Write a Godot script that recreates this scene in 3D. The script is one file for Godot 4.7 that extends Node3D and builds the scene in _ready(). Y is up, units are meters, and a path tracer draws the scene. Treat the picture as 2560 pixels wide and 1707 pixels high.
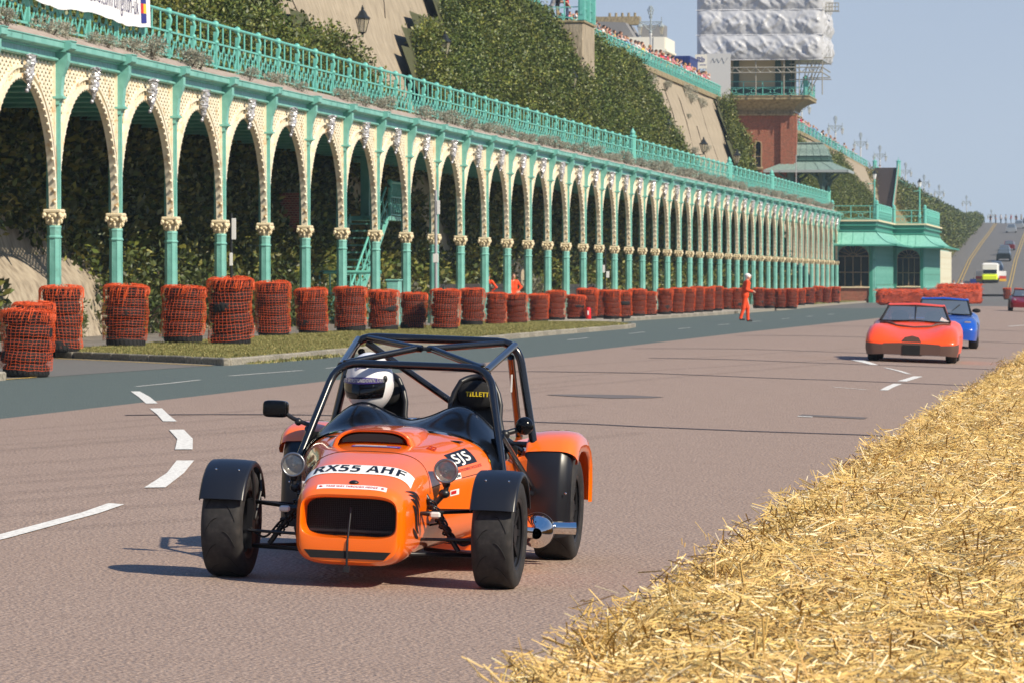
extends Node3D
# A seafront race day: an open orange kit car on a wide promenade road, a cast-iron arcade and cliff behind it, straw bales in front.
# x runs towards the sea, -z along the road, y up, metres. The camera stands behind the bales at the origin.

const ARC := -23.7                       # x of the arcade's face
const WALL_X := -29.5                    # the battered retaining wall at y = 7
const BATTER := 0.353
const TAU_ := TAU
var M := {}
var taken := {}
var rng := RandomNumberGenerator.new()

class MB:
	var v := PackedVector3Array()
	var n := PackedVector3Array()
	var uv := PackedVector2Array()
	var c := PackedColorArray()
	var ix := PackedInt32Array()
	var col := Color.WHITE
	var x := Transform3D.IDENTITY
	var colored := false

	func vert(p: Vector3, nn: Vector3, t := Vector2.ZERO) -> int:
		v.append(x * p)
		n.append((x.basis * nn).normalized())
		uv.append(t)
		c.append(col)
		return v.size() - 1

	func tri(i: int, j: int, k: int) -> void:
		var f := (v[j] - v[i]).cross(v[k] - v[i])
		ix.append(i)
		if f.dot(n[i] + n[j] + n[k]) > 0.0:
			ix.append(k)
			ix.append(j)
		else:
			ix.append(j)
			ix.append(k)

	func quad(a: Vector3, b: Vector3, d: Vector3, e: Vector3, su := 1.0, sv := 1.0) -> void:   # counter-clockwise seen from outside
		var nn := (b - a).cross(d - a)
		if nn.length_squared() < 1e-14:
			nn = (d - a).cross(e - a)
		nn = nn.normalized()
		var i := vert(a, nn, Vector2(0, 0))
		vert(b, nn, Vector2(su, 0))
		vert(d, nn, Vector2(su, sv))
		vert(e, nn, Vector2(0, sv))
		tri(i, i + 1, i + 2)
		tri(i, i + 2, i + 3)

	func box(o: Vector3, s: Vector3, b := Basis.IDENTITY) -> void:
		var h := s * 0.5
		for f in [[Vector3.RIGHT, Vector3.UP, Vector3.BACK], [Vector3.LEFT, Vector3.BACK, Vector3.UP], [Vector3.UP, Vector3.BACK, Vector3.RIGHT], [Vector3.DOWN, Vector3.RIGHT, Vector3.BACK], [Vector3.BACK, Vector3.RIGHT, Vector3.UP], [Vector3.FORWARD, Vector3.UP, Vector3.RIGHT]]:
			var q: Vector3 = f[0]
			var a: Vector3 = f[1]
			var d: Vector3 = f[2]
			var m: Vector3 = q * h
			quad(o + b * (m - a * h - d * h), o + b * (m + a * h - d * h), o + b * (m + a * h + d * h), o + b * (m - a * h + d * h))

	func bar(a: Vector3, b: Vector3, w: float, t: float, side := Vector3.RIGHT) -> void:    # a box from a to b, t thick along side
		var d := b - a
		var y := d.normalized()
		var xx := (side - y * side.dot(y)).normalized()
		box((a + b) * 0.5, Vector3(t, d.length(), w), Basis(xx, y, xx.cross(y)))

	func bevel(o: Vector3, s: Vector3, r: float, b := Basis.IDENTITY) -> void:   # chamfered box
		var h := s * 0.5
		var rows := []
		for yy in [[-h.y, 1.0], [-h.y + r, 0.0], [h.y - r, 0.0], [h.y, 1.0]]:
			var k: float = r * yy[1]
			var y: float = yy[0]
			var hx := h.x - k
			var hz := h.z - k
			var q := minf(r, minf(hx, hz) * 0.9)
			rows.append([Vector3(hx, y, -hz + q), Vector3(hx, y, hz - q), Vector3(hx - q, y, hz), Vector3(-hx + q, y, hz), Vector3(-hx, y, hz - q), Vector3(-hx, y, -hz + q), Vector3(-hx + q, y, -hz), Vector3(hx - q, y, -hz)])
		for j in 3:
			for i in 8:
				var k := (i + 1) % 8
				quad(o + b * rows[j][i], o + b * rows[j + 1][i], o + b * rows[j + 1][k], o + b * rows[j][k])
		for e in [[0, -1.0], [3, 1.0]]:
			var nn: Vector3 = b * Vector3(0, e[1], 0)
			var i0 := v.size()
			for i in 8:
				vert(o + b * rows[e[0]][i], nn)
			for i in range(1, 7):
				tri(i0, i0 + i, i0 + i + 1)

	func tube(pts: Array, r, seg := 8, caps := true) -> void:
		var k := pts.size()
		var up := Vector3.UP
		var first := v.size()
		var side := Vector3.ZERO
		for i in k:
			var p: Vector3 = pts[i]
			var d: Vector3 = (pts[mini(i + 1, k - 1)] - pts[maxi(i - 1, 0)])
			d = d.normalized()
			if side == Vector3.ZERO:
				side = (Vector3.RIGHT if absf(d.y) > 0.9 else up).cross(d).normalized()
			else:
				side = (side - d * side.dot(d)).normalized()
			var o := d.cross(side)
			var rr: float = r[i] if r is Array else r
			for s in seg:
				var a := TAU * s / seg
				var nn := side * cos(a) + o * sin(a)
				vert(p + nn * rr, nn, Vector2(float(s) / seg, float(i)))
		for i in k - 1:
			for s in seg:
				var a0 := first + i * seg + s
				var a1 := first + i * seg + (s + 1) % seg
				tri(a0, a1, a1 + seg)
				tri(a0, a1 + seg, a0 + seg)
		if caps:
			for e in [0, k - 1]:
				var p: Vector3 = pts[e]
				var nn: Vector3 = (pts[0] - pts[1]).normalized() if e == 0 else (pts[k - 1] - pts[k - 2]).normalized()
				var i0 := v.size()
				for s in seg:
					var w = first + e * seg + s
					v.append(v[w])
					n.append((x.basis * nn).normalized())
					uv.append(Vector2.ZERO)
					c.append(col)
				for s in range(1, seg - 1):
					tri(i0, i0 + s, i0 + s + 1)

	func lathe(prof: Array, seg := 16, smooth := false, turn := 0.0) -> void:    # prof: Vector2(radius, y); about local y
		for j in prof.size() - 1:
			var a: Vector2 = prof[j]
			var b: Vector2 = prof[j + 1]
			var t := b - a
			var na := Vector2(t.y, -t.x).normalized()
			var nb := na
			if smooth:
				if j > 0:
					var t0: Vector2 = a - prof[j - 1]
					na = (na + Vector2(t0.y, -t0.x).normalized()).normalized()
				if j < prof.size() - 2:
					var t1: Vector2 = prof[j + 2] - b
					nb = (nb + Vector2(t1.y, -t1.x).normalized()).normalized()
			var i0 := v.size()
			for s in seg + 1:
				var w := turn + TAU * s / seg
				var cs := cos(w)
				var sn := sin(w)
				vert(Vector3(a.x * cs, a.y, a.x * sn), Vector3(na.x * cs, na.y, na.x * sn), Vector2(float(s) / seg, float(j)))
				vert(Vector3(b.x * cs, b.y, b.x * sn), Vector3(nb.x * cs, nb.y, nb.x * sn), Vector2(float(s) / seg, float(j + 1)))
			for s in seg:
				var q := i0 + s * 2
				tri(q, q + 1, q + 3)
				tri(q, q + 3, q + 2)

	func facets(prof: Array, seg := 8, turn := 0.0) -> void:     # a lathe with flat sides
		for j in prof.size() - 1:
			for s in seg:
				var w0 := turn + TAU * s / seg
				var w1 := turn + TAU * (s + 1) / seg
				var a: Vector2 = prof[j]
				var b: Vector2 = prof[j + 1]
				quad(Vector3(a.x * cos(w0), a.y, a.x * sin(w0)), Vector3(b.x * cos(w0), b.y, b.x * sin(w0)), Vector3(b.x * cos(w1), b.y, b.x * sin(w1)), Vector3(a.x * cos(w1), a.y, a.x * sin(w1)))

	func ball(o: Vector3, r: Vector3, seg := 10, rings := 6) -> void:
		var i0 := v.size()
		for j in rings + 1:
			var t := PI * j / rings
			for s in seg + 1:
				var w := TAU * s / seg
				var d := Vector3(sin(t) * cos(w), cos(t), sin(t) * sin(w))
				vert(o + d * r, d / r, Vector2(float(s) / seg, float(j) / rings))
		for j in rings:
			for s in seg:
				var q := i0 + j * (seg + 1) + s
				tri(q, q + 1, q + seg + 2)
				tri(q, q + seg + 2, q + seg + 1)

	func grid(rows: Array, flip := false, closed := false, skip := {}) -> void:   # smooth sheet through rows of points
		var h := rows.size()
		var w: int = rows[0].size()
		var i0 := v.size()
		for j in h:
			for i in w:
				var il := i - 1
				var ir := i + 1
				if closed:
					il = (i - 1 + w) % w
					ir = (i + 1) % w
				else:
					il = maxi(il, 0)
					ir = mini(ir, w - 1)
				var du: Vector3 = rows[j][ir] - rows[j][il]
				var dv: Vector3 = rows[mini(j + 1, h - 1)][i] - rows[maxi(j - 1, 0)][i]
				var nn := du.cross(dv)
				if nn.length_squared() < 1e-16:
					nn = Vector3.UP
				vert(rows[j][i], -nn if flip else nn, Vector2(float(i) / (w - 1), float(j) / (h - 1)))
		for j in h - 1:
			for i in (w if closed else w - 1):
				if skip.has(j * w + i):
					continue
				var a := i0 + j * w + i
				var b := i0 + j * w + (i + 1) % w
				tri(a, b, b + w)
				tri(a, b + w, a + w)

	func prism(poly: PackedVector2Array, z0: float, z1: float, b := Basis.IDENTITY, o := Vector3.ZERO) -> void:   # polygon in local xy, extruded along z
		var p := poly
		if Geometry2D.is_polygon_clockwise(p):
			p = p.duplicate()
			p.reverse()
		var t := Geometry2D.triangulate_polygon(p)
		for e in [[z0, -1.0], [z1, 1.0]]:
			var i0 := v.size()
			for q in p:
				vert(o + b * Vector3(q.x, q.y, e[0]), b * Vector3(0, 0, e[1]), q)
			for k in range(0, t.size(), 3):
				tri(i0 + t[k], i0 + t[k + 1], i0 + t[k + 2])
		for i in p.size():
			var q := p[i]
			var r := p[(i + 1) % p.size()]
			quad(o + b * Vector3(q.x, q.y, z0), o + b * Vector3(r.x, r.y, z0), o + b * Vector3(r.x, r.y, z1), o + b * Vector3(q.x, q.y, z1))

	func add(m: Mesh, t := Transform3D.IDENTITY) -> void:
		for s in m.get_surface_count():
			var a := m.surface_get_arrays(s)
			var i0 := v.size()
			var av: PackedVector3Array = a[Mesh.ARRAY_VERTEX]
			var an: PackedVector3Array = a[Mesh.ARRAY_NORMAL]
			for i in av.size():
				vert(t * av[i], t.basis * an[i])
			for i in a[Mesh.ARRAY_INDEX]:
				ix.append(i0 + i)

	func into(am: ArrayMesh, m: Material) -> ArrayMesh:
		if v.is_empty():
			return am
		var a := []
		a.resize(Mesh.ARRAY_MAX)
		a[Mesh.ARRAY_VERTEX] = v
		a[Mesh.ARRAY_NORMAL] = n
		a[Mesh.ARRAY_TEX_UV] = uv
		if colored:
			a[Mesh.ARRAY_COLOR] = c
		a[Mesh.ARRAY_INDEX] = ix
		am.add_surface_from_arrays(Mesh.PRIMITIVE_TRIANGLES, a)
		am.surface_set_material(am.get_surface_count() - 1, m)
		return am

	func mesh(m: Material) -> ArrayMesh:
		return into(ArrayMesh.new(), m)

# ---------------------------------------------------------------- naming and parenting
func numbered(called: String, parent: Node = null) -> String:
	var key := called + ("" if parent == null else "@%d" % parent.get_instance_id())
	var k: int = taken.get(key, 0)
	taken[key] = k + 1
	return called if k == 0 else "%s_%03d" % [called, k]

func tag(o: Node, label: String, category: String, group := "") -> Node:
	o.set_meta("label", label)
	o.set_meta("category", category)
	if group != "":
		o.set_meta("group", group)
	return o

func thing(called: String, label: String, category: String, at := Vector3.ZERO, turn := 0.0, group := "") -> Node3D:
	var o := Node3D.new()
	o.name = numbered(called)
	add_child(o, true)
	o.position = at
	o.rotation.y = turn
	tag(o, label, category, group)
	return o

func part(called: String, b, m: Material, parent: Node) -> MeshInstance3D:
	var o := MeshInstance3D.new()
	o.name = numbered(called, parent)
	o.mesh = b.mesh(m) if b is MB else b
	parent.add_child(o, true)
	return o

func hub(called: String, parent: Node, at := Vector3.ZERO) -> Node3D:
	var o := Node3D.new()
	o.name = numbered(called, parent)
	parent.add_child(o, true)
	o.position = at
	return o

func solo(called: String, b, m: Material, label: String, category: String, group := "", at := Vector3.ZERO, turn := 0.0) -> MeshInstance3D:
	var o := MeshInstance3D.new()
	o.name = numbered(called)
	o.mesh = b.mesh(m) if b is MB else b
	add_child(o, true)
	o.position = at
	o.rotation.y = turn
	tag(o, label, category, group)
	return o

func struct(called: String, b, m: Material, parent: Node = self) -> MeshInstance3D:
	var o := MeshInstance3D.new()
	o.name = numbered(called, null if parent == self else parent)
	o.mesh = b.mesh(m) if b is MB else b
	parent.add_child(o, true)
	o.set_meta("kind", "structure")
	return o

func copy(o: Node3D, label: String, at: Vector3, turn := 0.0, group := "") -> Node3D:
	var r: Node3D = o.duplicate()
	r.name = numbered(String(o.name).rstrip("0123456789_"))
	add_child(r, true)
	r.position = at
	r.rotation.y = turn
	r.set_meta("label", label)
	if group != "":
		r.set_meta("group", group)
	return r

func nth(i: int) -> String:       # 1 = first
	var ones := ["", "first", "second", "third", "fourth", "fifth", "sixth", "seventh", "eighth", "ninth", "tenth", "eleventh", "twelfth", "thirteenth", "fourteenth", "fifteenth", "sixteenth", "seventeenth", "eighteenth", "nineteenth"]
	if i < 20:
		return ones[i]
	var tens := ["", "", "twenty", "thirty", "forty", "fifty", "sixty", "seventy", "eighty", "ninety"]
	if i % 10 == 0:
		return tens[i / 10].replace("ty", "tieth")
	return tens[i / 10] + "-" + ones[i % 10]

# ---------------------------------------------------------------- materials
func ntex(sd: int, freq: float, ramp: Array, oct := 4, size := 512, kind := FastNoiseLite.TYPE_SIMPLEX_SMOOTH) -> NoiseTexture2D:
	var f := FastNoiseLite.new()
	f.seed = sd
	f.frequency = freq
	f.fractal_octaves = oct
	f.noise_type = kind
	var t := NoiseTexture2D.new()
	t.width = size
	t.height = size
	t.seamless = true
	t.noise = f
	if ramp.size() > 0:
		var g := Gradient.new()
		var offs := PackedFloat32Array()
		var cols := PackedColorArray()
		for r in ramp:
			offs.append(r[0])
			cols.append(r[1])
		g.offsets = offs
		g.colors = cols
		t.color_ramp = g
	return t

func bump(sd: int, freq: float, strength: float, oct := 4, size := 512) -> NoiseTexture2D:
	var t := ntex(sd, freq, [], oct, size)
	t.as_normal_map = true
	t.bump_strength = strength
	return t

func mk(called: String, col: Color, rough := 0.7, metal := 0.0) -> StandardMaterial3D:
	var m := StandardMaterial3D.new()
	m.resource_name = called
	m.albedo_color = col
	m.roughness = rough
	m.metallic = metal
	M[called] = m
	return m

func tri_tex(m: StandardMaterial3D, t: Texture2D, scale: float, nm: Texture2D = null, ns := 1.0, sy := 0.0) -> StandardMaterial3D:
	m.uv1_triplanar = true
	m.uv1_world_triplanar = true
	m.uv1_scale = Vector3(scale, scale if sy == 0.0 else sy, scale)
	if t:
		m.albedo_texture = t
		m.albedo_color = Color.WHITE
	if nm:
		m.normal_enabled = true
		m.normal_texture = nm
		m.normal_scale = ns
	return m

func rgb(r: int, g: int, b: int) -> Color:
	return Color8(r, g, b)

func shade(c: Color, k: float) -> Color:
	return Color(c.r * k, c.g * k, c.b * k)

# ---------------------------------------------------------------- the lie of the land
func camber(x: float) -> float:
	if x >= -7.0:
		return 0.035 * (-4.0 - x) if x < 0.0 else -0.14
	if x >= -11.0:
		var t := -7.0 - x
		return 0.105 + 0.035 * t - 0.055 / 8.0 * t * t
	return 0.135 - 0.02 * (-11.0 - x)

func fall(z: float) -> float:
	return -0.001 * maxf(0.0, -z - 120.0)

func gy(x: float, z: float) -> float:
	return camber(maxf(x, -16.7)) + fall(z)

func hill_y(z: float) -> float:        # the road climbing the cliff at the far end
	var p := [[-500.0, -0.4], [-520.0, -0.1], [-550.0, 1.1], [-612.0, 4.2], [-700.0, 7.2], [-785.0, 9.9], [-865.0, 12.6], [-900.0, 13.0], [-1400.0, 13.0]]
	for i in p.size() - 1:
		if z <= p[i][0] and z >= p[i + 1][0]:
			return lerpf(p[i][1], p[i + 1][1], (z - p[i][0]) / (p[i + 1][0] - p[i][0]))
	return -0.4

func prom_y(z: float) -> float:        # the promenade along the top of the cliff
	return 15.4 if z > -420.0 else 15.4 - 0.0095 * (-z - 420.0)

func wall_x(y: float) -> float:
	return WALL_X - BATTER * (y - 7.0)

func col_z(k: int) -> float:           # arcade columns
	return -94.0 - 5.86 * k + 0.0085 * k * k
func noise_img(sd: int, freq: float, size: int, oct := 3) -> PackedByteArray:
	var f := FastNoiseLite.new()
	f.seed = sd
	f.frequency = freq
	f.fractal_octaves = oct
	return f.get_seamless_image(size, size).get_data()

func tarmac(sd: int, dark: Color, light: Color, chip: Color) -> ImageTexture:     # stone chippings in a binder, with scuffed patches
	var s := 1024
	var fine := noise_img(sd, 0.35, s, 2)
	var mid := noise_img(sd + 1, 0.05, s, 3)
	var broad := noise_img(sd + 2, 0.008, s, 3)
	var out := PackedByteArray()
	out.resize(s * s * 3)
	var lut := PackedByteArray()
	lut.resize(256 * 3)
	for i in 256:
		var t := i / 255.0
		var c := dark.lerp(light, smoothstep(0.2, 0.75, t))
		if t > 0.78:
			c = c.lerp(chip, smoothstep(0.78, 0.92, t))
		lut[i * 3] = int(c.r * 255)
		lut[i * 3 + 1] = int(c.g * 255)
		lut[i * 3 + 2] = int(c.b * 255)
	for i in s * s:
		var q := clampi((fine[i] * 12 + mid[i] * 3 + broad[i]) / 16 + (fine[i] - 128) / 3, 0, 255) * 3
		out[i * 3] = lut[q]
		out[i * 3 + 1] = lut[q + 1]
		out[i * 3 + 2] = lut[q + 2]
	return ImageTexture.create_from_image(Image.create_from_data(s, s, false, Image.FORMAT_RGB8, out))

func make_materials() -> void:
	var road := mk("road", Color.WHITE, 0.88)
	road.albedo_texture = tarmac(11, rgb(122, 103, 91), rgb(172, 150, 135), rgb(200, 182, 166))
	road.uv1_scale = Vector3(1, 1, 1)
	road.detail_enabled = true
	road.detail_uv_layer = BaseMaterial3D.DETAIL_UV_1
	road.normal_enabled = true
	road.normal_texture = bump(5, 0.3, 3.0, 2)
	road.normal_scale = 0.6
	road.detail_enabled = false
	var lane := mk("lane", Color.WHITE, 0.9)
	lane.albedo_texture = tarmac(21, rgb(66, 76, 73), rgb(97, 110, 105), rgb(144, 150, 144))
	lane.normal_enabled = true
	lane.normal_texture = road.normal_texture
	lane.normal_scale = 0.6
	var old := mk("old_tarmac", Color.WHITE, 0.92)
	old.albedo_texture = tarmac(31, rgb(80, 78, 75), rgb(122, 118, 112), rgb(160, 154, 146))
	tri_tex(mk("paving", Color.WHITE, 0.9), ntex(41, 0.02, [[0.2, rgb(140, 132, 120)], [0.5, rgb(168, 158, 144)], [0.8, rgb(184, 175, 160)]]), 0.25)
	tri_tex(mk("path", Color.WHITE, 0.9), ntex(46, 0.02, [[0.2, rgb(104, 98, 92)], [0.5, rgb(126, 118, 110)], [0.8, rgb(142, 134, 124)]]), 0.25)
	mk("rust", rgb(178, 98, 38), 0.85)
	tri_tex(M.rust, ntex(47, 0.08, [[0.2, rgb(140, 72, 28)], [0.5, rgb(192, 112, 48)], [0.8, rgb(214, 160, 96)]]), 1.0)
	tri_tex(mk("soil", Color.WHITE, 1.0), ntex(42, 0.03, [[0.2, rgb(96, 88, 58)], [0.5, rgb(128, 116, 76)], [0.8, rgb(150, 134, 96)]]), 0.3)
	mk("marking", rgb(226, 224, 216), 0.75)
	tri_tex(M.marking, ntex(43, 0.06, [[0.0, rgb(140, 128, 122)], [0.30, rgb(205, 202, 194)], [0.55, rgb(228, 226, 218)], [1.0, rgb(236, 234, 228)]], 5), 0.6)
	mk("yellow_line", rgb(196, 164, 84), 0.8)
	mk("tar", rgb(58, 50, 50), 0.7)
	mk("patch", rgb(104, 96, 92), 0.85)
	tri_tex(mk("kerb", Color.WHITE, 0.9), ntex(44, 0.03, [[0.2, rgb(112, 106, 96)], [0.5, rgb(146, 140, 126)], [0.8, rgb(170, 163, 148)]], 5), 0.7)
	tri_tex(mk("kerb_dark", Color.WHITE, 0.9), ntex(45, 0.04, [[0.2, rgb(100, 96, 86)], [0.5, rgb(130, 124, 112)], [0.8, rgb(152, 146, 132)]], 5), 0.7)
	# painted ironwork: teal and cream, with rust where the paint has gone
	var worn := bump(6, 0.04, 2.0)
	var teal := mk("teal", Color.WHITE, 0.5)
	tri_tex(teal, ntex(51, 0.012, [[0.0, rgb(120, 96, 62)], [0.13, rgb(92, 144, 132)], [0.22, rgb(108, 172, 161)], [0.5, rgb(118, 181, 170)], [0.85, rgb(132, 190, 180)], [1.0, rgb(150, 197, 189)]], 5), 0.22, worn, 0.35)
	var teal2 := mk("teal_rail", Color.WHITE, 0.45)
	tri_tex(teal2, ntex(52, 0.02, [[0.0, rgb(120, 104, 60)], [0.10, rgb(84, 150, 134)], [0.2, rgb(98, 177, 165)], [0.7, rgb(110, 188, 176)], [1.0, rgb(130, 197, 187)]], 4), 0.3)
	mk("frieze", Color.WHITE, 0.55)
	tri_tex(M.frieze, ntex(53, 0.03, [[0.0, rgb(96, 108, 104)], [0.2, rgb(126, 168, 172)], [0.6, rgb(140, 184, 188)], [1.0, rgb(156, 196, 200)]], 4), 0.3)
	var cream := mk("cream", Color.WHITE, 0.55)
	tri_tex(cream, ntex(54, 0.014, [[0.0, rgb(176, 104, 48)], [0.15, rgb(206, 170, 118)], [0.26, rgb(228, 214, 186)], [0.5, rgb(237, 227, 203)], [1.0, rgb(242, 234, 214)]], 5), 0.3, worn, 0.3)
	mk("capital", Color.WHITE, 0.6)
	tri_tex(M.capital, ntex(55, 0.05, [[0.0, rgb(150, 92, 44)], [0.16, rgb(196, 168, 120)], [0.3, rgb(222, 206, 170)], [1.0, rgb(236, 224, 194)]], 4), 0.8)
	mk("foil", rgb(206, 206, 212), 0.42, 0.55)
	# masonry
	var crete := mk("concrete", Color.WHITE, 0.92)
	tri_tex(crete, ntex(61, 0.02, [[0.0, rgb(112, 102, 88)], [0.3, rgb(146, 134, 115)], [0.55, rgb(162, 149, 128)], [0.8, rgb(174, 161, 140)], [1.0, rgb(184, 172, 152)]], 6), 0.35, bump(7, 0.05, 3.0, 5), 0.6, 0.07)
	var crete2 := mk("render", Color.WHITE, 0.95)
	tri_tex(crete2, ntex(62, 0.02, [[0.0, rgb(92, 82, 72)], [0.4, rgb(142, 130, 114)], [0.7, rgb(168, 156, 138)], [1.0, rgb(186, 174, 156)]], 6), 0.2, bump(8, 0.05, 4.0, 5), 0.8)
	mk("ledge", Color.WHITE, 0.95)
	tri_tex(M.ledge, ntex(63, 0.02, [[0.0, rgb(110, 98, 88)], [0.4, rgb(158, 142, 130)], [0.8, rgb(186, 170, 158)], [1.0, rgb(200, 186, 174)]], 5), 0.35)
	mk("stone", Color.WHITE, 0.9)
	tri_tex(M.stone, ntex(64, 0.02, [[0.0, rgb(92, 84, 64)], [0.4, rgb(142, 128, 98)], [0.8, rgb(164, 150, 118)], [1.0, rgb(176, 164, 134)]], 5), 0.3)
	mk("crack", rgb(70, 62, 54), 1.0)
	var brick := mk("brick", Color.WHITE, 0.9)
	brick.albedo_texture = brick_tex(rgb(150, 74, 56), rgb(120, 58, 44), rgb(166, 140, 116))
	brick.uv1_triplanar = true
	brick.uv1_world_triplanar = true
	brick.uv1_scale = Vector3(0.55, 0.55, 0.55)
	mk("mortar_brick", rgb(150, 84, 62), 0.9)
	mk("dark_brick", rgb(70, 60, 58), 0.95)
	tri_tex(M.dark_brick, ntex(65, 0.05, [[0.2, rgb(58, 50, 50)], [0.8, rgb(96, 86, 82)]], 4), 0.8)
	mk("white_render", rgb(226, 222, 208), 0.85)
	mk("slate", Color.WHITE, 0.75)
	tri_tex(M.slate, ntex(66, 0.05, [[0.2, rgb(112, 112, 114)], [0.8, rgb(138, 136, 134)]], 4), 0.5)
	mk("copper", Color.WHITE, 0.6)
	tri_tex(M.copper, ntex(67, 0.03, [[0.0, rgb(88, 108, 104)], [0.5, rgb(124, 148, 142)], [1.0, rgb(160, 178, 170)]], 4), 0.4)
	mk("copper_dark", rgb(62, 92, 86), 0.6)
	mk("terracotta", rgb(170, 96, 66), 0.9)
	mk("glass_dark", rgb(16, 20, 26), 0.08)
	mk("frame_brown", rgb(150, 128, 100), 0.7)
	mk("sill", rgb(222, 208, 176), 0.8)
	mk("roof_teal", Color.WHITE, 0.55)
	tri_tex(M.roof_teal, ntex(68, 0.02, [[0.0, rgb(112, 170, 152)], [0.4, rgb(128, 190, 172)], [1.0, rgb(146, 204, 186)]], 4), 0.3)
	mk("trim_teal", rgb(62, 142, 124), 0.5)
	# plants (leaf colours vary inside the vertex colours)
	for q in [["leaf", 0.6], ["grey_leaf", 0.8], ["straw", 0.62], ["blade", 0.7]]:
		var m := mk(q[0], Color.WHITE, q[1])
		m.vertex_color_use_as_albedo = true
		m.cull_mode = BaseMaterial3D.CULL_DISABLED
	M.leaf.backlight_enabled = true
	M.leaf.backlight = Color(0.12, 0.16, 0.03)
	M.leaf.roughness = 0.5
	M.blade.backlight_enabled = true
	M.blade.backlight = Color(0.1, 0.12, 0.03)
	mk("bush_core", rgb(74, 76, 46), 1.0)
	mk("grey_core", rgb(96, 92, 78), 1.0)
	mk("bark", rgb(84, 70, 54), 0.95)
	tri_tex(mk("bale", Color.WHITE, 0.95), ntex(71, 0.06, [[0.1, rgb(110, 82, 36)], [0.5, rgb(168, 130, 66)], [0.9, rgb(204, 168, 98)]], 5), 1.2, bump(9, 0.1, 6.0, 4), 1.0)
	# barriers
	mk("rubber", rgb(30, 29, 30), 0.85)
	var net := mk("net", rgb(232, 92, 34), 0.5)
	net.cull_mode = BaseMaterial3D.CULL_DISABLED
	net.backlight_enabled = true
	net.backlight = Color(0.12, 0.025, 0.006)
	tri_tex(mk("net_dense", Color.WHITE, 0.7), ntex(72, 0.09, [[0.2, rgb(88, 28, 16)], [0.42, rgb(172, 58, 32)], [0.6, rgb(206, 84, 52)], [0.9, rgb(222, 116, 84)]], 4), 0.55, bump(10, 0.1, 8.0, 4), 1.0)
	# clothes and skin
	mk("skin", rgb(196, 148, 124), 0.6)
	mk("overall", rgb(236, 72, 18), 0.75)
	mk("cap_white", rgb(226, 224, 222), 0.7)
	mk("hair_brown", rgb(70, 48, 34), 0.8)
	mk("hair_fair", rgb(170, 128, 76), 0.8)
	mk("hair_black", rgb(32, 28, 28), 0.7)
	mk("shoe", rgb(40, 36, 34), 0.7)
	mk("denim", rgb(62, 74, 104), 0.85)
	mk("khaki", rgb(150, 134, 104), 0.85)
	for q in [["white", rgb(228, 224, 220)], ["pink", rgb(226, 138, 150)], ["red", rgb(186, 44, 46)], ["navy", rgb(44, 52, 86)], ["sky", rgb(128, 176, 216)], ["yellow", rgb(236, 196, 60)], ["black", rgb(40, 38, 42)], ["grey", rgb(142, 140, 142)], ["coral", rgb(224, 104, 84)], ["olive", rgb(112, 110, 72)], ["cerise", rgb(222, 40, 92)], ["teal", rgb(40, 126, 140)]]:
		mk("top_" + q[0], q[1], 0.85)
	# car
	var paint := mk("orange_paint", rgb(255, 112, 0), 0.3)
	paint.clearcoat_enabled = true
	paint.clearcoat = 1.0
	paint.clearcoat_roughness = 0.04
	var p2 := mk("red_paint", rgb(255, 80, 0), 0.34)
	p2.clearcoat_enabled = true
	p2.clearcoat = 0.35
	p2.clearcoat_roughness = 0.1
	mk("roof_paint", rgb(214, 84, 74), 0.3)
	var p3 := mk("blue_paint", rgb(22, 78, 176), 0.3)
	p3.clearcoat_enabled = true
	p3.clearcoat = 0.8
	p3.clearcoat_roughness = 0.05
	mk("tape_brown", rgb(92, 66, 56), 0.6)
	var gloss := mk("gloss_black", rgb(12, 13, 16), 0.16)
	gloss.metallic_specular = 0.35
	mk("cage_black", rgb(20, 21, 25), 0.22)
	M.cage_black.clearcoat_enabled = true
	M.cage_black.clearcoat = 0.6
	M.cage_black.clearcoat_roughness = 0.1
	mk("satin_black", rgb(28, 28, 31), 0.4)
	mk("wing_black", rgb(24, 25, 30), 0.36)
	mk("matt_black", rgb(20, 19, 20), 0.9)
	mk("mesh_black", rgb(26, 25, 26), 0.6)
	var tyre := mk("tyre", rgb(38, 36, 36), 0.78)
	tri_tex(tyre, ntex(73, 0.02, [[0.2, rgb(30, 29, 29)], [0.6, rgb(42, 40, 40)], [0.95, rgb(58, 54, 52)]], 5), 2.0)
	tyre.uv1_world_triplanar = false
	mk("chrome", rgb(225, 222, 218), 0.06, 1.0)
	mk("steel", rgb(150, 150, 152), 0.35, 0.9)
	mk("lamp_glass", rgb(190, 186, 180), 0.08, 0.6)
	mk("amber", rgb(200, 96, 20), 0.2)
	mk("clear_plastic", rgb(214, 210, 204), 0.15)
	mk("white_plastic", rgb(228, 228, 230), 0.3)
	M.white_plastic.clearcoat_enabled = true
	M.white_plastic.clearcoat = 0.8
	mk("visor", rgb(10, 10, 14), 0.05)
	mk("sticker_white", rgb(232, 232, 228), 0.4)
	mk("sticker_black", rgb(24, 20, 24), 0.4)
	mk("sticker_purple", rgb(92, 66, 150), 0.4)
	mk("sticker_red", rgb(196, 30, 34), 0.4)
	mk("sticker_rust", rgb(172, 48, 16), 0.4)
	mk("sticker_yellow", rgb(226, 196, 30), 0.5)
	mk("strip_purple", rgb(64, 48, 128), 0.3)
	var glass := mk("pane", Color(0.45, 0.5, 0.55, 0.22), 0.03)
	glass.transparency = BaseMaterial3D.TRANSPARENCY_ALPHA
	glass.cull_mode = BaseMaterial3D.CULL_DISABLED
	var lg := mk("lantern_glass", Color(0.75, 0.72, 0.62, 0.4), 0.1)
	lg.transparency = BaseMaterial3D.TRANSPARENCY_ALPHA
	lg.cull_mode = BaseMaterial3D.CULL_DISABLED
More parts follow.
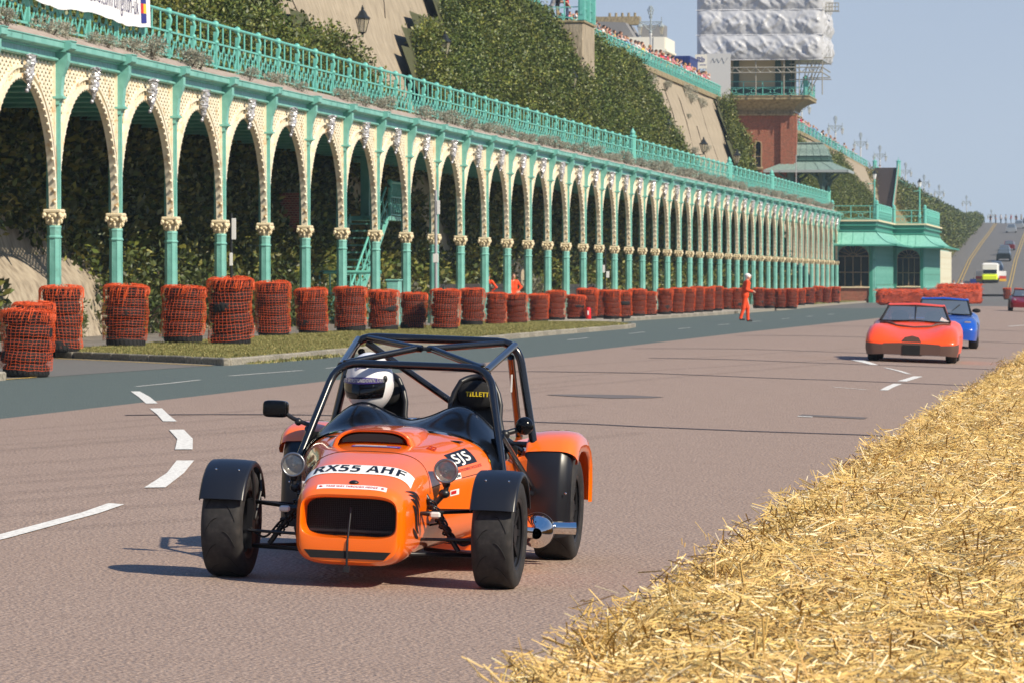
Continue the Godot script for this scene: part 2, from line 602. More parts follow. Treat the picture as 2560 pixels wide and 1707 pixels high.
	var cg := mk("car_glass", Color(0.36, 0.40, 0.44, 0.8), 0.05)
	cg.transparency = BaseMaterial3D.TRANSPARENCY_ALPHA
	cg.cull_mode = BaseMaterial3D.CULL_DISABLED
	mk("iron_black", rgb(26, 30, 30), 0.5)
	mk("lamp_grey", rgb(150, 160, 162), 0.5)
	mk("lamp_white", rgb(222, 224, 224), 0.5)
	mk("banner", rgb(232, 232, 236), 0.7)
	M.banner.cull_mode = BaseMaterial3D.CULL_DISABLED
	mk("banner_blue", rgb(40, 46, 130), 0.6)
	mk("banner_text", rgb(52, 40, 92), 0.6)
	mk("flag_red", rgb(200, 40, 50), 0.6)
	mk("flag_yellow", rgb(236, 196, 40), 0.6)
	mk("container", rgb(36, 56, 122), 0.5)
	mk("container_mark", rgb(224, 178, 60), 0.5)
	var hoard := mk("hoarding", rgb(196, 196, 194), 0.8)
	hoard.roughness = 0.8
	var sheet := mk("sheeting", rgb(186, 188, 193), 0.42)
	sheet.cull_mode = BaseMaterial3D.CULL_DISABLED
	sheet.backlight_enabled = true
	sheet.backlight = Color(0.1, 0.105, 0.11)
	mk("scaffold", rgb(172, 168, 156), 0.45, 0.4)
	mk("beige", rgb(206, 190, 156), 0.85)
	mk("hiviz", rgb(216, 236, 20), 0.6)
	mk("van_white", rgb(228, 228, 226), 0.35)
	mk("van_red", rgb(196, 52, 30), 0.4)
	for q in [["car_dark", rgb(24, 34, 34)], ["car_blue", rgb(58, 76, 104)], ["car_silver", rgb(158, 164, 170)], ["car_red", rgb(118, 22, 26)], ["car_grey", rgb(84, 90, 98)]]:
		mk(q[0], q[1], 0.3, 0.2)
	mk("post_grey", rgb(170, 170, 174), 0.5, 0.3)
	mk("ext_red", rgb(206, 24, 30), 0.3)

func brick_tex(a: Color, b: Color, joint: Color) -> ImageTexture:     # courses of far-off brickwork
	var s := 512
	var im := Image.create(s, s, false, Image.FORMAT_RGB8)
	im.fill(joint)
	var r := RandomNumberGenerator.new()
	r.seed = 77
	for row in 24:
		var y0 := row * s / 24
		var y1 := (row + 1) * s / 24
		for k in 17:
			var c := a.lerp(b, r.randf())
			c = shade(c, r.randf_range(0.85, 1.12))
			var x0 := k * 32 - (16 if row % 2 else 0)
			im.fill_rect(Rect2i(x0 + 2, y0 + 2, 29, y1 - y0 - 4), c)
	return ImageTexture.create_from_image(im)
func _ready() -> void:
	rng.seed = 20240
	# camera: a long lens, 1.57 m above the road, turned 8.2 degrees to the left of the road's line
	var cam := Camera3D.new()
	cam.name = "camera"
	cam.projection = Camera3D.PROJECTION_PERSPECTIVE
	cam.keep_aspect = Camera3D.KEEP_HEIGHT
	cam.fov = 8.873
	cam.near = 0.5
	cam.far = 4000.0
	cam.position = Vector3(0, 1.57, 0)
	cam.rotation = Vector3(deg_to_rad(-0.7995), deg_to_rad(8.2045), 0)
	var lens := CameraAttributesPhysical.new()
	lens.frustum_focal_length = 154.67
	lens.exposure_aperture = 18.0
	lens.frustum_focus_distance = 26.0
	lens.frustum_near = 0.5
	lens.frustum_far = 4000.0
	cam.attributes = lens
	add_child(cam)
	cam.current = true
	# sky, haze and exposure
	var sky_mat := ProceduralSkyMaterial.new()
	sky_mat.sky_top_color = rgb(70, 114, 172)
	sky_mat.sky_horizon_color = rgb(178, 190, 203)
	sky_mat.sky_curve = 0.16
	sky_mat.ground_bottom_color = rgb(120, 112, 104)
	sky_mat.ground_horizon_color = rgb(140, 146, 150)
	sky_mat.sky_energy_multiplier = 1.0
	sky_mat.sky_cover = ntex(91, 0.006, [[0.0, Color(0, 0, 0, 0)], [0.5, Color(0, 0, 0, 0)], [0.75, Color(0.5, 0.52, 0.55, 0.12)], [1.0, Color(0.6, 0.62, 0.65, 0.26)]], 5, 1024)
	sky_mat.sky_cover_modulate = Color(1, 1, 1, 1.0)
	var sky := Sky.new()
	sky.sky_material = sky_mat
	var env := Environment.new()
	env.background_mode = Environment.BG_SKY
	env.sky = sky
	env.ambient_light_source = Environment.AMBIENT_SOURCE_SKY
	env.tonemap_mode = Environment.TONE_MAPPER_LINEAR
	env.tonemap_exposure = 1.22
	env.sdfgi_enabled = true
	env.ssao_enabled = true
	env.ssil_enabled = true
	env.fog_enabled = true
	env.fog_density = 0.00018
	env.fog_light_color = rgb(178, 198, 216)
	var we := WorldEnvironment.new()
	we.name = "world_environment"
	we.environment = env
	add_child(we)
	# sun: high on the right, a little behind the camera
	var sun := DirectionalLight3D.new()
	sun.name = "sun"
	sun.light_energy = 1.6
	sun.light_color = Color(1.0, 0.95, 0.86)
	sun.light_angular_distance = 0.5
	sun.shadow_enabled = true
	sun.directional_shadow_max_distance = 600.0
	add_child(sun)
	var to_sun := Vector3(0.78, 0.72, 0.40).normalized()
	sun.look_at_from_position(to_sun * 50.0, Vector3.ZERO, Vector3.UP)
	make_materials()
	build_ground()
	build_wall()
	build_arcade()
	build_railing()
	build_tower()
	build_pavilion()
	build_far()
	build_hill()
	build_foliage()
	build_under()
	build_car()
	build_driver()
	build_other_cars()
	build_people()
	build_tyres()
	build_furniture()
	build_straw()
func xb(z: float) -> float:                 # where the buff surface meets the green-grey lane
	return minf(-12.5 + 0.0135 * (-z), -10.1)

func kerb_x(z: float) -> float:
	var p := [[20.0, -17.6], [-66.5, -17.6], [-78.4, -16.5], [-82.0, -16.45], [-115.0, -16.45], [-140.0, -16.5], [-145.5, -16.9], [-152.0, -18.6], [-165.0, -19.9], [-206.0, -19.7], [-243.0, -19.8], [-285.0, -21.0], [-345.0, -21.6], [-400.0, -21.6]]
	for i in p.size() - 1:
		if z <= p[i][0] and z >= p[i + 1][0]:
			return lerpf(p[i][1], p[i + 1][1], (z - p[i][0]) / (p[i + 1][0] - p[i][0]))
	return -17.6

func flare_x(z: float) -> float:            # the far side of the drive, where the kerb turns in
	var t := clampf((-z - 78.2) / 7.4, 0.0, 1.0)
	return lerpf(-16.5, -21.6, pow(t, 1.15))

func stations(kind: String, z: float) -> Array:      # where a strip is sampled across
	var r := []
	match kind:
		"road":
			for i in 19:
				r.append(lerpf(xb(z), 7.0, i / 18.0))
		"lane":
			r = [-27.5, -22.0, -19.0, -16.8, -15.0, -13.5, -12.0 if xb(z) > -11.9 else xb(z) - 0.1, xb(z)]
		"far":
			r = [-27.5, -22.0, -16.7, -14.0, -11.0, -9.0, -7.0, -4.0, 0.0, 7.0, 20.0]
		"drive":
			r = [-27.4, -24.0, -21.0, lerpf(-17.6, -16.75, clampf((-z - 66.0) / 12.0, 0.0, 1.0))]
		"near_pavement":
			r = [-27.5, -24.0, -21.0, kerb_x(z) + 0.02]
		"flare":
			r = [flare_x(z), lerpf(flare_x(z), kerb_x(z), 0.5), kerb_x(z)]
		"verge":
			r = [-21.9, -20.0, -18.0, kerb_x(z)]
		"path":
			r = [-27.5, -24.5, -21.9]
		"far_pavement":
			r = [-27.5, -24.0, kerb_x(z)]
		"far_verge":
			r = [-23.3, kerb_x(z) - 0.4]
	return r

func sheet(zs: Array, kind: String, lift: float, uvs := 5.3) -> MB:     # a strip of ground following the camber
	var b := MB.new()
	var w := 0
	for j in zs.size():
		var z: float = zs[j]
		var row := stations(kind, z)
		w = row.size()
		for x in row:
			var y := gy(x, z) + lift
			var e := 0.05
			var nn := Vector3((gy(x - e, z) - gy(x + e, z)) / (2 * e), 1, 0).normalized()
			b.vert(Vector3(x, y, z), nn, Vector2(x / uvs, z / uvs))
	for j in zs.size() - 1:
		for i in w - 1:
			var a := j * w + i
			b.tri(a, a + 1, a + w + 1)
			b.tri(a, a + w + 1, a + w)
	return b

func zrange(a: float, b: float, step: float) -> Array:
	var out := []
	var k := int(ceil(absf(b - a) / step))
	for i in k + 1:
		out.append(lerpf(a, b, float(i) / k))
	return out

func decal(pts: Array, m: Material, called: String, lift: float) -> MeshInstance3D:      # painted shape: pairs of [left, right] points on the road
	var b := MB.new()
	for j in pts.size() - 1:
		var q := []
		for e in [pts[j][0], pts[j][1], pts[j + 1][1], pts[j + 1][0]]:
			q.append(Vector3(e.x, gy(e.x, e.y) + lift, e.y))
		b.quad(q[0], q[1], q[2], q[3]) if (q[1] - q[0]).cross(q[2] - q[0]).y > 0 else b.quad(q[3], q[2], q[1], q[0])
	return struct(called, b, m)

func stripe(path: Array, w: float, m: Material, called: String, lift: float) -> MeshInstance3D:
	var pairs := []
	for i in path.size():
		var a: Vector2 = path[maxi(i - 1, 0)]
		var c: Vector2 = path[mini(i + 1, path.size() - 1)]
		var d := (c - a).normalized().orthogonal() * w * 0.5
		pairs.append([path[i] + d, path[i] - d])
	return decal(pairs, m, called, lift)

func build_ground() -> void:
	var b := MB.new()
	b.quad(Vector3(-2000, -0.9, 200), Vector3(2000, -0.9, 200), Vector3(2000, -0.9, -3500), Vector3(-2000, -0.9, -3500))
	struct("ground", b, M.soil)
	# buff carriageway, green-grey lane beside it, grey tarmac beyond
	struct("road", sheet(zrange(15, -262, 6), "road", 0.0), M.road)
	struct("lane", sheet(zrange(15, -262, 6), "lane", 0.0), M.lane)
	struct("far_road", sheet(zrange(-262, -522, 10), "far", 0.0), M.old_tarmac)
	struct("drive", sheet(zrange(-63.5, -86.5, 1.5), "drive", 0.004), M.old_tarmac)
	# white dashes of a parking bay that swings across the lanes
	var dash := [
		[[Vector2(-6.55, -20.0), Vector2(-6.43, -20.0)], [Vector2(-6.58, -24.6), Vector2(-6.47, -24.6)], [Vector2(-6.68, -27.2), Vector2(-6.57, -27.2)], [Vector2(-6.77, -28.3), Vector2(-6.65, -28.25)]],
		[[Vector2(-6.99, -30.3), Vector2(-6.87, -30.45)], [Vector2(-7.3, -32.4), Vector2(-7.19, -32.5)], [Vector2(-7.67, -34.4), Vector2(-7.55, -34.5)]],
		[[Vector2(-8.13, -36.4), Vector2(-8.0, -36.5)], [Vector2(-8.6, -38.6), Vector2(-8.48, -38.7)], [Vector2(-9.17, -40.8), Vector2(-9.05, -40.9)]],
		[[Vector2(-9.77, -43.2), Vector2(-9.63, -43.2)], [Vector2(-10.38, -45.6), Vector2(-10.26, -45.6)], [Vector2(-11.01, -48.0), Vector2(-10.87, -48.0)]],
		[[Vector2(-11.58, -50.3), Vector2(-11.44, -50.3)], [Vector2(-12.48, -53.8), Vector2(-12.34, -53.8)], [Vector2(-13.38, -57.2), Vector2(-13.23, -57.1)]],
		[[Vector2(-5.56, -83.6), Vector2(-5.36, -84.0)], [Vector2(-5.2, -81.6), Vector2(-5.05, -81.9)], [Vector2(-4.95, -80.0), Vector2(-4.8, -79.9)]],
		[[Vector2(-4.63, -78.2), Vector2(-4.5, -77.8)], [Vector2(-4.28, -76.1), Vector2(-4.16, -75.9)], [Vector2(-3.98, -74.0), Vector2(-3.86, -73.6)]],
		[[Vector2(-3.77, -72.4), Vector2(-3.62, -72.4)], [Vector2(-3.8, -70.4), Vector2(-3.66, -70.4)], [Vector2(-3.83, -68.7), Vector2(-3.69, -68.7)]],
		[[Vector2(-3.8, -67.1), Vector2(-3.67, -67.2)], [Vector2(-3.8, -65.0), Vector2(-3.68, -65.0)], [Vector2(-3.77, -63.1), Vector2(-3.66, -63.2)]]]
	for d in dash:
		decal(d, M.marking, "road_marking", 0.006)
	stripe([Vector2(-14.05, -60.4), Vector2(-14.0, -62.5), Vector2(-14.05, -64.6)], 0.07, M.marking, "road_marking", 0.006)
	stripe([Vector2(-14.2, -67.5), Vector2(-14.0, -69.5), Vector2(-13.8, -71.4)], 0.09, M.marking, "road_marking", 0.006)
	stripe([Vector2(-13.7, -73.0), Vector2(-13.65, -76.0)], 0.07, M.marking, "road_marking", 0.006)
	stripe([Vector2(-3.95, -63.05), Vector2(-4.5, -63.9)], 0.05, M.marking, "road_marking", 0.006)
	for k in 9:
		var z := -96.0 - k * 13.0
		stripe([Vector2(-14.3, z), Vector2(-14.3, z - 4.0)], 0.07, M.marking, "road_marking", 0.006)
	stripe([Vector2(-2.5, -112.0), Vector2(-2.2, -114.5)], 0.12, M.yellow_line, "road_marking", 0.006)
	stripe([Vector2(-4.6, -150.0), Vector2(-3.0, -175.0)], 0.1, M.marking, "road_marking", 0.006)
	# tar-sealed joints right across the carriageway, and a few repairs
	for j in [[-45.6, -10.7, 2.0, 0.05], [-67.8, -10.9, 2.0, 0.055], [-80.0, -9.0, 2.0, 0.06], [-91.0, -10.6, -3.0, 0.05], [-112.0, -10.4, -2.0, 0.07], [-137.0, -10.4, -2.0, 0.08]]:
		var p := []
		for i in 24:
			var x := lerpf(j[1], j[2], i / 23.0)
			p.append(Vector2(x, j[0] + sin(x * 2.1 + j[0]) * 0.1 + sin(x * 7.0) * 0.04))
		stripe(p, j[3] * 4.0, M.tar, "tar_seam", 0.004)
	var patch := [[Vector2(-7.5, -55.0), Vector2(-7.45, -55.3)], [Vector2(-7.1, -54.7), Vector2(-7.0, -55.9)], [Vector2(-6.6, -54.6), Vector2(-6.55, -56.2)], [Vector2(-6.2, -55.4), Vector2(-6.1, -56.0)]]
	decal(patch, M.patch, "road_repair", 0.005)
	decal([[Vector2(-3.98, -50.8), Vector2(-3.98, -51.4)], [Vector2(-3.2, -50.6), Vector2(-3.2, -51.2)]], M.patch, "road_repair", 0.005)
	decal([[Vector2(-3.97, -50.55), Vector2(-3.97, -50.75)], [Vector2(-3.8, -50.5), Vector2(-3.8, -50.7)]], M.marking, "road_marking", 0.006)
	# rubber laid down by turning tyres: faint, streaky
	var rubber := mk("skid", Color(0.12, 0.1, 0.1, 0.5), 0.8)
	rubber.transparency = BaseMaterial3D.TRANSPARENCY_ALPHA
	rubber.albedo_color = Color.WHITE
	rubber.albedo_texture = ntex(92, 0.02, [[0.0, Color(0.1, 0.085, 0.08, 0.0)], [0.42, Color(0.1, 0.085, 0.08, 0.0)], [0.62, Color(0.12, 0.1, 0.095, 0.12)], [1.0, Color(0.1, 0.085, 0.08, 0.22)]], 4, 512)
	rubber.uv1_scale = Vector3(1, 14, 1)
	var arcs := [[-10.5, -31.0, -7.0, -50.0], [-9.6, -30.0, -6.0, -47.0], [-8.9, -27.0, -5.0, -44.0], [-10.9, -36.0, -7.6, -58.0], [-8.0, -24.0, -4.6, -36.0], [-10.8, -40.0, -8.0, -64.0], [-7.7, -22.5, -4.4, -33.0], [-8.4, -26.0, -5.4, -41.0], [-10.0, -33.5, -6.6, -52.0], [-9.3, -60.0, -4.0, -100.0], [-8.2, -56.0, -4.6, -92.0], [-9.9, -70.0, -5.0, -110.0], [-8.6, -29.5, -7.3, -40.0], [-9.9, -36.5, -8.2, -47.0], [-7.5, -27.5, -6.6, -36.0]]
	for a in arcs:
		var wv := MB.new()
		var p0 := Vector2(a[0], a[1])
		var p1 := Vector2(a[2], a[3])
		var mid := (p0 + p1) * 0.5 + Vector2(rng.randf_range(0.3, 0.9), 0)
		var rows := []
		for i in 25:
			var t := i / 24.0
			var q := p0.lerp(mid, t).lerp(mid.lerp(p1, t), t)
			var d := (p1 - p0).normalized().orthogonal() * 0.11
			var row := PackedVector3Array()
			for s in [-1.0, 1.0]:
				var e: Vector2 = q + d * s
				row.append(Vector3(e.x, gy(e.x, e.y) + 0.003, e.y))
			rows.append(row)
		wv.grid(rows, (rows[0][1] - rows[0][0]).cross(rows[1][0] - rows[0][0]).y < 0)
		struct("tyre_mark", wv, rubber)
	# yellow line round the drive mouth
	stripe([Vector2(-17.75, -64.0), Vector2(-17.5, -68.0), Vector2(-17.9, -70.5), Vector2(-19.4, -72.0), Vector2(-21.5, -72.8)], 0.12, M.yellow_line, "road_marking", 0.01)
	stripe([Vector2(-21.3, -84.6), Vector2(-18.8, -81.0), Vector2(-16.7, -77.8)], 0.12, M.yellow_line, "road_marking", 0.01)
	# raised pavement behind the kerbs, in two islands with the drive between
	var top := 0.12
	struct("pavement", sheet(zrange(10, -66.3, 6), "near_pavement", top), M.paving)
	var zz := zrange(-78.3, -85.8, 0.5)
	struct("pavement", sheet(zz, "flare", top), M.soil)
	struct("grass_verge", sheet(zrange(-85.8, -152, 4), "verge", top), M.soil)
	struct("pavement", sheet(zrange(-85.8, -152, 4), "path", top), M.path)
	struct("pavement", sheet(zrange(-152, -345, 6), "far_pavement", top), M.paving)
	struct("grass_verge", sheet(zrange(-284, -336, 6), "far_verge", top + 0.004), M.soil)
	# kerb stones, one by one where they can be told apart
	var kerb := Node3D.new()
	kerb.name = "kerb"
	add_child(kerb)
	kerb.set_meta("kind", "structure")
	var stones := []
	for i in 5:
		var s := MB.new()
		s.bevel(Vector3.ZERO, Vector3(0.14, 0.26, 0.895 + 0.012 * (i % 3)), 0.018 + 0.006 * (i % 2))
		stones.append(s.mesh(M.kerb if i % 2 else M.kerb_dark))
	var run := []
	for z in zrange(-50.0, -66.4, 0.92):
		run.append(Vector2(kerb_x(z), z))
	lay_kerb(kerb, run, stones)
	run = []
	var p := Vector2(-21.6, -85.7)
	while p.y < -77.9:
		run.append(p)
		var q := Vector2(flare_x(p.y + 0.01), p.y + 0.01)
		p += (q - Vector2(flare_x(p.y), p.y)).normalized() * 0.92
		p.x = flare_x(p.y)
	lay_kerb(kerb, run, stones)
	run = []
	p = Vector2(-16.5, -78.12)
	while p.y > -212.0:
		run.append(p)
		var d := Vector2(kerb_x(p.y - 0.5) - kerb_x(p.y), -0.5).normalized()
		p += d * 0.92
		p.x = kerb_x(p.y)
	lay_kerb(kerb, run, stones)
	var far := MB.new()
	for z in zrange(-213, -344, 6):
		var a := Vector3(kerb_x(z), gy(-20, z), z)
		var c := Vector3(kerb_x(z - 5.97), gy(-20, z - 5.97), z - 5.97)
		far.bar(a + Vector3(0.05, 0.01, 0), c + Vector3(0.05, 0.01, 0), 0.26, 0.14)
	struct("kerb_run", far, M.kerb)
	# mown grass on the verge
	var tuft := MB.new()
	tuft.colored = true
	var r := RandomNumberGenerator.new()
	r.seed = 5
	for i in 46:
		var o := Vector3(r.randf_range(-0.22, 0.22), 0, r.randf_range(-0.22, 0.22))
		var d := Vector3(r.randf_range(-1, 1), r.randf_range(0.5, 1.3), r.randf_range(-1, 1)).normalized()
		var side := d.cross(Vector3.UP).normalized() * 0.008
		var h := r.randf_range(0.025, 0.06)
		var g := r.randf()
		tuft.col = Color(0.15, 0.17, 0.04).lerp(Color(0.34, 0.28, 0.1), g * g) * r.randf_range(0.75, 1.2)
		tuft.quad(o - side, o + side, o + side * 0.3 + d * h, o - side * 0.3 + d * h)
	var tm := tuft.mesh(M.blade)
	var spots := []
	for i in 8200:
		var z := -78.6 - pow(r.randf(), 1.2) * 73.0
		var xr := kerb_x(z) - 0.25
		var x := xr - r.randf() * 5.4
		if z > -85.8 and x < flare_x(z) + 0.2:
			continue
		if r.randf() < 0.3 and x < -20.5:
			continue
		spots.append(Transform3D(Basis(Vector3.UP, r.randf() * TAU).scaled(Vector3.ONE * r.randf_range(0.7, 1.25)), Vector3(x, gy(x, z) + 0.12, z)))
	for i in 260:
		var z := -284.0 - r.randf() * 50.0
		spots.append(Transform3D(Basis(Vector3.UP, r.randf() * TAU).scaled(Vector3.ONE * 2.0), Vector3(kerb_x(z) - 0.4 - r.randf() * 1.2, gy(-20, z) + 0.12, z)))
	for i in 60:        # weeds in the gutter
		var z := -79.5 - r.randf() * 8.0
		spots.append(Transform3D(Basis(Vector3.UP, r.randf() * TAU).scaled(Vector3.ONE * r.randf_range(1.0, 1.9)), Vector3(kerb_x(z) + 0.09, gy(-16.4, z), z)))
	var go := scatter("grass", tm, spots)
	go.set_meta("kind", "stuff")
	tag(go, "short dry grass growing on the verge behind the kerb", "grass")
	add_child(go)

func lay_kerb(parent: Node, run: Array, stones: Array) -> void:
	for i in run.size() - 1:
		var a: Vector2 = run[i]
		var c: Vector2 = run[i + 1]
		var m := (a + c) * 0.5
		var o := MeshInstance3D.new()
		o.name = numbered("kerb_stone", parent)
		o.mesh = stones[rng.randi() % stones.size()]
		parent.add_child(o, true)
		var d := (c - a).normalized()
		o.position = Vector3(m.x + 0.03, gy(m.x, m.y) + 0.005 + rng.randf_range(-0.006, 0.006), m.y)
		o.rotation.y = atan2(d.x, d.y)
		o.rotation.z = rng.randf_range(-0.02, 0.02)

func scatter(called: String, m: Mesh, spots: Array, tints := []) -> MultiMeshInstance3D:
	var mm := MultiMesh.new()
	mm.transform_format = MultiMesh.TRANSFORM_3D
	mm.use_colors = tints.size() > 0
	mm.mesh = m
	mm.instance_count = spots.size()
	for i in spots.size():
		mm.set_instance_transform(i, spots[i])
		if tints.size() > 0:
			mm.set_instance_color(i, tints[i])
	var o := MultiMeshInstance3D.new()
	o.name = called
	o.multimesh = mm
	return o

func build_wall() -> void:
	# the battered concrete wall that holds up the cliff, from the beach road to the promenade
	var b := MB.new()
	var f := FastNoiseLite.new()
	f.seed = 3
	f.frequency = 0.08
	var rows := []
	for z in zrange(-20, -520, 3.0):
		var row := PackedVector3Array()
		for i in 13:
			var y := lerpf(-0.5, prom_y(z), i / 12.0)
			row.append(Vector3(wall_x(y) + f.get_noise_2d(z, y * 2.0) * 0.22 * (1.0 if i < 12 else 0.2), y, z))
		rows.append(row)
	b.grid(rows, true)
	var w := thing("retaining_wall", "tall leaning concrete retaining wall behind the arcade deck", "wall")
	part("wall_face", b, M.concrete, w)
	b = MB.new()
	for z in zrange(-60, -516, 4.0):
		b.box(Vector3(-32.6, prom_y(z) + 0.02, z - 2.0), Vector3(0.7, 0.34, 3.99))
	part("coping", b, M.stone, w)
	# construction joints and cracks running up the slope
	for q in [[-160.0, 9.0, 15.0, 2.0], [-186.0, 10.5, 15.2, -5.0], [-181.0, 12.5, 15.2, -3.5], [-291.0, 9.0, 14.8, -4.0], [-300.0, 8.5, 14.6, -3.0], [-307.0, 8.5, 12.4, -1.5], [-316.0, 8.5, 14.8, -2.0], [-326.0, 8.5, 14.8, -3.0]]:
		var c := MB.new()
		for i in 8:
			var y0 := lerpf(q[1], q[2], i / 8.0)
			var y1 := lerpf(q[1], q[2], (i + 1) / 8.0)
			var z0: float = q[0] + q[3] * i / 8.0 + rng.randf_range(-0.08, 0.08)
			var z1: float = q[0] + q[3] * (i + 1) / 8.0
			c.bar(Vector3(wall_x(y0) + f.get_noise_2d(z0, y0 * 2.0) * 0.22, y0, z0), Vector3(wall_x(y1) + f.get_noise_2d(z1, y1 * 2.0) * 0.22, y1, z1), 0.07, 0.05)
		part("crack", c, M.crack, w)
	# promenade and the land behind it
	var p := MB.new()
	rows = []
	for z in zrange(-20, -1000, 20.0):
		rows.append(PackedVector3Array([Vector3(-32.4, prom_y(z), z), Vector3(-40, prom_y(z), z), Vector3(-60, prom_y(z) + 0.2, z), Vector3(-300, prom_y(z) + 0.3, z)]))
	p.grid(rows, true)
	struct("promenade", p, M.paving)
const BAY := 5.7
const SPRING := 3.0          # above the pavement at y = 0.12
const RISE := 2.76
const TOP := 6.23

func arch_pt(a: float, off: float) -> Vector2:       # (z, y) of the arch line, grown outwards by off; a from 0 to PI
	var hw := BAY * 0.5 - 0.17 + off
	return Vector2(-BAY * 0.5 + hw * cos(a), SPRING + (RISE + off) * pow(sin(a), 0.92))

func in_spandrel(z: float, y: float) -> bool:
	if z > -0.1 or z < -BAY + 0.1 or y > TOP - 0.03 or y < SPRING:
		return false
	var hw := BAY * 0.5 - 0.17 + 0.22
	var q := (z + BAY * 0.5) / hw
	if absf(q) >= 1.0:
		return true
	return y > SPRING + (RISE + 0.22) * pow(sqrt(1.0 - q * q), 0.92)

func arch_meshes() -> Dictionary:
	var out := {}
	var steps := 40
	# ribs: a deep inner one with studs, a slim outer one, rungs between them
	for band in [[0.0, 0.085, -0.07, 0.09, "rib"], [0.20, 0.26, -0.05, 0.075, "outer"]]:
		var rib := MB.new()
		for i in steps:
			var a0 := PI * i / steps
			var a1 := PI * (i + 1) / steps
			var p := [arch_pt(a0, band[0]), arch_pt(a1, band[0]), arch_pt(a1, band[1]), arch_pt(a0, band[1])]
			var f := []
			var k := []
			for q in p:
				f.append(Vector3(band[3], q.y, q.x))
				k.append(Vector3(band[2], q.y, q.x))
			rib.quad(f[0], f[1], f[2], f[3])
			rib.quad(k[3], k[2], k[1], k[0])
			rib.quad(k[0], k[1], f[1], f[0])
			rib.quad(f[3], f[2], k[2], k[3])
		out[band[4]] = rib
	var rungs := MB.new()
	for i in 34:
		var a := PI * (i + 0.5) / 34
		var p := arch_pt(a, 0.08)
		var q := arch_pt(a, 0.205)
		rungs.bar(Vector3(0.0, p.y, p.x), Vector3(0.0, q.y, q.x), 0.045, 0.05)
	out.rungs = rungs
	var studs := MB.new()
	for i in 38:
		var a := PI * (i + 0.5) / 38
		var p := arch_pt(a, -0.012)
		studs.ball(Vector3(0.06, p.y, p.x), Vector3(0.04, 0.04, 0.04), 6, 4)
	out.studs = studs
	# openwork: two families of slanting bars, clipped to the spandrels
	var lat := MB.new()
	var pz := 0.31
	var py := 0.165
	for s in [-1.0, 1.0]:
		var c := -8.0
		while c < 12.0:
			c += py
			var start := 1.0
			var t := -6.0
			while t < 0.3:
				t += 0.03
				var ok := in_spandrel(t, c + s * py / pz * t)
				if ok and start > 0.5:
					start = t
				elif not ok and start < 0.5:
					if t - start > 0.06:
						var sx := 0.012 if s > 0 else 0.009
						lat.bar(Vector3(sx - 0.01, c + s * py / pz * start, start), Vector3(sx - 0.01, c + s * py / pz * (t - 0.03), t - 0.03), 0.066, 0.024)
					start = 1.0
	out.lattice = lat
	var edge := MB.new()       # cream strip beside a column
	edge.box(Vector3(0.0, (SPRING + TOP) / 2, 0), Vector3(0.14, TOP - SPRING, 0.06))
	out.edge = edge
	return out

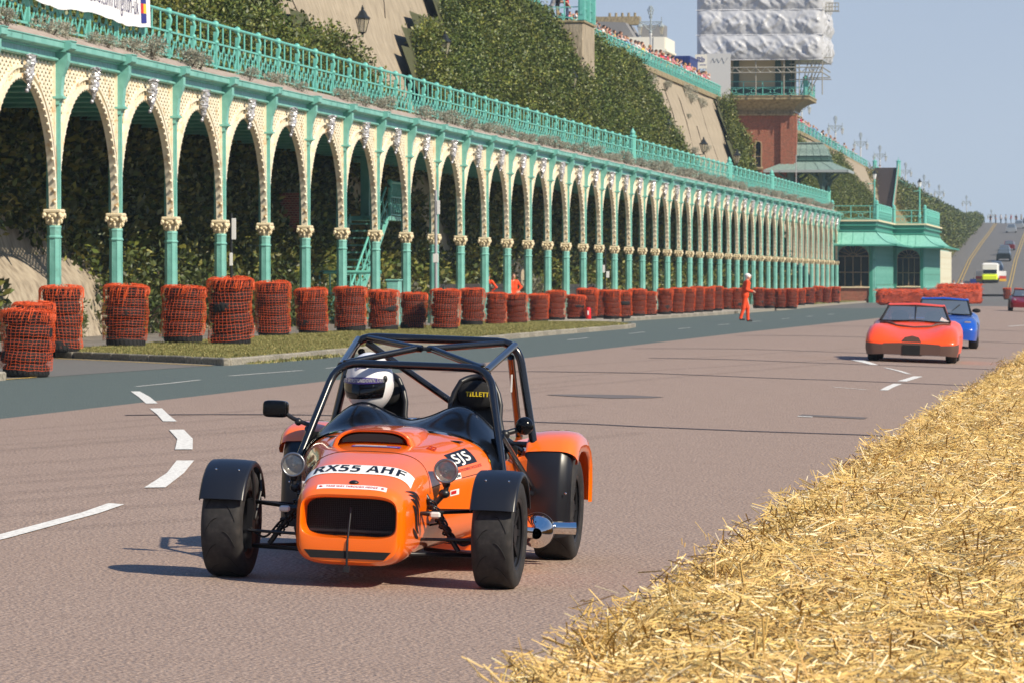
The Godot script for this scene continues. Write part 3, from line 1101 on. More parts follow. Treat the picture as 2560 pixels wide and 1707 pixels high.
func build_arcade() -> void:
	var a := thing("arcade", "long cast-iron arcade of cream pierced arches on teal columns", "arcade")
	var base := 0.12
	# ---- one column
	var shaft := MB.new()
	shaft.facets([Vector2(0.0, 2.64), Vector2(0.155, 2.64), Vector2(0.165, 2.6), Vector2(0.155, 2.57), Vector2(0.15, 2.42), Vector2(0.175, 2.4), Vector2(0.175, 2.37), Vector2(0.15, 2.35), Vector2(0.16, 0.42), Vector2(0.2, 0.36), Vector2(0.2, 0.28), Vector2(0.23, 0.24), Vector2(0.23, 0.0)], 8, PI / 8)
	for s in 8:
		var w := TAU * s / 8 + PI / 8
		shaft.bar(Vector3(0.154 * cos(w), 0.44, 0.154 * sin(w)), Vector3(0.147 * cos(w), 2.34, 0.147 * sin(w)), 0.014, 0.014)
	var shaft_m := shaft.mesh(M.teal)
	var cap := MB.new()
	cap.lathe([Vector2(0.15, 2.64), Vector2(0.165, 2.66), Vector2(0.15, 2.69), Vector2(0.165, 2.78), Vector2(0.2, 2.86), Vector2(0.24, 2.91), Vector2(0.0, 2.92)], 16, true)
	cap.bevel(Vector3(0, 2.955, 0), Vector3(0.47, 0.08, 0.47), 0.02)
	for s in 8:
		var w := TAU * s / 8
		var d := Vector3(cos(w), 0, sin(w))
		cap.ball(d * 0.185 + Vector3(0, 2.74, 0), Vector3(0.045, 0.07, 0.045), 7, 5)
		cap.ball(d * 0.215 + Vector3(0, 2.79, 0), Vector3(0.035, 0.03, 0.035), 6, 4)
		var w2 := w + PI / 8
		cap.ball(Vector3(cos(w2), 0, sin(w2)) * 0.21 + Vector3(0, 2.84, 0), Vector3(0.05, 0.045, 0.05), 7, 5)
	for s in 4:
		var w := TAU * s / 4 + PI / 4
		var d := Vector3(cos(w), 0, sin(w))
		cap.ball(d * 0.29 + Vector3(0, 2.87, 0), Vector3(0.06, 0.06, 0.06), 8, 6)
		cap.ball(d * 0.325 + Vector3(0, 2.83, 0), Vector3(0.03, 0.04, 0.03), 6, 4)
	for i in cap.v.size():
		cap.v[i] = cap.v[i] * Vector3(0.86, 1, 0.86)
	var cap_m := cap.mesh(M.capital)
	var pil := MB.new()
	pil.box(Vector3(-0.02, (SPRING + 5.5) / 2, 0), Vector3(0.26, 5.5 - SPRING, 0.165))
	pil.box(Vector3(0.12, (SPRING + 5.5) / 2, 0), Vector3(0.05, 5.5 - SPRING, 0.11))
	var pil_m := pil.mesh(M.teal)
	var bra := MB.new()
	bra.prism(PackedVector2Array([Vector2(-0.1, 5.28), Vector2(0.14, 5.28), Vector2(0.16, 5.36), Vector2(0.22, 5.42), Vector2(0.22, 5.47), Vector2(0.19, 5.5), Vector2(0.19, 5.62), Vector2(0.22, 5.9), Vector2(0.3, 6.1), Vector2(0.34, 6.23), Vector2(0.34, TOP + 0.2), Vector2(-0.1, TOP + 0.2)]), -0.13, 0.13)
	bra.box(Vector3(0.1, 5.44, 0), Vector3(0.3, 0.05, 0.32))
	var bra_m := bra.mesh(M.teal)
	var block := MB.new()
	block.prism(PackedVector2Array([Vector2(-0.1, TOP + 0.2), Vector2(0.32, TOP + 0.2), Vector2(0.34, TOP + 0.225), Vector2(0.42, TOP + 0.26), Vector2(0.44, TOP + 0.28), Vector2(0.44, TOP + 0.415), Vector2(0.46, TOP + 0.43), Vector2(0.46, TOP + 0.45), Vector2(-0.1, TOP + 0.45)]), -0.25, 0.25)
	var block_m := block.mesh(M.teal)
	# ---- one arch
	var am := arch_meshes()
	var rib_m: Mesh = am.rib.mesh(M.cream)
	var outer_m: Mesh = am.outer.mesh(M.cream)
	var rung_m: Mesh = am.rungs.mesh(M.cream)
	var stud_m: Mesh = am.studs.mesh(M.cream)
	var lat_m: Mesh = am.lattice.mesh(M.cream)
	var edge_m: Mesh = am.edge.mesh(M.cream)
	# ---- one length of cornice
	var lo := MB.new()
	lo.prism(PackedVector2Array([Vector2(-0.2, TOP), Vector2(0.12, TOP), Vector2(0.15, TOP + 0.02), Vector2(0.15, TOP + 0.06), Vector2(0.1, TOP + 0.075), Vector2(-0.2, TOP + 0.075)]), -BAY + 0.14, -0.14)
	var lo_m := lo.mesh(M.teal)
	var fr := MB.new()
	fr.box(Vector3(-0.05, TOP + 0.1375, -BAY / 2), Vector3(0.25, 0.123, BAY - 0.28))
	var fr_m := fr.mesh(M.frieze)
	var up := MB.new()
	up.prism(PackedVector2Array([Vector2(-0.3, TOP + 0.2), Vector2(0.12, TOP + 0.2), Vector2(0.17, TOP + 0.21), Vector2(0.17, TOP + 0.235), Vector2(0.22, TOP + 0.25), Vector2(0.29, TOP + 0.265), Vector2(0.3, TOP + 0.28), Vector2(0.3, TOP + 0.4), Vector2(0.32, TOP + 0.41), Vector2(0.32, TOP + 0.43), Vector2(0.26, TOP + 0.44), Vector2(-0.3, TOP + 0.44)]), -BAY + 0.25, -0.25)
	var up_m := up.mesh(M.teal)
	var joist := MB.new()
	joist.box(Vector3(-3.3, 5.96, 0), Vector3(6.2, 0.34, 0.1))
	joist.box(Vector3(-3.3, 5.77, 0), Vector3(6.2, 0.035, 0.3))
	joist.tube([Vector3(-5.2, 5.84, 0), Vector3(-5.6, 5.5, 0), Vector3(-5.75, 5.0, 0), Vector3(-5.6, 4.7, 0)], 0.035, 6)
	var joist_m := joist.mesh(M.teal)
	var rust := []
	for q in 3:
		var rm := MB.new()
		var poly := PackedVector2Array()
		for e in [[0.0, 0.0], [0.018, -0.12], [0.03, -0.4], [0.024, -0.8], [0.012, -1.2 - 0.4 * q], [-0.004, -1.5 - 0.4 * q], [-0.02, -1.0], [-0.03, -0.5], [-0.016, -0.1]]:
			poly.append(Vector2(e[0] + 0.004 * sin(e[1] * 9.0 + q), e[1]))
		rm.prism(poly, 0.0, 0.004, Basis(Vector3.UP, PI / 2))
		rust.append(rm.mesh(M.rust))
	var foil := foil_meshes()
	for k in range(-6, 46):
		var z := col_z(k)
		var c := hub("column", a, Vector3(ARC, base + fall(z) * 0.3, z))
		part("shaft", shaft_m, M.teal, c)
		part("capital", cap_m, M.capital, c)
		if k in [0, 2, 5, 7, 9, 10, 12, 14, 21, 27, 34]:       # rust run down from the brackets
			var ru := part("rust_streak", rust[k % 3], M.rust, c)
			ru.position = Vector3(0.073, 5.1 if k % 2 else 4.4, -0.115 if k % 3 else 0.115)
		part("pilaster", pil_m, M.teal, c)
		part("bracket", bra_m, M.teal, c)
		part("cornice_block", block_m, M.teal, c)
		if k == 45:
			break
		var l := (z - col_z(k + 1)) / BAY
		var h := hub("arch", a, Vector3(ARC, base, z))
		h.scale = Vector3(1, 1, l)
		part("inner_rib", rib_m, M.cream, h)
		part("outer_rib", outer_m, M.cream, h)
		part("rungs", rung_m, M.cream, h).set_meta("kind", "stuff")
		part("studs", stud_m, M.cream, h).set_meta("kind", "stuff")
		part("lattice", lat_m, M.cream, h).set_meta("kind", "stuff")
		part("edge_strip", edge_m, M.cream, h).position.z = -0.115
		part("edge_strip", edge_m, M.cream, h).position.z = -BAY + 0.115
		var s := hub("cornice", a, Vector3(ARC, base, z))
		s.scale = Vector3(1, 1, l)
		part("lower_moulding", lo_m, M.teal, s)
		part("frieze", fr_m, M.frieze, s)
		part("upper_moulding", up_m, M.teal, s)
		for j in 2:
			var o := part("joist", joist_m, M.teal, a)
			o.position = Vector3(ARC, base, z - (j + 0.5) * l * BAY / 2.0)
		if k < -1:
			continue
		# lamps on the keystones, wrapped in foil for the day
		var w := MeshInstance3D.new()
		w.name = numbered("foil_wrapped_lamp")
		w.mesh = foil[posmod(k, foil.size())]
		add_child(w, true)
		w.position = Vector3(ARC + 0.1, base, z - l * BAY * 0.5)
		w.rotation.y = rng.randf_range(-0.3, 0.3)
		tag(w, "silver foil bundle hanging at the crown of the %s arch from the left" % nth(k + 2), "wrapped lamp", "foil-wrapped lamps on the arches")
	# deck, its edge beam and the sloping ledge above the cornice
	var d := MB.new()
	d.box(Vector3(ARC - 3.15, 6.42, -198), Vector3(5.6, 0.34, 296))
	part("deck", d, M.teal, a)
	d = MB.new()
	var rows := []
	for z in zrange(-84, -346, 2.0):
		rows.append(PackedVector3Array([Vector3(ARC + 0.2, base + TOP + 0.425, z), Vector3(ARC - 0.1 + rng.randf_range(-0.03, 0.03), 6.88 + rng.randf_range(-0.02, 0.03), z), Vector3(ARC - 0.55, 7.05 + rng.randf_range(-0.03, 0.05), z), Vector3(ARC - 0.95, 7.2, z), Vector3(ARC - 1.1, 7.2, z)]))
	d.grid(rows, true)
	part("ledge", d, M.ledge, a)
	d = MB.new()
	d.box(Vector3(ARC - 3.6, 6.9, -198), Vector3(5.0, 0.5, 296))
	part("walkway", d, M.paving, a)

func foil_meshes() -> Array:
	var out := []
	for q in 4:
		var b := MB.new()
		var r := RandomNumberGenerator.new()
		r.seed = 40 + q
		var rows := []
		for j in 29:
			var t := j / 28.0
			var y := lerpf(5.5, 6.25, t)
			var rad := 0.05 + 0.065 * smoothstep(0.0, 0.45, t) - 0.02 * absf(sin(t * 9.0 + q)) + 0.02 * smoothstep(0.8, 1.0, t)
			if j == 0 or j == 28:
				rad = 0.02
			var row := PackedVector3Array()
			for i in 14:
				var w := TAU * i / 14
				var k := rad * r.randf_range(0.7, 1.25)
				row.append(Vector3(0.08 + 0.06 * t + cos(w) * k, y + r.randf_range(-0.015, 0.015), sin(w) * k + 0.02 * sin(t * 5.0)))
			rows.append(row)
		for j in 28:
			for i in 14:
				b.quad(rows[j][i], rows[j + 1][i], rows[j + 1][(i + 1) % 14], rows[j][(i + 1) % 14])
		b.ball(Vector3(0.05, 5.47, 0.02), Vector3(0.05, 0.05, 0.05), 6, 4)
		out.append(b.mesh(M.foil))
	return out

func rail_panel(root: Node3D, l: float, bars: int, units: int) -> void:
	var b := MB.new()
	b.box(Vector3(0, 0.5, 0), Vector3(0.09, 1.0, 0.11))
	b.ball(Vector3(0, 1.2, 0), Vector3(0.1, 0.1, 0.07), 10, 8)
	b.ball(Vector3(0.02, 0.72, 0), Vector3(0.08, 0.07, 0.08), 8, 6)
	b.tube([Vector3(0, 0.8, 0), Vector3(0.05, 0.9, 0.0), Vector3(0.06, 1.0, 0.0), Vector3(0.0, 1.15, 0)], 0.045, 6)
	b.tube([Vector3(-0.02, 0.9, 0), Vector3(-0.12, 0.5, 0), Vector3(-0.3, 0.02, 0)], 0.02, 5)
	part("post", b, M.teal_rail, root)
	b = MB.new()
	b.tube([Vector3(0, 1.2, 0), Vector3(0, 1.2, -l)], 0.042, 8, false)
	part("top_rail", b, M.teal_rail, root)
	b = MB.new()
	b.box(Vector3(0, 0.69, -l / 2), Vector3(0.05, 0.045, l))
	part("middle_rail", b, M.teal_rail, root)
	b = MB.new()
	b.box(Vector3(0, 0.08, -l / 2), Vector3(0.05, 0.05, l))
	part("bottom_rail", b, M.teal_rail, root)
	b = MB.new()
	for i in bars:
		var z := -l * (i + 1) / (bars + 1)
		b.tube([Vector3(0, 0.7, z), Vector3(0, 1.18, z)], 0.027, 6, false)
	part("balusters", b, M.teal_rail, root).set_meta("kind", "stuff")
	b = MB.new()
	var w := l / units
	for i in units:
		var z := -w * i
		b.bar(Vector3(0, 0.09, z - w * 0.5), Vector3(0, 0.46, z - w * 0.1), 0.05, 0.03)
		b.bar(Vector3(0, 0.09, z - w * 0.5), Vector3(0, 0.46, z - w * 0.9), 0.05, 0.03)
		b.bar(Vector3(0, 0.68, z - w * 0.5), Vector3(0, 0.3, z - w * 0.12), 0.03, 0.02)
		b.bar(Vector3(0, 0.68, z - w * 0.5), Vector3(0, 0.3, z - w * 0.88), 0.03, 0.02)
		b.ball(Vector3(0, 0.58, z - w * 0.5), Vector3(0.02, 0.1, 0.06), 6, 5)
	part("lattice", b, M.teal_rail, root).set_meta("kind", "stuff")

func build_railing() -> void:
	var r := thing("deck_railing", "teal cast-iron railing running along the top of the arcade", "railing", Vector3(ARC - 0.95, 7.2, 0))
	var proto := hub("railing_panel", r)
	rail_panel(proto, 2.85, 2, 4)
	var z := -84.0
	var k := 0
	while z > -345.0:
		var o: Node3D = proto
		if k > 0:
			o = proto.duplicate()
			o.name = numbered("railing_panel", r)
			r.add_child(o, true)
		o.position = Vector3(0, 0, z)
		z -= 2.85
		k += 1
	for q in [-212.0, -262.0, -292.0, -345.0]:
		var b := MB.new()
		b.facets([Vector2(0.16, 0.0), Vector2(0.16, 1.25), Vector2(0.2, 1.28), Vector2(0.2, 1.34), Vector2(0.12, 1.4), Vector2(0.14, 1.5), Vector2(0.0, 1.75)], 8)
		part("newel_post", b, M.teal_rail, r).position = Vector3(0, 0, q)
	# upper promenade railing
	var u := thing("promenade_railing", "teal railing along the clifftop promenade left of the wrapped tower", "railing", Vector3(-32.45, 15.4, 0))
	var up := hub("railing_panel", u)
	rail_panel(up, 1.9, 2, 2)
	up.scale.y = 0.88
	z = -226.0
	k = 0
	while z > -337.0:
		if z > -244.0 and z < -236.5:
			z -= 1.9
			continue
		var o: Node3D = up
		if k > 0:
			o = up.duplicate()
			o.name = numbered("railing_panel", u)
			u.add_child(o, true)
		o.position = Vector3(0, 0, z)
		z -= 1.9
		k += 1
	var v := thing("promenade_railing", "teal railing descending along the clifftop right of the tower", "railing", Vector3(-32.45, 0, 0))
	z = -356.0
	while z > -740.0:
		if not (z < -518.0 and z > -536.0):
			var o: Node3D = up.duplicate()
			o.name = numbered("railing_panel", v)
			v.add_child(o, true)
			o.position = Vector3(0, prom_y(z) - 0.05, z)
			o.scale = Vector3(1, 0.9, 2.4)
		z -= 1.9 * 2.4
func text_mb(t: String, size: float, depth: float, font := "Droid Sans", bold := false) -> MB:      # lettering in the xy plane, centred
	var tm := TextMesh.new()
	var sf := SystemFont.new()
	sf.font_names = PackedStringArray([font])
	if bold:
		sf.font_weight = 700
	tm.font = sf
	tm.text = t
	tm.font_size = 64
	tm.pixel_size = size / 64.0
	tm.depth = depth
	var b := MB.new()
	b.add(tm)
	return b

func ring(b: MB, o: Vector3, r: float, t: float, u: Vector3, w: Vector3, seg := 12) -> void:
	var p := []
	for i in seg + 1:
		var a := TAU * i / seg
		p.append(o + u * r * cos(a) + w * r * sin(a))
	b.tube(p, t, 5, false)

func ring_rail(root: Node3D, called: String, l: float, m: Material) -> Node3D:         # railing with rings and crosses, along +x from the origin
	var h := hub(called, root)
	var b := MB.new()
	for i in int(l / 1.5) + 1:
		b.box(Vector3(minf(i * 1.5, l), 0.55, 0), Vector3(0.07, 1.1, 0.07))
	part("posts", b, m, h).set_meta("kind", "stuff")
	b = MB.new()
	for y in [0.06, 0.62, 1.08]:
		b.box(Vector3(l / 2, y, 0), Vector3(l, 0.05, 0.05))
	part("rails", b, m, h).set_meta("kind", "stuff")
	b = MB.new()
	for i in int(l / 1.5):
		var x := i * 1.5 + 0.75
		ring(b, Vector3(x, 0.34, 0), 0.17, 0.025, Vector3.RIGHT, Vector3.UP)
		for s in [[-1, -1], [-1, 1], [1, -1], [1, 1]]:
			b.bar(Vector3(x + s[0] * 0.13, 0.34 + s[1] * 0.12, 0), Vector3(x + s[0] * 0.7, 0.34 + s[1] * 0.26, 0), 0.03, 0.03, Vector3.BACK)
	part("rings", b, m, h).set_meta("kind", "stuff")
	return h

func build_tower() -> void:
	var t := thing("lift_tower", "brick lift tower wrapped in scaffolding and grey plastic sheeting", "tower", Vector3(-30.2, 0, -347.5))
	var b := MB.new()
	b.box(Vector3(0, 10.4, 0), Vector3(5.3, 8.4, 5.6))
	part("brick_shaft", b, M.brick, t)
	b = MB.new()
	b.box(Vector3(2.35, 10.75, 2.9), Vector3(1.05, 7.7, 0.35))
	b.box(Vector3(2.85, 10.75, 2.35), Vector3(0.4, 7.7, 1.0))
	b.box(Vector3(-2.45, 10.75, 2.88), Vector3(0.9, 7.7, 0.3))
	part("corner_pier", b, M.brick, t)
	b = MB.new()
	b.box(Vector3(0.55, 7.9, 2.92), Vector3(2.5, 2.9, 0.3))
	part("plinth", b, M.brick, t)
	# slit window with a round head and a sloping sill
	var w := hub("window", t, Vector3(0.05, 10.4, 2.82))
	b = MB.new()
	b.box(Vector3(0, 0.9, 0), Vector3(0.42, 1.8, 0.08))
	b.prism(half_round(0.21, 8), -0.04, 0.04, Basis.IDENTITY, Vector3(0, 1.8, 0))
	part("pane", b, M.glass_dark, w)
	b = MB.new()
	for s in [-1.0, 1.0]:
		b.box(Vector3(s * 0.25, 0.9, 0.03), Vector3(0.09, 1.8, 0.12))
	b.box(Vector3(0, 0.85, 0.05), Vector3(0.42, 0.05, 0.06))
	var arc := []
	for i in 9:
		arc.append(Vector3(0.25 * cos(PI * i / 8), 1.8 + 0.25 * sin(PI * i / 8), 0.03))
	b.tube(arc, 0.05, 5)
	part("frame", b, M.frame_brown, w)
	b = MB.new()
	b.box(Vector3(0, -0.08, 0.12), Vector3(0.75, 0.14, 0.35), Basis(Vector3.RIGHT, 0.3))
	part("sill", b, M.stone, w)
	# flared stone cornice carrying the balcony
	b = MB.new()
	for q in [[2.95, 14.45, 14.6], [2.8, 14.6, 14.8]]:
		b.box(Vector3(0, (q[1] + q[2]) / 2, 0), Vector3(q[0] * 2, q[2] - q[1] - 0.004, q[0] * 2 + 0.3))
	var prof := [[2.85, 14.8], [2.95, 15.05], [3.2, 15.3], [3.65, 15.55], [4.1, 15.68], [4.1, 15.92]]
	for i in prof.size() - 1:
		var o: float = prof[i][0]
		var p: float = prof[i + 1][0]
		var y0: float = prof[i][1]
		var y1: float = prof[i + 1][1]
		for s in [[Vector3(-1, 0, 1), Vector3(1, 0, 1)], [Vector3(1, 0, 1), Vector3(1, 0, -1)], [Vector3(-1, 0, -1), Vector3(-1, 0, 1)]]:
			b.quad(s[0] * o + Vector3(0, y0, 0), s[1] * o + Vector3(0, y0, 0), s[1] * p + Vector3(0, y1, 0), s[0] * p + Vector3(0, y1, 0))
	b.box(Vector3(0, 15.95, 0), Vector3(8.3, 0.08, 8.3))
	part("cornice", b, M.stone, t)
	# balcony railing
	var r := ring_rail(t, "balcony_railing", 8.0, M.teal_rail)
	r.position = Vector3(-4.0, 16.0, 4.0)
	var r2 := ring_rail(t, "balcony_railing", 8.0, M.teal_rail)
	r2.position = Vector3(4.0, 16.0, 4.0)
	r2.rotation.y = PI / 2
	b = MB.new()
	b.facets([Vector2(0.2, 15.95), Vector2(0.2, 17.3), Vector2(0.26, 17.35), Vector2(0.0, 17.6)], 8)
	part("corner_post", b, M.teal_rail, t).position = Vector3(3.85, 0, 3.85)
	# the room behind the balcony
	b = MB.new()
	b.box(Vector3(0, 17.6, 0), Vector3(5.2, 3.3, 5.4))
	part("upper_room", b, M.beige, t)
	b = MB.new()
	for x in [-2.5, -1.7, 1.6, 2.4]:
		b.facets([Vector2(0.22, 16.0), Vector2(0.2, 19.2)], 8)
		b.box(Vector3(x, 17.5, 2.78), Vector3(0.45, 3.2, 0.2))
	b.box(Vector3(0, 16.35, 2.76), Vector3(5.1, 0.7, 0.16))
	b.box(Vector3(2.72, 17.5, 1.8), Vector3(0.2, 3.2, 0.5))
	part("pilasters", b, M.copper_dark, t)
	# scaffolding below the sheeting
	b = MB.new()
	for y in [19.2, 18.15, 17.75]:
		b.tube([Vector3(-4.4, y, 4.6), Vector3(5.2, y, 4.6)], 0.05, 5)
		b.tube([Vector3(5.2, y, 4.6), Vector3(5.2, y, -4)], 0.05, 5)
	for i in 12:
		var x0 := -4.4 + i * 0.8
		b.tube([Vector3(x0, 17.75, 4.6), Vector3(x0 + 0.4, 18.15, 4.6), Vector3(x0 + 0.8, 17.75, 4.6)], 0.04, 5)
	for x in [-4.4, -2.2, 0.0, 2.2, 3.4, 4.4, 5.2]:
		b.tube([Vector3(x, 16.0, 4.5), Vector3(x, 31, 4.5)], 0.045, 5)
	for i in 5:
		b.tube([Vector3(3.3 + i * 0.18, 15.9, 3.6), Vector3(4.1 + i * 0.32, 18.6, 4.4)], 0.04, 5)
	for y in [17.2, 18.4, 18.9]:
		b.tube([Vector3(2.6, y, 4.3), Vector3(5.9, y, 4.3)], 0.045, 5)
	b.box(Vector3(4.5, 18.45, 4.0), Vector3(2.6, 0.06, 0.7))
	b.box(Vector3(4.9, 17.35, 3.7), Vector3(1.6, 0.06, 0.5))
	b.box(Vector3(5.6, 22.6, 3.0), Vector3(1.6, 0.06, 1.2))
	b.tube([Vector3(4.9, 23.2, 3.6), Vector3(6.4, 23.2, 3.6)], 0.04, 5)
	b.tube([Vector3(4.9, 22.9, 3.6), Vector3(6.4, 22.9, 3.6)], 0.04, 5)
	for i in 7:
		b.tube([Vector3(4.9 + i * 0.25, 22.6, 3.6), Vector3(4.9 + i * 0.25, 23.2, 3.6)], 0.03, 4)
	part("scaffolding", b, M.scaffold, t)
	# plastic sheeting tied to the poles, billowing between the ties
	var f := FastNoiseLite.new()
	f.seed = 12
	f.frequency = 0.55
	var f2 := FastNoiseLite.new()
	f2.seed = 13
	f2.frequency = 1.9
	for side in [["front", 9.8, 5.0], ["sea", 9.0, 5.1]]:
		b = MB.new()
		var rows := []
		var nx := 90
		for j in 131:
			var y := lerpf(18.75, 31.0, j / 130.0)
			var row := PackedVector3Array()
			var ty := absf(sin((y - 18.75) / 1.95 * PI))
			for i in nx + 1:
				var s := lerpf(0.0, side[1], i / float(nx))
				var tx := absf(sin(s / 1.95 * PI))
				var crease := pow(1.0 - minf(absf(f.get_noise_3d(s * 0.8 + y * 0.5, y * 0.7, side[2])) * 1.8, 1.0), 3.0) * 0.5 + pow(1.0 - minf(absf(f.get_noise_3d(s * 0.8 - y * 0.6, y * 0.6, 30.0)) * 1.8, 1.0), 3.0) * 0.5
				var d := 0.17 * pow(ty, 0.5) * (0.4 + 0.6 * pow(tx, 0.4)) + 0.3 * crease * (0.25 + 0.75 * ty) + 0.05 * absf(f2.get_noise_2d(s * 1.3, y * 0.35))
				var e := minf(minf(s, side[1] - s) * 3.0, 1.0)
				d *= e
				row.append(Vector3(-4.6 + s, y, 4.62 + d) if side[0] == "front" else Vector3(5.18 + d, y, 4.62 - s))
			rows.append(row)
		b.grid(rows)
		part("sheeting", b, M.sheeting, t)
		b = MB.new()
		for k in 7:
			var y := 18.75 + 1.95 * k
			if side[0] == "front":
				b.tube([Vector3(-4.7, y, 4.7), Vector3(5.3, y, 4.7)], 0.03, 5)
			else:
				b.tube([Vector3(5.27, y, 4.7), Vector3(5.27, y, -4.3)], 0.03, 5)
		part("tie_rail", b, M.white_plastic, t)
	b = MB.new()
	b.quad(Vector3(-4.6, 18.75, 4.62), Vector3(-4.6, 31, 4.62), Vector3(-4.6, 31, -4.4), Vector3(-4.6, 18.75, -4.4))
	b.quad(Vector3(-4.6, 18.8, 4.5), Vector3(-4.6, 18.8, -4.4), Vector3(5.1, 18.8, -4.4), Vector3(5.1, 18.8, 4.5))
	part("sheeting", b, M.sheeting, t)
	# copper-roofed shelter on the seaward side of the tower
	var s := thing("lift_shelter", "copper-roofed shelter on posts beside the brick lift tower", "shelter", Vector3(-26.35, 0, -346.6))
	b = MB.new()
	var prof2 := [[3.3, 10.0], [3.3, 10.16], [1.9, 10.75], [1.72, 10.85]]
	hip(b, prof2, 1.0)
	part("lower_roof", b, M.copper, s)
	b = MB.new()
	hip(b, [[1.78, 10.8], [1.85, 10.95], [1.7, 11.05], [1.7, 11.3]], 1.0)
	part("band", b, M.copper_dark, s)
	b = MB.new()
	hip(b, [[1.75, 11.3], [1.62, 11.45], [1.5, 11.85], [1.15, 12.2], [0.7, 12.3]], 1.0)
	b.box(Vector3(0, 12.33, 0), Vector3(2.4, 0.1, 2.4))
	part("upper_roof", b, M.copper, s)
	b = MB.new()
	b.box(Vector3(0, 10.06, 3.34), Vector3(6.5, 0.2, 0.09))
	b.box(Vector3(3.34, 10.06, 0), Vector3(0.09, 0.2, 6.7))
	part("gutter", b, M.lamp_grey, s)
	for x in [-1.2, 1.3]:
		for z in [2.6, -2.6]:
			b = MB.new()
			b.x = Transform3D(Basis.IDENTITY, Vector3(x, 0, z))
			b.facets([Vector2(0.26, 7.2), Vector2(0.26, 7.7), Vector2(0.2, 7.8), Vector2(0.2, 9.1), Vector2(0.3, 9.3), Vector2(0.3, 10.0)], 8)
			for k in [-1.0, 1.0]:
				b.tube([Vector3(k * 0.15, 8.9, 0), Vector3(k * 0.35, 9.5, 0), Vector3(k * 0.95, 9.95, 0)], 0.1, 6)
			part("post", b, M.copper_dark, s)
	# flagpole in front of the shelter
	b = MB.new()
	b.tube([Vector3(0, 7.2, 0), Vector3(0, 11.3, 0)], 0.04, 6)
	solo("flagpole", b, M.post_grey, "thin bare pole standing in front of the copper-roofed shelter", "pole", "", Vector3(-27.0, 0, -342.5))

func hip(b: MB, prof: Array, k: float) -> void:        # a square hipped roof: [half width, height] upwards
	for i in prof.size() - 1:
		var o: float = prof[i][0]
		var p: float = prof[i + 1][0]
		var y0: float = prof[i][1]
		var y1: float = prof[i + 1][1]
		var c := [Vector3(-1, 0, k), Vector3(1, 0, k), Vector3(1, 0, -k), Vector3(-1, 0, -k)]
		for s in 4:
			var e: Vector3 = c[s]
			var f: Vector3 = c[(s + 1) % 4]
			b.quad(e * o + Vector3(0, y0, 0), f * o + Vector3(0, y0, 0), f * p + Vector3(0, y1, 0), e * p + Vector3(0, y1, 0))
			for q in range(1, 6):       # standing seams
				var t := q / 6.0
				b.bar(e.lerp(f, t) * o + Vector3(0, y0 + 0.01, 0), e.lerp(f, t) * p + Vector3(0, y1 + 0.01, 0), 0.05, 0.05)

func half_round(r: float, seg: int) -> PackedVector2Array:
	var p := PackedVector2Array()
	for i in seg + 1:
		p.append(Vector2(r * cos(PI * i / seg), r * sin(PI * i / seg)))
	return p

func big_window(root: Node3D, x0: float, x1: float, z: float) -> void:       # tall round-headed window facing the camera
	var w := hub("window", root, Vector3((x0 + x1) / 2, 0, z))
	var hw := (x1 - x0) / 2
	var b := MB.new()
	b.box(Vector3(0, 2.2, -0.25), Vector3(hw * 2, 2.4, 0.05))
	b.prism(half_round(hw, 16), -0.27, -0.23, Basis.from_scale(Vector3(1, 0.72, 1)), Vector3(0, 3.4, 0))
	part("pane", b, M.glass_dark, w)
	b = MB.new()
	for i in 5:
		var x := lerpf(-hw, hw, i / 4.0)
		b.box(Vector3(x, 2.2, -0.18), Vector3(0.06 if i % 4 else 0.1, 2.4, 0.08))
	for y in [1.05, 2.15, 3.4]:
		b.box(Vector3(0, y, -0.16), Vector3(hw * 2, 0.07, 0.07))
	var arc := []
	for i in 15:
		arc.append(Vector3(hw * cos(PI * i / 14), 3.4 + hw * 0.72 * sin(PI * i / 14), -0.16))
	b.tube(arc, 0.05, 5)
	var small := []
	for i in 11:
		small.append(Vector3(0.28 * cos(PI * i / 10), 3.42 + 0.22 * sin(PI * i / 10), -0.16))
	b.tube(small, 0.03, 5)
	for i in range(1, 7):
		var a := PI * i / 7
		b.tube([Vector3(0.28 * cos(a), 3.42 + 0.22 * sin(a), -0.16), Vector3(hw * cos(a), 3.4 + hw * 0.72 * sin(a), -0.16)], 0.025, 4)
	part("frame", b, M.frame_brown, w)
	b = MB.new()
	b.bevel(Vector3(0, 0.98, -0.02), Vector3(hw * 2 + 0.1, 0.1, 0.4), 0.02)
	part("sill", b, M.sill, w)

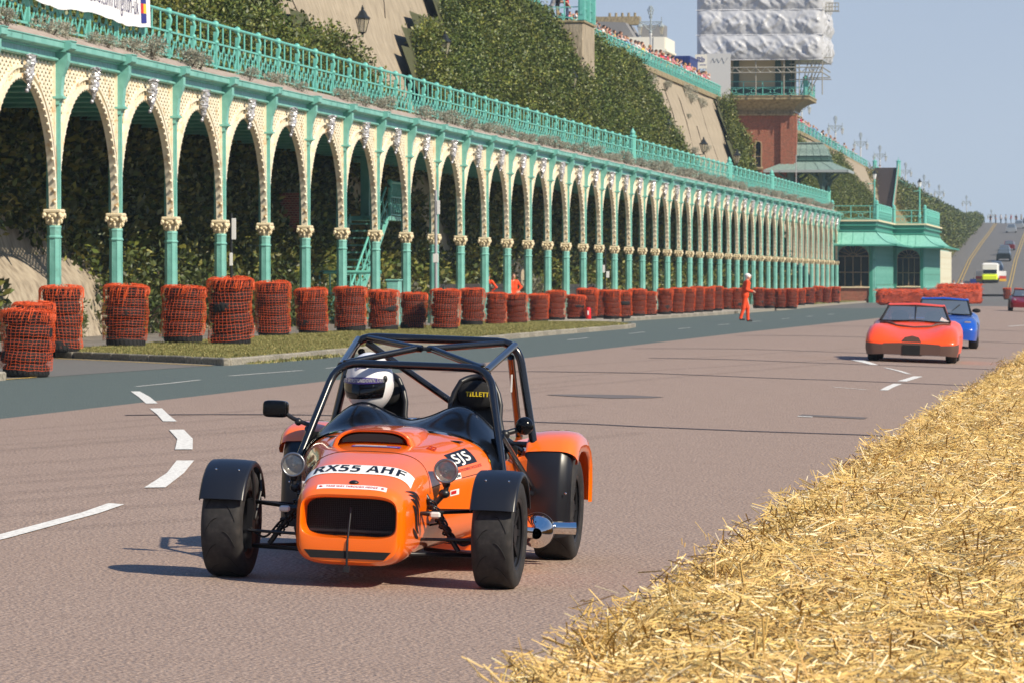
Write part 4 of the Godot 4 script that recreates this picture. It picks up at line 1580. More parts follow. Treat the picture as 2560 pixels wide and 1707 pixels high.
func skirt_roof(root: Node3D, x0: float, x1: float, zf: float, zb: float) -> void:    # swept eaves round the seaward corner
	var rows := []
	var path := []
	for i in 9:
		path.append([lerpf(x0, x1, i / 8.0), zf, 0.0, 1.0])
	path[8] = [x1, zf, 1.0, 1.0]
	for i in range(1, 13):
		path.append([x1, lerpf(zf, zb, i / 12.0), 1.0, 0.0])
	var b := MB.new()
	var seams := MB.new()
	var n := 9
	for j in n + 1:
		var t := j / float(n)
		var o := 1.75 * t
		var y := 5.35 - 1.05 * (1.0 - pow(1.0 - t, 2.2))
		var row := PackedVector3Array()
		for p in path:
			row.append(Vector3(p[0] + p[2] * o, y, p[1] + p[3] * o))
		rows.append(row)
	for half in [[0, 9], [8, 21]]:
		var sub := []
		for r in rows:
			sub.append(r.slice(half[0], half[1]))
		b.grid(sub, false)
	for i in path.size():
		if i % 2 == 0:
			var s := []
			for r in rows:
				s.append(r[i] + Vector3(0, 0.012, 0))
			seams.tube(s, 0.03 if i == 8 else 0.018, 4)
	part("roof", b, M.roof_teal, root)
	part("roof_seams", seams, M.trim_teal, root).set_meta("kind", "stuff")
	b = MB.new()         # fascia and soffit
	var e: PackedVector3Array = rows[n]
	for i in e.size() - 1:
		b.bar(e[i] + Vector3(0, -0.06, 0), e[i + 1] + Vector3(0, -0.06, 0), 0.12, 0.05, Vector3.UP.cross(e[i + 1] - e[i]))
	b.quad(Vector3(x0, 4.42, zf), Vector3(x1, 4.42, zf), Vector3(x1 + 1.7, 4.24, zf + 1.7), Vector3(x0, 4.24, zf + 1.7))
	b.quad(Vector3(x1, 4.42, zf), Vector3(x1, 4.42, zb), Vector3(x1 + 1.7, 4.24, zb), Vector3(x1 + 1.7, 4.24, zf + 1.7))
	part("eaves", b, M.trim_teal, root)

func pavilion_block(called_label: String, x0: float, x1: float, zf: float, zb: float, wx0: float, wx1: float) -> Node3D:
	var p := thing("seafront_pavilion", called_label, "pavilion")
	var g := -0.25
	var b := MB.new()
	b.box(Vector3((x0 + wx0) / 2, 2.1, zf - 0.2), Vector3(wx0 - x0, 4.7, 0.4))
	b.box(Vector3((wx1 + x1) / 2, 2.1, zf - 0.2), Vector3(x1 - wx1, 4.7, 0.4))
	b.box(Vector3((x0 + x1) / 2, 4.8, zf - 0.2), Vector3(x1 - x0, 1.1, 0.39))
	var poly := PackedVector2Array([Vector2(wx0, 3.4)])
	for i in 13:
		var a := PI - PI * i / 12
		poly.append(Vector2((wx0 + wx1) / 2 + (wx1 - wx0) / 2 * cos(a), 3.4 + (wx1 - wx0) * 0.36 * sin(a)))
	poly.append(Vector2(wx1, 4.3))
	poly.append(Vector2(wx0, 4.3))
	b.prism(poly, zf - 0.38, zf - 0.01)
	b.box(Vector3(x1 - 0.2, 2.4, (zf + zb) / 2 - 0.2), Vector3(0.38, 5.3, zf - zb - 0.5))
	part("wall", b, M.teal, p)
	b = MB.new()
	b.box(Vector3((wx0 + wx1) / 2, 0.34, zf - 0.12), Vector3(wx1 - wx0, 1.18, 0.3))
	part("brick_dado", b, M.brick, p)
	b = MB.new()
	for x in [wx0 - 0.16, wx1 + 0.16]:
		b.box(Vector3(x, 2.0, zf + 0.06), Vector3(0.26, 4.5, 0.14))
		b.box(Vector3(x, 0.0, zf + 0.1), Vector3(0.34, 0.6, 0.2))
		b.box(Vector3(x, 4.2, zf + 0.35), Vector3(0.16, 0.16, 0.7))
		b.tube([Vector3(x, 3.3, zf + 0.15), Vector3(x, 3.9, zf + 0.4), Vector3(x, 4.2, zf + 1.1)], 0.05, 5)
	part("pilaster", b, M.trim_teal, p)
	b = MB.new()
	var z := zf - 0.5
	while z > zb:
		b.box(Vector3(x1 + 0.04, 2.1, z), Vector3(0.1, 4.4, 0.22))
		z -= 0.85
	b.box(Vector3(x1 + 0.07, 0.95, (zf + zb) / 2), Vector3(0.14, 0.14, zf - zb))
	b.box(Vector3(x1 + 0.07, 4.3, (zf + zb) / 2), Vector3(0.14, 0.2, zf - zb))
	part("ribs", b, M.teal, p).set_meta("kind", "stuff")
	big_window(p, wx0, wx1, zf)
	skirt_roof(p, x0, x1, zf, zb)
	b = MB.new()
	for q in [[0.12, 5.32, 5.42], [0.02, 5.42, 5.75], [0.2, 5.75, 5.86], [0.05, 5.86, 6.1]]:
		var o: float = q[0]
		b.box(Vector3((x0 + x1 + o) / 2, (q[1] + q[2]) / 2, (zf + zb + o) / 2), Vector3(x1 - x0 + o, q[2] - q[1] - 0.003, zf - zb + o))
	part("parapet", b, M.trim_teal, p)
	b = MB.new()
	b.box(Vector3((x0 + x1) / 2 + 0.1, 6.16, (zf + zb) / 2 + 0.1), Vector3(x1 - x0 + 0.3, 0.12, zf - zb + 0.3))
	part("coping", b, M.sill, p)
	# terrace railings: ring work to the front, close palings to the sea
	var r := ring_rail(p, "front_railing", x1 - x0 - 0.1, M.teal_rail)
	r.position = Vector3(x0 + 0.05, 6.22, zf + 0.1)
	var proto := hub("side_railing", p)
	rail_panel(proto, 2.9, 7, 4)
	proto.position = Vector3(x1 + 0.1, 6.22, zf)
	var zz := zf - 2.9
	while zz > zb + 3.0:
		var o: Node3D = proto.duplicate()
		o.name = numbered("side_railing", p)
		p.add_child(o, true)
		o.position = Vector3(x1 + 0.1, 6.22, zz)
		zz -= 2.9
	for c in [Vector3(x1 + 0.1, 6.2, zf + 0.1), Vector3(x0 + 0.1, 6.2, zf + 0.1)]:
		b = MB.new()
		b.facets([Vector2(0.14, 0.0), Vector2(0.14, 1.2), Vector2(0.2, 1.25), Vector2(0.12, 1.32), Vector2(0.15, 1.42), Vector2(0.0, 1.6)], 8)
		part("newel_post", b, M.teal_rail, p).position = c
	return p

func build_pavilion() -> void:
	pavilion_block("teal seafront pavilion at the arcade's end with swept roof, nearer block", -24.2, -20.75, -341.4, -364.5, -23.75, -21.25)
	pavilion_block("teal seafront pavilion, farther block with window above the long orange barrier", -20.75, -18.2, -365.0, -393.0, -20.4, -18.5)
	var c := thing("lattice_screen", "cream and teal slatted screen wall at the pavilion's far end", "screen", Vector3(-18.4, 0, -406))
	var b := MB.new()
	b.box(Vector3(-1.0, 2.6, 0), Vector3(1.8, 3.4, 25))
	part("upper_panel", b, M.teal, c)
	b = MB.new()
	for k in 22:
		b.box(Vector3(0.02, 2.7, -12 + k * 1.15), Vector3(0.3, 3.0, 0.55))
	part("slats", b, M.cream, c)
	b = MB.new()
	b.box(Vector3(-0.4, 0.4, 0), Vector3(1.0, 1.4, 25.4))
	part("lower_panel", b, M.teal, c)
	# slim lamp posts on the terraces
	var lamp := thing("terrace_lamp", "teal lamp post on the nearer pavilion terrace", "lamp post", Vector3(-20.9, 6.2, -342.5), 0.0, "lamp posts on the pavilion terraces")
	b = MB.new()
	b.lathe([Vector2(0.13, 0.0), Vector2(0.13, 0.9), Vector2(0.1, 1.0), Vector2(0.075, 1.2), Vector2(0.06, 3.0), Vector2(0.09, 3.05), Vector2(0.05, 3.2)], 8)
	b.box(Vector3(-0.25, 2.85, 0), Vector3(0.5, 0.05, 0.05))
	part("post", b, M.teal_rail, lamp)
	b = MB.new()
	b.facets([Vector2(0.1, 3.2), Vector2(0.17, 3.6), Vector2(0.0, 3.6)], 6)
	part("lantern", b, M.lamp_white, lamp)
	b = MB.new()
	b.facets([Vector2(0.2, 3.6), Vector2(0.08, 3.78), Vector2(0.0, 3.95)], 6)
	part("cap", b, M.iron_black, lamp)
	copy(lamp, "teal lamp post on the farther pavilion terrace", Vector3(-18.9, 6.2, -372))

func prom_lamp() -> Node3D:
	var l := thing("promenade_lamp", "", "lamp post", Vector3.ZERO, 0.0, "ornate twin lamps along the clifftop")
	var b := MB.new()
	b.lathe([Vector2(0.2, 0.0), Vector2(0.2, 0.5), Vector2(0.14, 0.6), Vector2(0.11, 1.2), Vector2(0.075, 4.1), Vector2(0.12, 4.15), Vector2(0.07, 4.3)], 10, true)
	part("post", b, M.lamp_white, l)
	b = MB.new()
	b.tube([Vector3(0, 4.2, 0), Vector3(0, 6.2, 0)], 0.06, 6)
	b.ball(Vector3(0, 4.35, 0), Vector3(0.13, 0.13, 0.13), 8, 6)
	for s in [-1.0, 1.0]:
		b.tube([Vector3(0, 4.45, 0), Vector3(s * 0.3, 4.6, 0), Vector3(s * 0.5, 4.9, 0), Vector3(s * 0.8, 5.05, 0)], 0.045, 5)
		b.tube([Vector3(0, 5.1, 0), Vector3(s * 0.85, 5.1, 0)], 0.035, 5)
		b.tube([Vector3(s * 0.8, 4.95, 0), Vector3(s * 0.8, 5.45, 0)], 0.03, 5)
		ring(b, Vector3(s * 0.22, 4.86, 0), 0.14, 0.03, Vector3.RIGHT, Vector3.UP)
		ring(b, Vector3(s * 0.5, 5.0, 0), 0.09, 0.025, Vector3.RIGHT, Vector3.UP)
	part("scroll_arms", b, M.lamp_grey, l)
	b = MB.new()
	for q in [[0.0, 5.75, 0.17], [0.12, 5.95, 0.1], [-0.12, 5.95, 0.1], [0.0, 6.12, 0.13], [0.0, 5.45, 0.1]]:
		ring(b, Vector3(q[0], q[1], 0), q[2], 0.035, Vector3.RIGHT, Vector3.UP, 10)
		ring(b, Vector3(0, q[1], q[0]), q[2], 0.03, Vector3.BACK, Vector3.UP, 8)
	part("finial", b, M.lamp_grey, l)
	for s in [-1.0, 1.0]:
		b = MB.new()
		b.x = Transform3D(Basis.IDENTITY, Vector3(s * 0.8, 0, 0))
		b.facets([Vector2(0.03, 4.98), Vector2(0.2, 4.8), Vector2(0.22, 4.72), Vector2(0.0, 4.72)], 6)
		b.facets([Vector2(0.1, 4.15), Vector2(0.03, 4.05), Vector2(0.0, 3.95)], 6)
		part("lantern_cap", b, M.lamp_grey, l)
		b = MB.new()
		b.x = Transform3D(Basis.IDENTITY, Vector3(s * 0.8, 0, 0))
		b.facets([Vector2(0.19, 4.72), Vector2(0.1, 4.15)], 6)
		part("lantern_glass", b, M.lantern_glass, l)
	return l

func build_far() -> void:
	# projecting bay of the clifftop wall with heavy iron posts
	var bay := thing("wall_bay", "tall square concrete bay projecting from the shrub-covered cliff wall", "wall", Vector3(-31.9, 0, -240.6))
	var b := MB.new()
	b.bevel(Vector3(0, 11.2, 0), Vector3(3.0, 8.8, 5.0), 0.06)
	part("shaft", b, M.concrete, bay)
	b = MB.new()
	b.bevel(Vector3(0.02, 15.66, 0), Vector3(3.12, 0.14, 5.12), 0.03)
	part("coping", b, M.stone, bay)
	var br := thing("bay_railing", "heavy teal iron posts and rings railing off the clifftop bay", "railing", Vector3(-30.5, 15.74, -238.2))
	for q in [Vector3(0, 0, 0), Vector3(0, 0, -2.3), Vector3(0, 0, -4.6), Vector3(-2.5, 0, 0)]:
		b = MB.new()
		b.x = Transform3D(Basis.IDENTITY, q)
		b.box(Vector3(0, 0.7, 0), Vector3(0.36, 1.4, 0.36))
		b.box(Vector3(0.0, 0.75, 0.19), Vector3(0.2, 0.9, 0.03))
		b.facets([Vector2(0.27, 1.4), Vector2(0.32, 1.5), Vector2(0.1, 1.62), Vector2(0.0, 1.64)], 4, PI / 4)
		part("post", b, M.teal_rail, br)
	var rr := ring_rail(br, "panel", 2.4, M.teal_rail)
	rr.position = Vector3(-2.45, 0.1, 0)
	rr = ring_rail(br, "panel", 4.4, M.teal_rail)
	rr.rotation.y = PI / 2
	rr.position = Vector3(0, 0.1, -0.1)
	# flag mast on the bay
	b = MB.new()
	b.tube([Vector3(0, 0, 0), Vector3(0, 6, 0)], 0.05, 6)
	solo("mast", b, M.lamp_white, "white mast rising behind the clifftop bay railing", "pole", "", Vector3(-33.4, 15.4, -254))
	# shipping container and hoarding at the lift's top landing
	var c := thing("shipping_container", "dark blue shipping container behind the spectators on the clifftop", "container", Vector3(-35.1, 15.5, -331))
	b = MB.new()
	b.box(Vector3(0, 1.45, 0), Vector3(2.5, 2.7, 6.0))
	for i in 12:
		b.box(Vector3(-1.1 + i * 0.2, 1.45, 3.02), Vector3(0.1, 2.5, 0.06))
	part("body", b, M.container, c)
	b = MB.new()
	b.box(Vector3(0, 2.78, 0), Vector3(2.56, 0.12, 6.06))
	for x in [-1.22, 1.22]:
		b.box(Vector3(x, 1.4, 3.0), Vector3(0.14, 2.8, 0.14))
	part("frame", b, M.container, c)
	b = MB.new()
	b.box(Vector3(-0.35, 0.9, 3.07), Vector3(0.16, 1.1, 0.03))
	b.box(Vector3(0.95, 0.9, 3.07), Vector3(0.16, 1.0, 0.03))
	part("marking", b, M.container_mark, c)
	var h := thing("hoarding", "pale grey site hoarding board between container and wrapped tower", "hoarding", Vector3(-33.25, 15.0, -340.0))
	b = MB.new()
	b.box(Vector3(0.35, 2.05, 0), Vector3(2.0, 4.1, 0.1))
	part("board", b, M.hoarding, h)
	b = MB.new()
	b.box(Vector3(-0.95, 3.5, 0.05), Vector3(0.9, 1.1, 0.06))
	part("sign_panel", b, M.white_render, h)
	b = text_mb("Rb", 0.5, 0.02, "Droid Serif")
	part("lettering", b, M.banner_blue, h).position = Vector3(-0.95, 3.65, 0.1)
	b = MB.new()
	b.box(Vector3(-0.8, 3.24, 0.09), Vector3(0.5, 0.04, 0.02))
	part("underline", b, M.banner_blue, h)
	b = MB.new()
	b.tube([Vector3(-0.2, 3.4, 0.06), Vector3(0.0, 3.75, 0.06), Vector3(0.12, 3.4, 0.06), Vector3(0.3, 3.75, 0.06), Vector3(0.45, 3.4, 0.06), Vector3(0.7, 3.8, 0.06), Vector3(0.85, 3.35, 0.06), Vector3(1.15, 3.8, 0.06)], 0.025, 4)
	part("graffiti", b, M.car_silver, h)
	# houses across the clifftop road
	var ho := thing("white_house", "white stucco house with slate mansard roof beyond the spectators", "house", Vector3(-56, 15.5, -482))
	b = MB.new()
	b.box(Vector3(0.6, 5.5, 0), Vector3(6.6, 12.0, 9))
	part("wall", b, M.white_render, ho)
	b = MB.new()
	b.box(Vector3(1.8, 11.9, 0), Vector3(4.6, 1.3, 9.5))
	b.box(Vector3(1.8, 11.1, 0), Vector3(4.9, 0.2, 9.9))
	b.box(Vector3(3.4, 11.6, 4.6), Vector3(1.2, 1.9, 0.6))
	part("parapet", b, M.white_render, ho)
	var m := MB.new()
	m.prism(PackedVector2Array([Vector2(-5.2, 10.4), Vector2(1.9, 10.4), Vector2(-0.4, 14.2), Vector2(-5.2, 14.4)]), -4.2, 4.2)
	var roof := part("roof", m, M.slate, ho)
	b = MB.new()
	b.box(Vector3(-2.2, 14.6, 0), Vector3(6.0, 0.9, 1.6))
	for k in 5:
		b.x = Transform3D(Basis.IDENTITY, Vector3(-0.2 + k * 0.7 - 2.4, 0, 0))
		b.lathe([Vector2(0.16, 15.0), Vector2(0.13, 15.5)], 8)
	b.x = Transform3D.IDENTITY
	part("chimney_stack", b, M.stone, ho)
	b = MB.new()
	b.box(Vector3(-4.95, 13.2, 4.0), Vector3(0.8, 5.6, 1.0))
	b.x = Transform3D(Basis.IDENTITY, Vector3(-4.95, 0, 4.0))
	b.lathe([Vector2(0.3, 16.0), Vector2(0.24, 17.2)], 8)
	part("chimney", b, M.terracotta, ho)
	var dm := hub("dormer", ho, Vector3(-2.6, 11.3, 4.4))
	b = MB.new()
	b.box(Vector3(0, 0.9, -0.5), Vector3(2.4, 2.0, 1.6))
	part("cheeks", b, M.slate, dm)
	b = MB.new()
	for x in [-0.95, 0.0, 0.95]:
		b.box(Vector3(x, 0.9, 0.34), Vector3(0.16, 1.7, 0.12))
	for y in [0.1, 0.95, 1.75]:
		b.box(Vector3(0, y, 0.34), Vector3(2.0, 0.14, 0.12))
	part("frame", b, M.white_render, dm)
	b = MB.new()
	b.box(Vector3(0, 0.9, 0.3), Vector3(1.9, 1.7, 0.04))
	part("pane", b, M.glass_dark, dm)
	b = MB.new()
	b.box(Vector3(2.2, 13.0, -1.0), Vector3(2.6, 2.2, 3.0))
	part("roof_room", b, M.slate, ho)
	var gh := thing("rooftop_conservatory", "glazed rooftop room with grey hipped roof left of the chimney", "building", Vector3(-62.8, 15.5, -492))
	b = MB.new()
	b.box(Vector3(0, 6.5, 0), Vector3(6.4, 13, 6))
	part("wall", b, M.white_render, gh)
	b = MB.new()
	b.prism(PackedVector2Array([Vector2(-3.6, 14.5), Vector2(3.2, 14.5), Vector2(1.4, 15.8), Vector2(-1.6, 15.8)]), -3, 3)
	part("roof", b, M.slate, gh)
	b = MB.new()
	b.box(Vector3(0, 13.7, 0), Vector3(6.0, 1.5, 5.6))
	part("pane", b, M.slate, gh)
	b = MB.new()
	for k in 7:
		b.box(Vector3(-3.05 + k * 1.02, 13.7, 2.84), Vector3(0.1, 1.5, 0.1))
	b.box(Vector3(0, 14.45, 2.85), Vector3(6.3, 0.1, 0.12))
	b.box(Vector3(0, 12.98, 2.85), Vector3(6.3, 0.12, 0.12))
	part("frame", b, M.white_render, gh)
	# twin lamps along the promenade
	var proto := prom_lamp()
	var zs := [-321.0, -464.0, -515.0, -561.0, -602.0, -667.0, -723.0, -776.0, -895.0, -1040.0]
	for i in zs.size():
		var at := Vector3(-36.0, prom_y(zs[i]), zs[i])
		if zs[i] < -790.0:
			at.y = 12.8 - (-zs[i] - 790.0) * 0.004
		var label := "ornate white twin-lantern lamp rising above the spectators by the white house" if i == 0 else ("white lamp post half hidden behind the brick tower's cornice" if i == 1 else "ornate twin-lantern clifftop lamp, %s to the right of the tower" % nth(i - 1))
		if i == 0:
			proto.position = at
			proto.set_meta("label", label)
		else:
			copy(proto, label, at)
	# black lanterns on brackets from the cliff wall
	var ll := thing("wall_lantern", "", "lantern", Vector3.ZERO, 0.0, "black lanterns on the cliff wall")
	b = MB.new()
	b.tube([Vector3(0, -0.05, 0), Vector3(-0.15, -0.1, 0), Vector3(-1.1, -0.06, 0)], 0.025, 5)
	b.tube([Vector3(-0.2, -0.1, 0), Vector3(-0.5, -0.35, 0), Vector3(-1.0, -0.5, 0)], 0.02, 5)
	part("bracket", b, M.iron_black, ll)
	b = MB.new()
	b.facets([Vector2(0.0, -0.12), Vector2(0.05, -0.1), Vector2(0.05, 0.02), Vector2(0.14, 0.06), Vector2(0.14, 0.09), Vector2(0.0, 0.09)], 6)
	b.facets([Vector2(0.0, 0.58), Vector2(0.3, 0.58), Vector2(0.31, 0.62), Vector2(0.2, 0.72), Vector2(0.13, 0.86), Vector2(0.05, 0.95), Vector2(0.06, 1.0), Vector2(0.0, 1.14)], 6)
	for s in 6:
		var w := TAU * s / 6
		b.bar(Vector3(0.135 * cos(w), 0.08, 0.135 * sin(w)), Vector3(0.265 * cos(w), 0.6, 0.265 * sin(w)), 0.025, 0.025)
	part("body", b, M.iron_black, ll)
	b = MB.new()
	b.facets([Vector2(0.12, 0.09), Vector2(0.25, 0.58)], 6)
	part("glass", b, M.lantern_glass, ll)
	var spots := [[-166.5, 11.0, "black wall lantern in front of bare concrete, leftmost on the cliff"], [-187.0, 11.2, "black wall lantern among the shrubs just right of the bare concrete"], [-231.0, 11.7, "black wall lantern in the shrubs below the square concrete bay"], [-274.5, 10.7, "black wall lantern at the right edge of the large shrub mass"], [-295.0, 10.1, "black wall lantern in front of the bare wall near the tower"], [-319.0, 10.0, "black wall lantern immediately left of the brick tower"]]
	for i in spots.size():
		var at := Vector3(wall_x(spots[i][1]) + 1.1, spots[i][1], spots[i][0])
		if i == 0:
			ll.position = at
			ll.set_meta("label", spots[i][2])
		else:
			copy(ll, spots[i][2], at)

func bank_x(z: float) -> float:        # left edge of the climbing road
	return lerpf(-23.0, -29.5, clampf((-z - 525.0) / 340.0, 0.0, 1.0))

func build_hill() -> void:
	var rows := []
	var foot := []
	var bank := []
	var f := FastNoiseLite.new()
	f.seed = 8
	f.frequency = 0.05
	for z in zrange(-515, -905, 6.0):
		var x := bank_x(z)
		var y := hill_y(z)
		rows.append(PackedVector3Array([Vector3(x, y, z), Vector3(x + 5, y + 0.06, z), Vector3(x + 11, y, z)]))
		foot.append(PackedVector3Array([Vector3(x - 2.4, y + 0.14, z), Vector3(x, y + 0.14, z), Vector3(x + 0.01, y - 0.05, z)]))
		var r := PackedVector3Array()
		for i in 8:
			var t := i / 7.0
			r.append(Vector3(lerpf(x - 2.4, minf(-33.2, x - 5.0), t) + f.get_noise_2d(z, i * 6.0) * 1.0 * t * (1.0 - t) * 3.0, lerpf(y + 0.1, maxf(prom_y(z), y + 0.4), pow(t, 0.85)), z))
		bank.append(r)
	var b := MB.new()
	b.grid(rows, true)
	struct("hill_road", b, M.old_tarmac)
	b = MB.new()
	b.grid(foot, true)
	struct("hill_footway", b, M.old_tarmac)
	b = MB.new()
	b.grid(bank, true)
	struct("hill_bank", b, M.soil)
	b = MB.new()
	var side := []
	for z in zrange(-515, -905, 15.0):
		side.append(PackedVector3Array([Vector3(bank_x(z) + 11, hill_y(z), z), Vector3(bank_x(z) + 40, hill_y(z) - 0.3, z)]))
	b.grid(side, true)
	struct("hill_verge", b, M.soil)
	for q in [[0.25, 0.0], [0.62, 0.0], [6.6, 0.0], [6.95, 0.0]]:
		b = MB.new()
		var line := []
		for z in zrange(-535, -860, 6.0):
			var x: float = bank_x(z) + q[0]
			line.append(PackedVector3Array([Vector3(x, hill_y(z) + 0.09, z), Vector3(x + 0.11, hill_y(z) + 0.09, z)]))
		b.grid(line, true)
		struct("yellow_line", b, M.yellow_line)
	# the long flight of steps up the cliff, with its railings
	var s := thing("cliff_stair", "steep dark flight of steps climbing the cliff beyond the pavilion", "stairs", Vector3(-30.4, 6.4, -505))
	b = MB.new()
	for k in 46:
		b.box(Vector3(0, k * 0.185, -k * 0.36), Vector3(2.6, 0.19, 0.37))
	part("steps", b, M.dark_brick, s)
	for q in [-1.4, 1.4]:
		b = MB.new()
		b.bar(Vector3(q, 0.0, 0.4), Vector3(q, 8.6, -16.6), 0.7, 0.16)
		part("stringer", b, M.concrete if q > 0 else M.dark_brick, s)
		b = MB.new()
		b.bar(Vector3(q, 1.2, 0.4), Vector3(q, 9.1, -16.6), 0.08, 0.08)
		b.bar(Vector3(q, 0.7, 0.4), Vector3(q, 9.2, -16.6), 0.05, 0.05)
		for k in 24:
			b.box(Vector3(q, k * 0.37 + 0.7, -k * 0.72), Vector3(0.05, 1.0, 0.05))
		part("handrail", b, M.teal_rail, s)
	b = MB.new()
	for q in [-1.4, 1.4]:
		b.x = Transform3D(Basis.IDENTITY, Vector3(q, 0, -16.8))
		b.facets([Vector2(0.25, 7.4), Vector2(0.25, 9.1), Vector2(0.33, 9.2), Vector2(0.0, 9.4)], 8)
	part("head_post", b, M.teal_rail, s)
	# cliff behind the steps
	b = MB.new()
	b.box(Vector3(-33.6, 5.5, -640), Vector3(2.0, 12.6, 240))
	struct("cliff", b, M.render)
func leaf_clump(sd: int, count: int, rad: float, size: float, greens: Array) -> Mesh:
	var r := RandomNumberGenerator.new()
	r.seed = sd
	var b := MB.new()
	b.colored = true
	for i in count:
		var d := Vector3(r.randfn(), r.randfn(), r.randfn()).normalized()
		var o := d * rad * pow(r.randf(), 0.5)
		var ax := (d + Vector3(r.randfn(), r.randfn() + 0.5, r.randfn()) * 0.7).normalized()
		var side := ax.cross(Vector3(r.randfn(), r.randfn(), r.randfn())).normalized()
		var s := size * r.randf_range(0.6, 1.3)
		var g: Color = greens[r.randi() % greens.size()]
		b.col = g * r.randf_range(0.7, 1.3)
		var tip := o + ax * s
		var w := side * s * 0.28
		var mid := o + ax * s * 0.5 + ax.cross(side) * s * 0.08
		b.quad(o, mid + w, tip, mid - w)
	return b.mesh(M.leaf)

func in_poly(p: Vector2, poly: PackedVector2Array) -> bool:
	return Geometry2D.is_point_in_polygon(p, poly)

func build_foliage() -> void:
	var r := RandomNumberGenerator.new()
	r.seed = 99
	var greens := [Color(0.10, 0.13, 0.02), Color(0.065, 0.095, 0.018), Color(0.14, 0.165, 0.028), Color(0.2, 0.195, 0.04), Color(0.05, 0.07, 0.016)]
	var clumps := []
	for i in 4:
		clumps.append(leaf_clump(200 + i, 64, 0.42, 0.12, greens))
	var f := FastNoiseLite.new()
	f.seed = 17
	f.frequency = 0.12
	var edge := FastNoiseLite.new()
	edge.seed = 18
	edge.frequency = 0.35
	# outlines on the wall, (z, height)
	var sections := [
		["cliff_shrub", "dense evergreen shrubs on the cliff left of the bare concrete", PackedVector2Array([Vector2(-100, 6.8), Vector2(-100, 16), Vector2(-151, 16), Vector2(-152, 11.6), Vector2(-154, 10.4), Vector2(-160, 10.6), Vector2(-166, 10.0), Vector2(-170, 9.2), Vector2(-174, 6.8)]), 3400],
		["cliff_shrub", "broad mass of evergreen shrubs covering the cliff below the railing", PackedVector2Array([Vector2(-180, 6.8), Vector2(-181, 10.4), Vector2(-184, 12.0), Vector2(-190, 12.5), Vector2(-194.5, 12.3), Vector2(-196, 14.4), Vector2(-199, 15.6), Vector2(-226, 15.8), Vector2(-240, 15.3), Vector2(-274, 15.0), Vector2(-277, 14.2), Vector2(-276, 13.0), Vector2(-283, 10.2), Vector2(-288, 8.2), Vector2(-292, 6.8)]), 9200],
		["ivy_strip", "narrow trail of ivy hanging down the wall beside the tower", PackedVector2Array([Vector2(-324, 6.8), Vector2(-331, 15.3), Vector2(-334.5, 15.4), Vector2(-334, 6.8)]), 700],
		["cliff_shrub", "evergreen shrubs on the cliff behind the copper-roofed shelter", PackedVector2Array([Vector2(-352, 6.4), Vector2(-356, 14.6), Vector2(-380, 15.0), Vector2(-420, 13.0), Vector2(-450, 14.2), Vector2(-470, 12.0), Vector2(-492, 9.5), Vector2(-500, 6.4)]), 5200]]
	for q in sections:
		var root := thing(q[0], q[1], "shrub")
		var poly: PackedVector2Array = q[2]
		var lo := Vector2(1e9, 1e9)
		var hi := -lo
		for p in poly:
			lo = lo.min(p)
			hi = hi.max(p)
		var spots := []
		var tints := []
		var tries := 0
		while spots.size() < q[3] and tries < q[3] * 4:
			tries += 1
			var p := Vector2(r.randf_range(lo.x, hi.x), r.randf_range(lo.y, hi.y))
			if not in_poly(p + Vector2(edge.get_noise_2dv(p) * 1.6, edge.get_noise_2d(p.y, p.x) * 0.8), poly):
				continue
			var bulge := 0.3 + 0.9 * (0.5 + 0.5 * f.get_noise_2d(p.x * 1.1, p.y * 2.4)) + 0.55 * edge.get_noise_2d(p.x * 1.3, p.y * 1.6)
			var gap := edge.get_noise_2d(p.x * 1.7 + 50.0, p.y * 1.7)
			var s := r.randf_range(0.75, 1.5)
			if gap < -0.28:
				bulge -= 0.4
				s *= 0.7
			var o := Vector3(wall_x(p.y) + bulge + r.randf_range(-0.25, 0.15), p.y + bulge * 0.2, p.x)
			spots.append(Transform3D(Basis.from_euler(Vector3(r.randf() * TAU, r.randf() * TAU, r.randf() * TAU)).scaled(Vector3.ONE * s), o))
			var k := r.randf_range(0.75, 1.2)
			var warm := 0.5 + 0.5 * f.get_noise_2d(p.x * 0.6 + 300.0, p.y)
			tints.append(Color(k * lerpf(0.7, 1.12, warm), k * lerpf(0.92, 1.05, warm), k * 0.85))
		for i in clumps.size():
			var ss := []
			var tt := []
			for j in range(i, spots.size(), clumps.size()):
				ss.append(spots[j])
				tt.append(tints[j])
			var o := scatter("foliage", clumps[i], ss, tt)
			o.name = numbered("foliage", root)
			o.set_meta("kind", "stuff")
			root.add_child(o, true)
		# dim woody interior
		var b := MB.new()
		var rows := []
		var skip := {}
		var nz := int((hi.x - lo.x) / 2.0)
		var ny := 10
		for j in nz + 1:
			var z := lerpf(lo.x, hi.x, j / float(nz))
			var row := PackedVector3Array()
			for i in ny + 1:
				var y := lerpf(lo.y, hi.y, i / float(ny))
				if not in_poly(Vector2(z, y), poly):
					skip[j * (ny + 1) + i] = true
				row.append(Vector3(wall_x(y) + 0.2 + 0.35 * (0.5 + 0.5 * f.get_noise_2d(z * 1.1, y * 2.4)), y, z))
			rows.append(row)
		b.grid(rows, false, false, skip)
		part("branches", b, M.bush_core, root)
	# scrub on the bank beside the climbing road
	var root := thing("bank_scrub", "rough green scrub on the bank left of the climbing road", "shrub")
	var spots := []
	var tints := []
